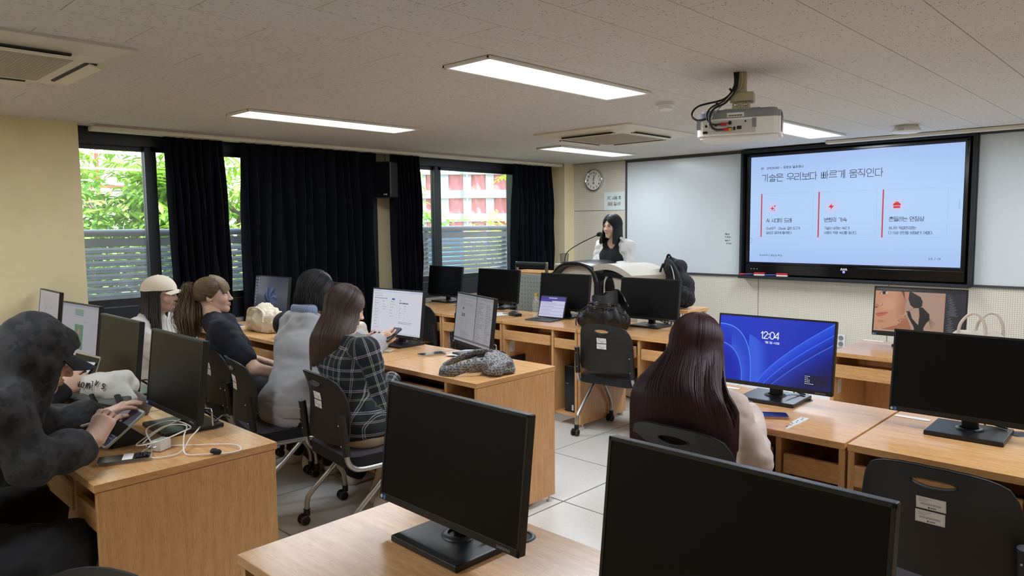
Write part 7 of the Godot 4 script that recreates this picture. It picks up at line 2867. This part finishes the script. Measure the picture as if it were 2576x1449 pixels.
	soft(g, [[Vector3(-0.05, 0.04, 0), Vector3(0.04, 0.04, 0), 0.045, 0.045, 0.03], [Vector3(-0.05, 0.09, 0), Vector3(0.03, 0.1, 0), 0.04, 0.036, 0.04]], 0.007, noise(14.0, 2, 2), 0.006)
	obj("pouch", g, M.cream_leather, t)
	g = G.new()
	for k in 5:
		g.lathe([Vector2(0, 0.002), Vector2(0.004, 0.002), Vector2(0.005, 0)], 10, X(Vector3(0.0 + k * 0.01, 0.11 - k * 0.018, 0.044), 0, PI / 2))
	obj("eyelet", g, M.rubber, t)
	g = G.new()
	for k in 12:
		var c := Vector3(-0.03 + k * 0.009, 0.14 - 0.0009 * (k - 4) * (k - 4), 0.035 + 0.003 * (k % 2))
		g.tube(range(9).map(func(q): return c + Basis(Vector3.RIGHT, PI / 2 * (k % 2)) * Vector3(cos(TAU * q / 8.0) * 0.008, sin(TAU * q / 8.0) * 0.005, 0)), 0.0016, 5, false)
	obj("chain", g, M.chrome, t)
	# leopard-print bag with its open handle loop
	t = thing("leopard_bag", "grey leopard-print cloth bag with a wide loop handle on the aisle-end desk", "bag", Vector3(-2.57, DESK, -2.53), 0.0)
	g = G.new()
	soft(g, [[Vector3(-0.06, 0.04, -0.1), Vector3(0.06, 0.035, -0.04), 0.055, 0.05, 0.05], [Vector3(0.0, 0.04, 0.0), Vector3(0.07, 0.03, 0.03), 0.055, 0.045, 0.05], [Vector3(-0.08, 0.075, -0.06), Vector3(0.03, 0.07, 0.02), 0.03, 0.026, 0.03], [Vector3(0.02, 0.035, 0.06), Vector3(0.075, 0.03, 0.06), 0.035, 0.03, 0.04]], 0.007, crease(8.0, 15), 0.014, Vector3(1, 1.3, 0.8))
	obj("body", g, M.leopard, t)
	g = G.new()
	g.tube(curve([Vector3(0.03, 0.06, 0.05), Vector3(-0.02, 0.055, 0.13), Vector3(-0.09, 0.025, 0.2), Vector3(-0.145, 0.02, 0.215), Vector3(-0.165, 0.04, 0.17), Vector3(-0.14, 0.07, 0.09), Vector3(-0.1, 0.09, 0.0), Vector3(-0.06, 0.085, -0.06)], 6), 0.03, 12, true, 0.22, Vector3(0.7, 0.1, -0.3))
	obj("loop_handle", g, M.leopard, t)
	g = G.new()
	g.ball(Vector3(-0.1, 0.035, 0.03), Vector3(0.05, 0.028, 0.06), 12)
	obj("lining", g, M.black_cloth, t)
	# big black leather handbag on the front row
	t = thing("leather_handbag", "large slouchy black leather handbag with belts and silver buckles on the front row", "bag", Vector3(-3.08, DESK, -4.17), 0.06)
	g = G.new()
	soft(g, [[Vector3(-0.17, 0.05, 0), Vector3(0.15, 0.05, 0), 0.06, 0.06, 0.05], [Vector3(-0.1, 0.1, 0), Vector3(0.11, 0.1, 0), 0.065, 0.065, 0.06], [Vector3(-0.07, 0.15, 0), Vector3(0.08, 0.15, 0), 0.05, 0.05, 0.06]], 0.0075, crease(6.0, 18), 0.014, Vector3(1.2, 0.6, 1))
	obj("body", g, M.leather, t)
	g = G.new()
	g.sheet(28, 8, func(u, v):
		var a: float = u * TAU
		var peak := 0.035 * (0.5 + 0.5 * cos(a))
		return Vector3(cos(a) * (0.115 - 0.01 * v) + 0.012 * sin(a * 5.0) * v, 0.15 + v * (0.075 + peak * 1.3) + 0.01 * sin(a * 3.0) * v, sin(a) * (0.06 - 0.02 * v) + 0.008 * cos(a * 4.0) * v), 0.004)
	obj("upper_rim", g, M.leather, t)
	g = G.new()
	g.sheet(10, 8, func(u, v): return Vector3(-0.02 + u * 0.2, 0.17 + v * (0.105 * (1.0 - pow(absf(u - 0.45) * 2.0, 1.6)) + 0.01), -0.03 - 0.025 * sin(u * 3.0) + 0.02 * v), 0.008)
	obj("flap", g, M.leather, t)
	for y in [0.185, 0.155]:
		g = G.new()
		strap(g, range(21).map(func(k): return Vector3(cos(PI * k / 20.0) * (0.125 + (0.185 - y) * 0.4), y - 0.02 + 0.02 * sin(PI * k / 20.0), 0.005 + sin(PI * k / 20.0) * 0.074)), 0.0085, 0.003, 1)
		obj("belt", g, M.leather, t)
		g = G.new()
		buckle(g, Vector3(-0.015 - (0.185 - y) * 0.6, y + 0.001, 0.083), 0.009)
		buckle(g, Vector3(0.075, y - 0.004, 0.068), 0.008, Basis(Vector3.UP, 0.7))
		obj("buckle", g, M.chrome, t)
	g = G.new()
	strap(g, [Vector3(-0.11, 0.16, 0.05), Vector3(-0.16, 0.12, 0.07), Vector3(-0.2, 0.06, 0.07), Vector3(-0.21, 0.01, 0.06)], 0.008, 0.003)
	strap(g, [Vector3(0.12, 0.13, 0.05), Vector3(0.18, 0.12, 0.04), Vector3(0.2, 0.08, 0.03)], 0.006, 0.003)
	obj("handle", g, M.leather, t)
	# black backpack on the wooden stand by the lectern
	t = thing("black_backpack", "tall black backpack with dangling straps beside the lectern", "backpack", Vector3(-3.14, 0.77, -5.24), -0.25)
	g = G.new()
	soft(g, [[Vector3(-0.04, 0.08, 0), Vector3(0.1, 0.08, 0), 0.08, 0.08, 0.06], [Vector3(-0.02, 0.2, 0), Vector3(0.08, 0.2, 0.0), 0.085, 0.085, 0.06], [Vector3(-0.06, 0.32, 0), Vector3(0.02, 0.33, 0), 0.075, 0.07, 0.06], [Vector3(-0.08, 0.36, 0), Vector3(-0.09, 0.38, 0), 0.045, 0.035, 0.05]], 0.008, crease(7.0, 22), 0.011, Vector3(1, 0.6, 1))
	obj("body", g, M.backpack_black, t)
	g = G.new()
	soft(g, [[Vector3(0.1, 0.1, 0.07), Vector3(0.13, 0.14, 0.06), 0.05, 0.05, 0.04], [Vector3(0.13, 0.07, 0.08), Vector3(0.15, 0.11, 0.05), 0.035, 0.03, 0.03]], 0.008, noise(22.0, 25, 3), 0.014)
	obj("pocket", g, M.backpack_black, t)
	g = G.new()
	strap(g, [Vector3(-0.1, 0.4, 0.02), Vector3(-0.08, 0.435, 0.02), Vector3(-0.05, 0.41, 0.02)], 0.012, 0.006)
	strap(g, [Vector3(-0.05, 0.4, 0.06), Vector3(0.04, 0.36, 0.09), Vector3(0.11, 0.28, 0.1), Vector3(0.14, 0.18, 0.1)], 0.02, 0.009)
	strap(g, [Vector3(-0.11, 0.36, 0.05), Vector3(-0.13, 0.25, 0.08), Vector3(-0.12, 0.12, 0.09), Vector3(-0.1, 0.03, 0.1)], 0.02, 0.009)
	obj("shoulder_strap", g, M.backpack_black, t)
	g = G.new()
	for k in 4:
		strap(g, [Vector3(0.06 + k * 0.03, 0.1, 0.11), Vector3(0.05 + k * 0.035, 0.02, 0.14), Vector3(0.06 + k * 0.035, -0.06, 0.15), Vector3(0.05 + k * 0.04, -0.12 - 0.02 * (k % 2), 0.15)], 0.008, 0.003)
	obj("dangling_strap", g, M.rubber, t)
	g = G.new()
	strap(g, [Vector3(-0.01, 0.37, 0.07), Vector3(0.05, 0.3, 0.095), Vector3(0.07, 0.24, 0.1)], 0.004, 0.003)
	obj("light_edge", g, M.white_plastic, t)
	# cream handbag on the right front desk
	t = thing("cream_handbag", "small cream leather handbag with two arched handles behind the large blank screen", "bag", Vector3(-0.875, DESK, -4.55), 0.1)
	t.scale = Vector3(1.15, 1.16, 1.15)
	g = G.new()
	soft(g, [[Vector3(-0.065, 0.05, 0), Vector3(0.065, 0.05, 0), 0.045, 0.045, 0.04], [Vector3(-0.06, 0.09, 0), Vector3(0.06, 0.09, 0), 0.04, 0.04, 0.05]], 0.007, noise(8.0, 2, 2), 0.005, Vector3.ONE, func(f: F): f.cut(Vector3(0, 0.125, 0), Vector3.UP))
	obj("body", g, M.cream_leather, t)
	for z in [-0.028, 0.03]:
		g = G.new()
		var dx := 0.045 if z < 0 else -0.02
		strap(g, [Vector3(dx - 0.055, 0.105, z), Vector3(dx - 0.045, 0.16, z), Vector3(dx - 0.01, 0.205, z), Vector3(dx + 0.025, 0.205, z), Vector3(dx + 0.05, 0.16, z), Vector3(dx + 0.055, 0.1, z)], 0.013, 0.007)
		obj("handle", g, M.cream_leather, t)


# ---------- small things ----------
func phone(at: Vector3, turn: float, label: String, caseM: Material, face: Material, tilt := 0.0, roll := 0.0) -> Node3D:
	var t := thing("smartphone", label, "phone", at, 0.0)
	t.transform = Transform3D(Basis(Vector3.UP, turn) * Basis(Vector3.RIGHT, tilt) * Basis(Vector3.BACK, roll), at)
	var g := G.new()
	g.prism(rrect(0.075, 0.155, 0.012, 5), 0.009, Transform3D(Basis(Vector3.RIGHT, -PI / 2), Vector3.ZERO))
	obj("case", g, caseM, t)
	g = G.new()
	g.prism(rrect(0.07, 0.15, 0.01, 5), 0.0006, Transform3D(Basis(Vector3.RIGHT, -PI / 2), Vector3(0, 0.009, 0)))
	obj("screen", g, face, t)
	return t


func tablet(at: Vector3, turn: float, tilt: float, label: String, face: Material, rim: Material, w := 0.25, h := 0.18) -> Node3D:
	var t := thing("tablet", label, "tablet", at)
	t.transform = Transform3D(Basis(Vector3.UP, turn) * Basis(Vector3.RIGHT, tilt), at)
	var g := G.new()
	g.prism(rrect(w, h, 0.014, 5), 0.008, X(Vector3(0, h / 2, -0.008)))
	obj("housing", g, rim, t)
	g = G.new()
	var a := w / 2 - 0.008
	g.face(Vector3(-a, h - 0.008, 0.0006), Vector3(a, h - 0.008, 0.0006), Vector3(a, 0.008, 0.0006), Vector3(-a, 0.008, 0.0006), Vector3.BACK)
	obj("screen", g, face, t)
	return t


func keyboard(at: Vector3, turn: float, label: String, detail := true) -> void:
	var t := thing("keyboard", label, "keyboard", at, turn, "black keyboards on the trays")
	var g := G.new()
	g.box(Vector3(0, 0.009, 0), Vector3(0.44, 0.018, 0.13), 0.004)
	obj("case", g, M.black_plastic, t)
	if not detail:
		return
	var k1 := G.new()
	k1.box(Vector3.ZERO, Vector3(0.0155, 0.007, 0.0155), 0.002)
	var key := k1.mesh(M.monitor_black)
	var k2 := G.new()
	k2.box(Vector3.ZERO, Vector3(0.1, 0.007, 0.0155), 0.002)
	var space := k2.mesh(M.monitor_black)
	for r in 6:
		for c in 22:
			if c in [15, 19] and r != 4: continue
			if r == 5 and c > 3 and c < 9:
				if c == 4: inst("key", space, t, X(Vector3(-0.208 + 6 * 0.0198, 0.02, 0.048)))
				continue
			inst("key", key, t, X(Vector3(-0.208 + c * 0.0198, 0.02, -0.052 + r * 0.02)))


func mouse(at: Vector3, label: String) -> void:
	var t := thing("mouse", label, "mouse", at, 0.2, "black mice in the desk trays")
	var g := G.new()
	g.ball(Vector3(0, 0.006, 0), Vector3(0.03, 0.028, 0.052), 16)
	obj("shell", g, M.black_plastic, t)
	g = G.new()
	g.tube(curve([Vector3(0, 0.01, -0.05), Vector3(0.01, 0.006, -0.1), Vector3(-0.03, 0.004, -0.16)], 5), 0.0025, 6)
	obj("cord", g, M.black_plastic, t)


func build_small_things() -> void:
	var dark: Material = M.panel_dark
	# nearest left desk
	var ph := phone(Vector3(-2.468, DESK + 0.002, -0.775), -0.42, "dark phone in a clear case lying face down on the nearest left desk", M.clear_plastic, mat("phone_back", Color8(52, 42, 42), 0.25))
	var g := G.new()
	g.box(Vector3(0, 0.0105, -0.01), Vector3(0.066, 0.0008, 0.03), 0.0)
	obj("photo_slip", g, M.white_paper, ph)
	g = G.new()
	g.box(Vector3(0, 0.011, -0.052), Vector3(0.05, 0.004, 0.04), 0.002)
	for q in [Vector2(-0.012, -0.062), Vector2(0.012, -0.062), Vector2(-0.012, -0.042)]:
		g.lathe([Vector2(0, 0.003), Vector2(0.007, 0.003), Vector2(0.009, 0)], 14, X(Vector3(q.x, 0.0125, q.y)))
	obj("camera", g, M.glossy_black, ph)
	var ch := thing("charger", "small white plug-in charger block on the nearest left desk", "charger", Vector3(-2.5, DESK, -0.9), 0.5)
	g = G.new()
	g.box(Vector3(0, 0.0185, 0), Vector3(0.038, 0.037, 0.055), 0.004)
	obj("block", g, M.white_plastic, ch)
	g = G.new()
	for x in [-0.01, 0.01]:
		g.tube([Vector3(x, 0.022, 0.032), Vector3(x, 0.022, 0.05)], 0.0022, 8)
	obj("pin", g, M.chrome, ch)
	g = G.new()
	g.box(Vector3(0, 0.0372, 0), Vector3(0.03, 0.001, 0.046))
	obj("top_label", g, M.perf_grey, ch)
	var cd := thing("charging_cable", "coiled white charging cable with black tie running across the nearest left desk", "cable", Vector3(-2.45, DESK, -0.95))
	var loops := [
		[Vector3(-2.5, 0.03, -0.87), Vector3(-2.62, 0.05, -0.9), Vector3(-2.66, 0.05, -1.0), Vector3(-2.55, 0.045, -1.02), Vector3(-2.45, 0.06, -0.95), Vector3(-2.43, 0.05, -0.87), Vector3(-2.5, 0.03, -0.83), Vector3(-2.58, 0.02, -0.86), Vector3(-2.6, 0.05, -0.95), Vector3(-2.54, 0.055, -1.0), Vector3(-2.46, 0.04, -0.96), Vector3(-2.38, 0.006, -0.93), Vector3(-2.33, 0.006, -0.96), Vector3(-2.305, 0.006, -1.0)],
		[Vector3(-2.305, 0.006, -1.0), Vector3(-2.275, 0.006, -1.03), Vector3(-2.285, 0.006, -1.075), Vector3(-2.36, 0.006, -1.08), Vector3(-2.45, 0.006, -0.99), Vector3(-2.5, 0.006, -0.93), Vector3(-2.52, 0.006, -0.86), Vector3(-2.47, 0.006, -0.83), Vector3(-2.4, 0.006, -0.85), Vector3(-2.4, 0.006, -0.92), Vector3(-2.46, 0.03, -0.98), Vector3(-2.52, 0.05, -1.04), Vector3(-2.64, 0.06, -1.06), Vector3(-2.6, 0.04, -0.93), Vector3(-2.52, 0.03, -0.85)],
	]
	for l in loops:
		g = G.new()
		g.tube(curve(l.map(func(p): return p - Vector3(-2.45, 0, -0.95)), 7), 0.0024, 8)
		obj("lead", g, M.cable_white, cd)
	g = G.new()
	soft(g, [[Vector3(0.135, 0.012, -0.045), Vector3(0.15, 0.01, -0.055), 0.0105, 0.009, 0.01]], 0.003, noise(60.0, 4, 2), 0.003)
	obj("velcro_tie", g, M.rubber, cd)
	g = G.new()
	g.tube([Vector3(-0.08, 0.016, 0.085), Vector3(-0.055, 0.016, 0.075)], 0.0055, 10)
	obj("plug", g, M.white_plastic, cd)
	g = G.new()
	g.tube([Vector3(-0.072, 0.016, 0.0818), Vector3(-0.066, 0.016, 0.0794)], 0.0062, 10)
	obj("plug_band", g, M.blue_plastic, cd)
	# tablets on the left
	var p := Pad.new(256, 184, Color8(30, 28, 34))
	p.poly([Vector2(20, 10), Vector2(150, 10), Vector2(190, 150), Vector2(30, 176)], Color8(150, 140, 152))
	p.rect(196, 0, 60, 184, Color8(36, 40, 54))
	for k in 5: p.rect(206, 90 + k * 14, 40, 5, Color8(90, 94, 110))
	p.line(Vector2(60, 60), Vector2(120, 100), 3, Color8(60, 50, 56))
	tablet(Vector3(-2.745, DESK + 0.008, -0.765), 0.0, -0.93, "tablet in a clear case leaning back under the hand with the white stylus", screen_mat("tablet_drawing_glow", p.im, 0.4), M.perf_grey, 0.235, 0.168)
	var st := thing("tablet_stand", "black folding stand behind the tablet of the camouflage person", "stand", Vector3(-2.74, DESK, -0.87))
	g = G.new()
	g.prism(PackedVector2Array([Vector2(-0.08, 0.0), Vector2(0.05, 0.0), Vector2(-0.045, 0.085)]), 0.2, Transform3D(Basis(Vector3.UP, PI / 2), Vector3(-0.09, 0, 0)))
	obj("wedge", g, M.black_plastic, st)
	tablet(Vector3(-3.56, DESK + 0.004, -0.93), 0.1, -0.35, "silver-cased tablet propped up before the blank monitor at the far left", M.panel_dark, M.steel, 0.26, 0.195)
	var scr := screen_mat("phone_glow", doc_screen(3), 0.6)
	phone(Vector3(-3.35, DESK + 0.125, -0.9), 0.35, "phone with a lit screen held by the person hidden behind the camouflage hood", M.black_plastic, scr, 0.75)
	# middle left row
	phone(Vector3(-3.53, DESK + 0.085, -2.62), 0.25, "phone in a black case held by the person in the grey sweatshirt", M.black_plastic, dark, 0.4)
	phone(Vector3(-3.195, DESK, -2.66), -0.25, "silver-edged phone lying on the desk between the two document screens", M.chrome, mat("phone_glass", Color8(60, 70, 72), 0.08))
	phone(Vector3(-5.26, DESK, -2.48), 1.45, "slim white phone on the window-corner desk", M.white_plastic, M.blue_plastic)
	var rc := thing("round_case", "small round white case on the desk before the grey-sleeved hands", "case", Vector3(-3.44, DESK, -2.43))
	g = G.new()
	g.lathe([Vector2(0.0, 0.0), Vector2(0.042, 0.0), Vector2(0.044, 0.003), Vector2(0.044, 0.017), Vector2(0.043, 0.018)], 30)
	obj("tub", g, M.white_plastic, rc)
	g = G.new()
	g.lathe([Vector2(0.0, 0.027), Vector2(0.043, 0.027), Vector2(0.045, 0.025), Vector2(0.045, 0.018)], 30)
	obj("lid", g, M.white_plastic, rc)
	p = Pad.new(128, 80, Color8(214, 208, 198))
	for k in 7:
		for q in 6:
			if (k + q) % 3: p.rect(6 + k * 17, 6 + q * 12, 12, 7, Color8(60, 58, 60))
	g = G.new()
	g.box(Vector3(0, 0.004, 0), Vector3(0.1, 0.008, 0.065), 0.003)
	var po := solo("printed_pouch", g, uv_mat("pouch_print", p.im, 0.7), "small flat pouch with a black and cream checked print beside the round white case", "pouch")
	po.position = Vector3(-3.5, DESK, -2.55)
	po.rotation.y = 0.5
	var pc := thing("paper_sheet", "white sheet of paper under the turned screen beside the leopard bag", "paper", Vector3(-3.06, DESK + 0.003, -2.8), 0.3)
	g = G.new()
	g.sheet(8, 8, func(u, v): return Vector3((u - 0.5) * 0.15, 0.006 * sin(u * 3.0), (v - 0.5) * 0.21), 0.0008)
	obj("sheet", g, M.white_paper, pc)
	keyboard(Vector3(-3.0, 0.594, -2.425), 0.0, "black keyboard on the tray under the tartan sleeves")
	mouse(Vector3(-2.56, 0.584, -2.42), "black mouse in the small tray under the leopard bag")
	# front row
	var b := thing("water_bottle", "clear plastic water bottle with a yellow cap on the front row", "bottle", Vector3(-3.9, DESK, -4.35))
	g = G.new()
	g.lathe([Vector2(0.0, 0.002), Vector2(0.028, 0.0), Vector2(0.032, 0.006), Vector2(0.032, 0.02), Vector2(0.029, 0.026), Vector2(0.032, 0.032), Vector2(0.032, 0.06), Vector2(0.029, 0.066), Vector2(0.032, 0.072), Vector2(0.032, 0.105), Vector2(0.03, 0.125), Vector2(0.018, 0.155), Vector2(0.013, 0.165), Vector2(0.013, 0.176)], 28, Transform3D(), true)
	obj("body", g, M.clear_plastic, b)
	g = G.new()
	g.lathe([Vector2(0.015, 0.168), Vector2(0.015, 0.186), Vector2(0.0, 0.188)], 20)
	obj("screw_cap", g, M.gold, b)
	p = Pad.new(256, 176, Color8(206, 204, 232))
	p.rect(0, 0, 256, 34, Color8(76, 62, 148))
	p.rect(80, 6, 90, 10, Color8(180, 176, 220))
	p.rect(0, 22, 120, 22, Color8(84, 70, 160))
	for k in 8: p.rect(10, 54 + k * 15, 150 - (k * 37) % 60, 3, Color8(140, 138, 170))
	for k in 4: p.rect(0, 64 + k * 30, 256, 8, Color8(186, 184, 218))
	tablet(Vector3(-3.7, DESK + 0.012, -4.29), 0.08, -0.3, "tablet with a purple page standing on its folding keyboard on the front row", screen_mat("tablet_page_glow", p.im, 0.7), M.black_plastic, 0.25, 0.175)
	g = G.new()
	g.box(Vector3(0, 0.004, 0), Vector3(0.25, 0.008, 0.15), 0.003)
	for r in 5:
		for c in 13:
			g.box(Vector3(-0.108 + c * 0.018, 0.0088, -0.05 + r * 0.018), Vector3(0.015, 0.002, 0.015), 0.0006)
	var fk := solo("tablet_keyboard", g, M.grey_frame, "thin dark folding keyboard in front of the purple tablet", "keyboard")
	fk.position = Vector3(-3.705, DESK, -4.21)
	fk.rotation.y = 0.08
	g = G.new()
	g.sheet(2, 6, func(u, v): return Vector3((u - 0.5) * 0.24, 0.003 + v * 0.11, -0.11 + v * 0.065), 0.004)
	var kick := solo("tablet_cover", g, M.black_plastic, "black cover leaning behind the purple tablet", "cover")
	kick.position = Vector3(-3.7, DESK, -4.31)
	kick.rotation.y = 0.08
	var pb := thing("power_bank", "black power bank lying on the front row beside the sheet of paper", "power bank", Vector3(-4.06, DESK, -4.27), -0.35)
	g = G.new()
	g.box(Vector3(0, 0.013, 0), Vector3(0.125, 0.026, 0.065), 0.006)
	obj("case", g, M.black_plastic, pb)
	g = G.new()
	g.ball(Vector3(-0.035, 0.014, 0.033), Vector3(0.004, 0.004, 0.002), 8)
	obj("button", g, M.chrome, pb)
	g = G.new()
	g.tube(curve([Vector3(-0.06, 0.006, 0.01), Vector3(-0.12, 0.005, 0.02), Vector3(-0.17, 0.004, 0.03)], 5), 0.003, 6)
	obj("lead", g, M.black_plastic, pb)
	g = G.new()
	g.box(Vector3(0, 0.001, 0), Vector3(0.21, 0.0012, 0.2))
	var sheet := solo("handout", g, M.white_paper, "white handout flat on the front row behind the turned screen", "paper")
	sheet.position = Vector3(-4.26, DESK, -4.25)
	sheet.rotation.y = -0.3
	for s in [[-4.4, "black keyboard on the front row tray behind the turned screen"], [-3.66, "black keyboard on the front row tray under the purple tablet"], [-2.92, "black keyboard on the front row tray behind the empty chair"]]:
		keyboard(Vector3(s[0], 0.592, -4.13), 0.0, s[1], true)
	mouse(Vector3(-3.32, 0.582, -4.1), "black mouse in the small tray left of the empty front chair")
	# right rows
	for s in [[-1.33, -2.6, "black keyboard on the tray in front of the person with dark red hair"], [-0.58, -2.6, "black keyboard on the tray under the large blank right screen"], [-1.27, -4.35, "black keyboard on the tray under the portrait screen"]]:
		keyboard(Vector3(s[0], 0.592, s[1]), 0.0, s[2], true)
	mouse(Vector3(-0.95, 0.582, -2.6), "black mouse in the small tray by the joint of the right desks")
	var lock: Material = M.lock_screen_glow
	phone(Vector3(-1.185, DESK, -2.64), -1.0, "phone with a dark blue screen in a tan case on the right desk", mat("tan_case", Color8(168, 132, 104), 0.4), mat("blue_glass", Color8(20, 30, 90), 0.08))
	var ru := thing("pixel_ruler", "small white stepped ruler on the right desk beside the phone", "ruler", Vector3(-1.067, DESK, -2.615), 0.0)
	g = G.new()
	g.prism(PackedVector2Array([Vector2(-0.016, 0.1), Vector2(0.016, 0.1), Vector2(0.016, 0.0), Vector2(0.012, -0.09), Vector2(0.006, -0.1), Vector2(0.0, -0.03), Vector2(-0.008, -0.03), Vector2(-0.008, 0.0), Vector2(-0.016, 0.01)]), 0.002, Transform3D(Basis(Vector3.RIGHT, -PI / 2), Vector3.ZERO))
	obj("blade", g, M.white_plastic, ru)
	g = G.new()
	for k in 7:
		g.box(Vector3(-0.004 + 0.006 * (k % 2), 0.0022, -0.085 + k * 0.024), Vector3(0.007, 0.0006, 0.005), 0.0, Basis(Vector3.UP, k * 0.7))
	obj("printed_mark", g, M.rubber, ru)
	var gb := thing("glass_charm", "small clear glass bottle held in the right hand of the person with red hair", "bottle", Vector3(-1.24, DESK + 0.03, -2.6), 0.4)
	g = G.new()
	g.lathe([Vector2(0.0, 0.0), Vector2(0.02, 0.0), Vector2(0.022, 0.006), Vector2(0.022, 0.026), Vector2(0.016, 0.034), Vector2(0.0, 0.036)], 8, X(Vector3.ZERO, 0, 0.8))
	obj("flask", g, M.clear_plastic, gb)
	g = G.new()
	g.ball(Vector3(0, 0.012, 0.01), Vector3(0.012, 0.012, 0.012), 8)
	obj("filling", g, M.blue_plastic, gb)
	for s in [[-1.535, -3.0, "white name strip at the rear of the desk with the blue lock screen"], [-0.77, -2.98, "white name strip at the rear of the desk with the large blank screen"], [-1.47, -4.78, "white name strip at the rear of the desk with the portrait screen"]]:
		g = G.new()
		g.box(Vector3(0, 0.001, 0), Vector3(0.12, 0.002, 0.03), 0.0005)
		var o := solo("name_strip", g, M.white_paper, s[2], "label", "name strips on the right desks")
		o.position = Vector3(s[0], DESK, s[1])
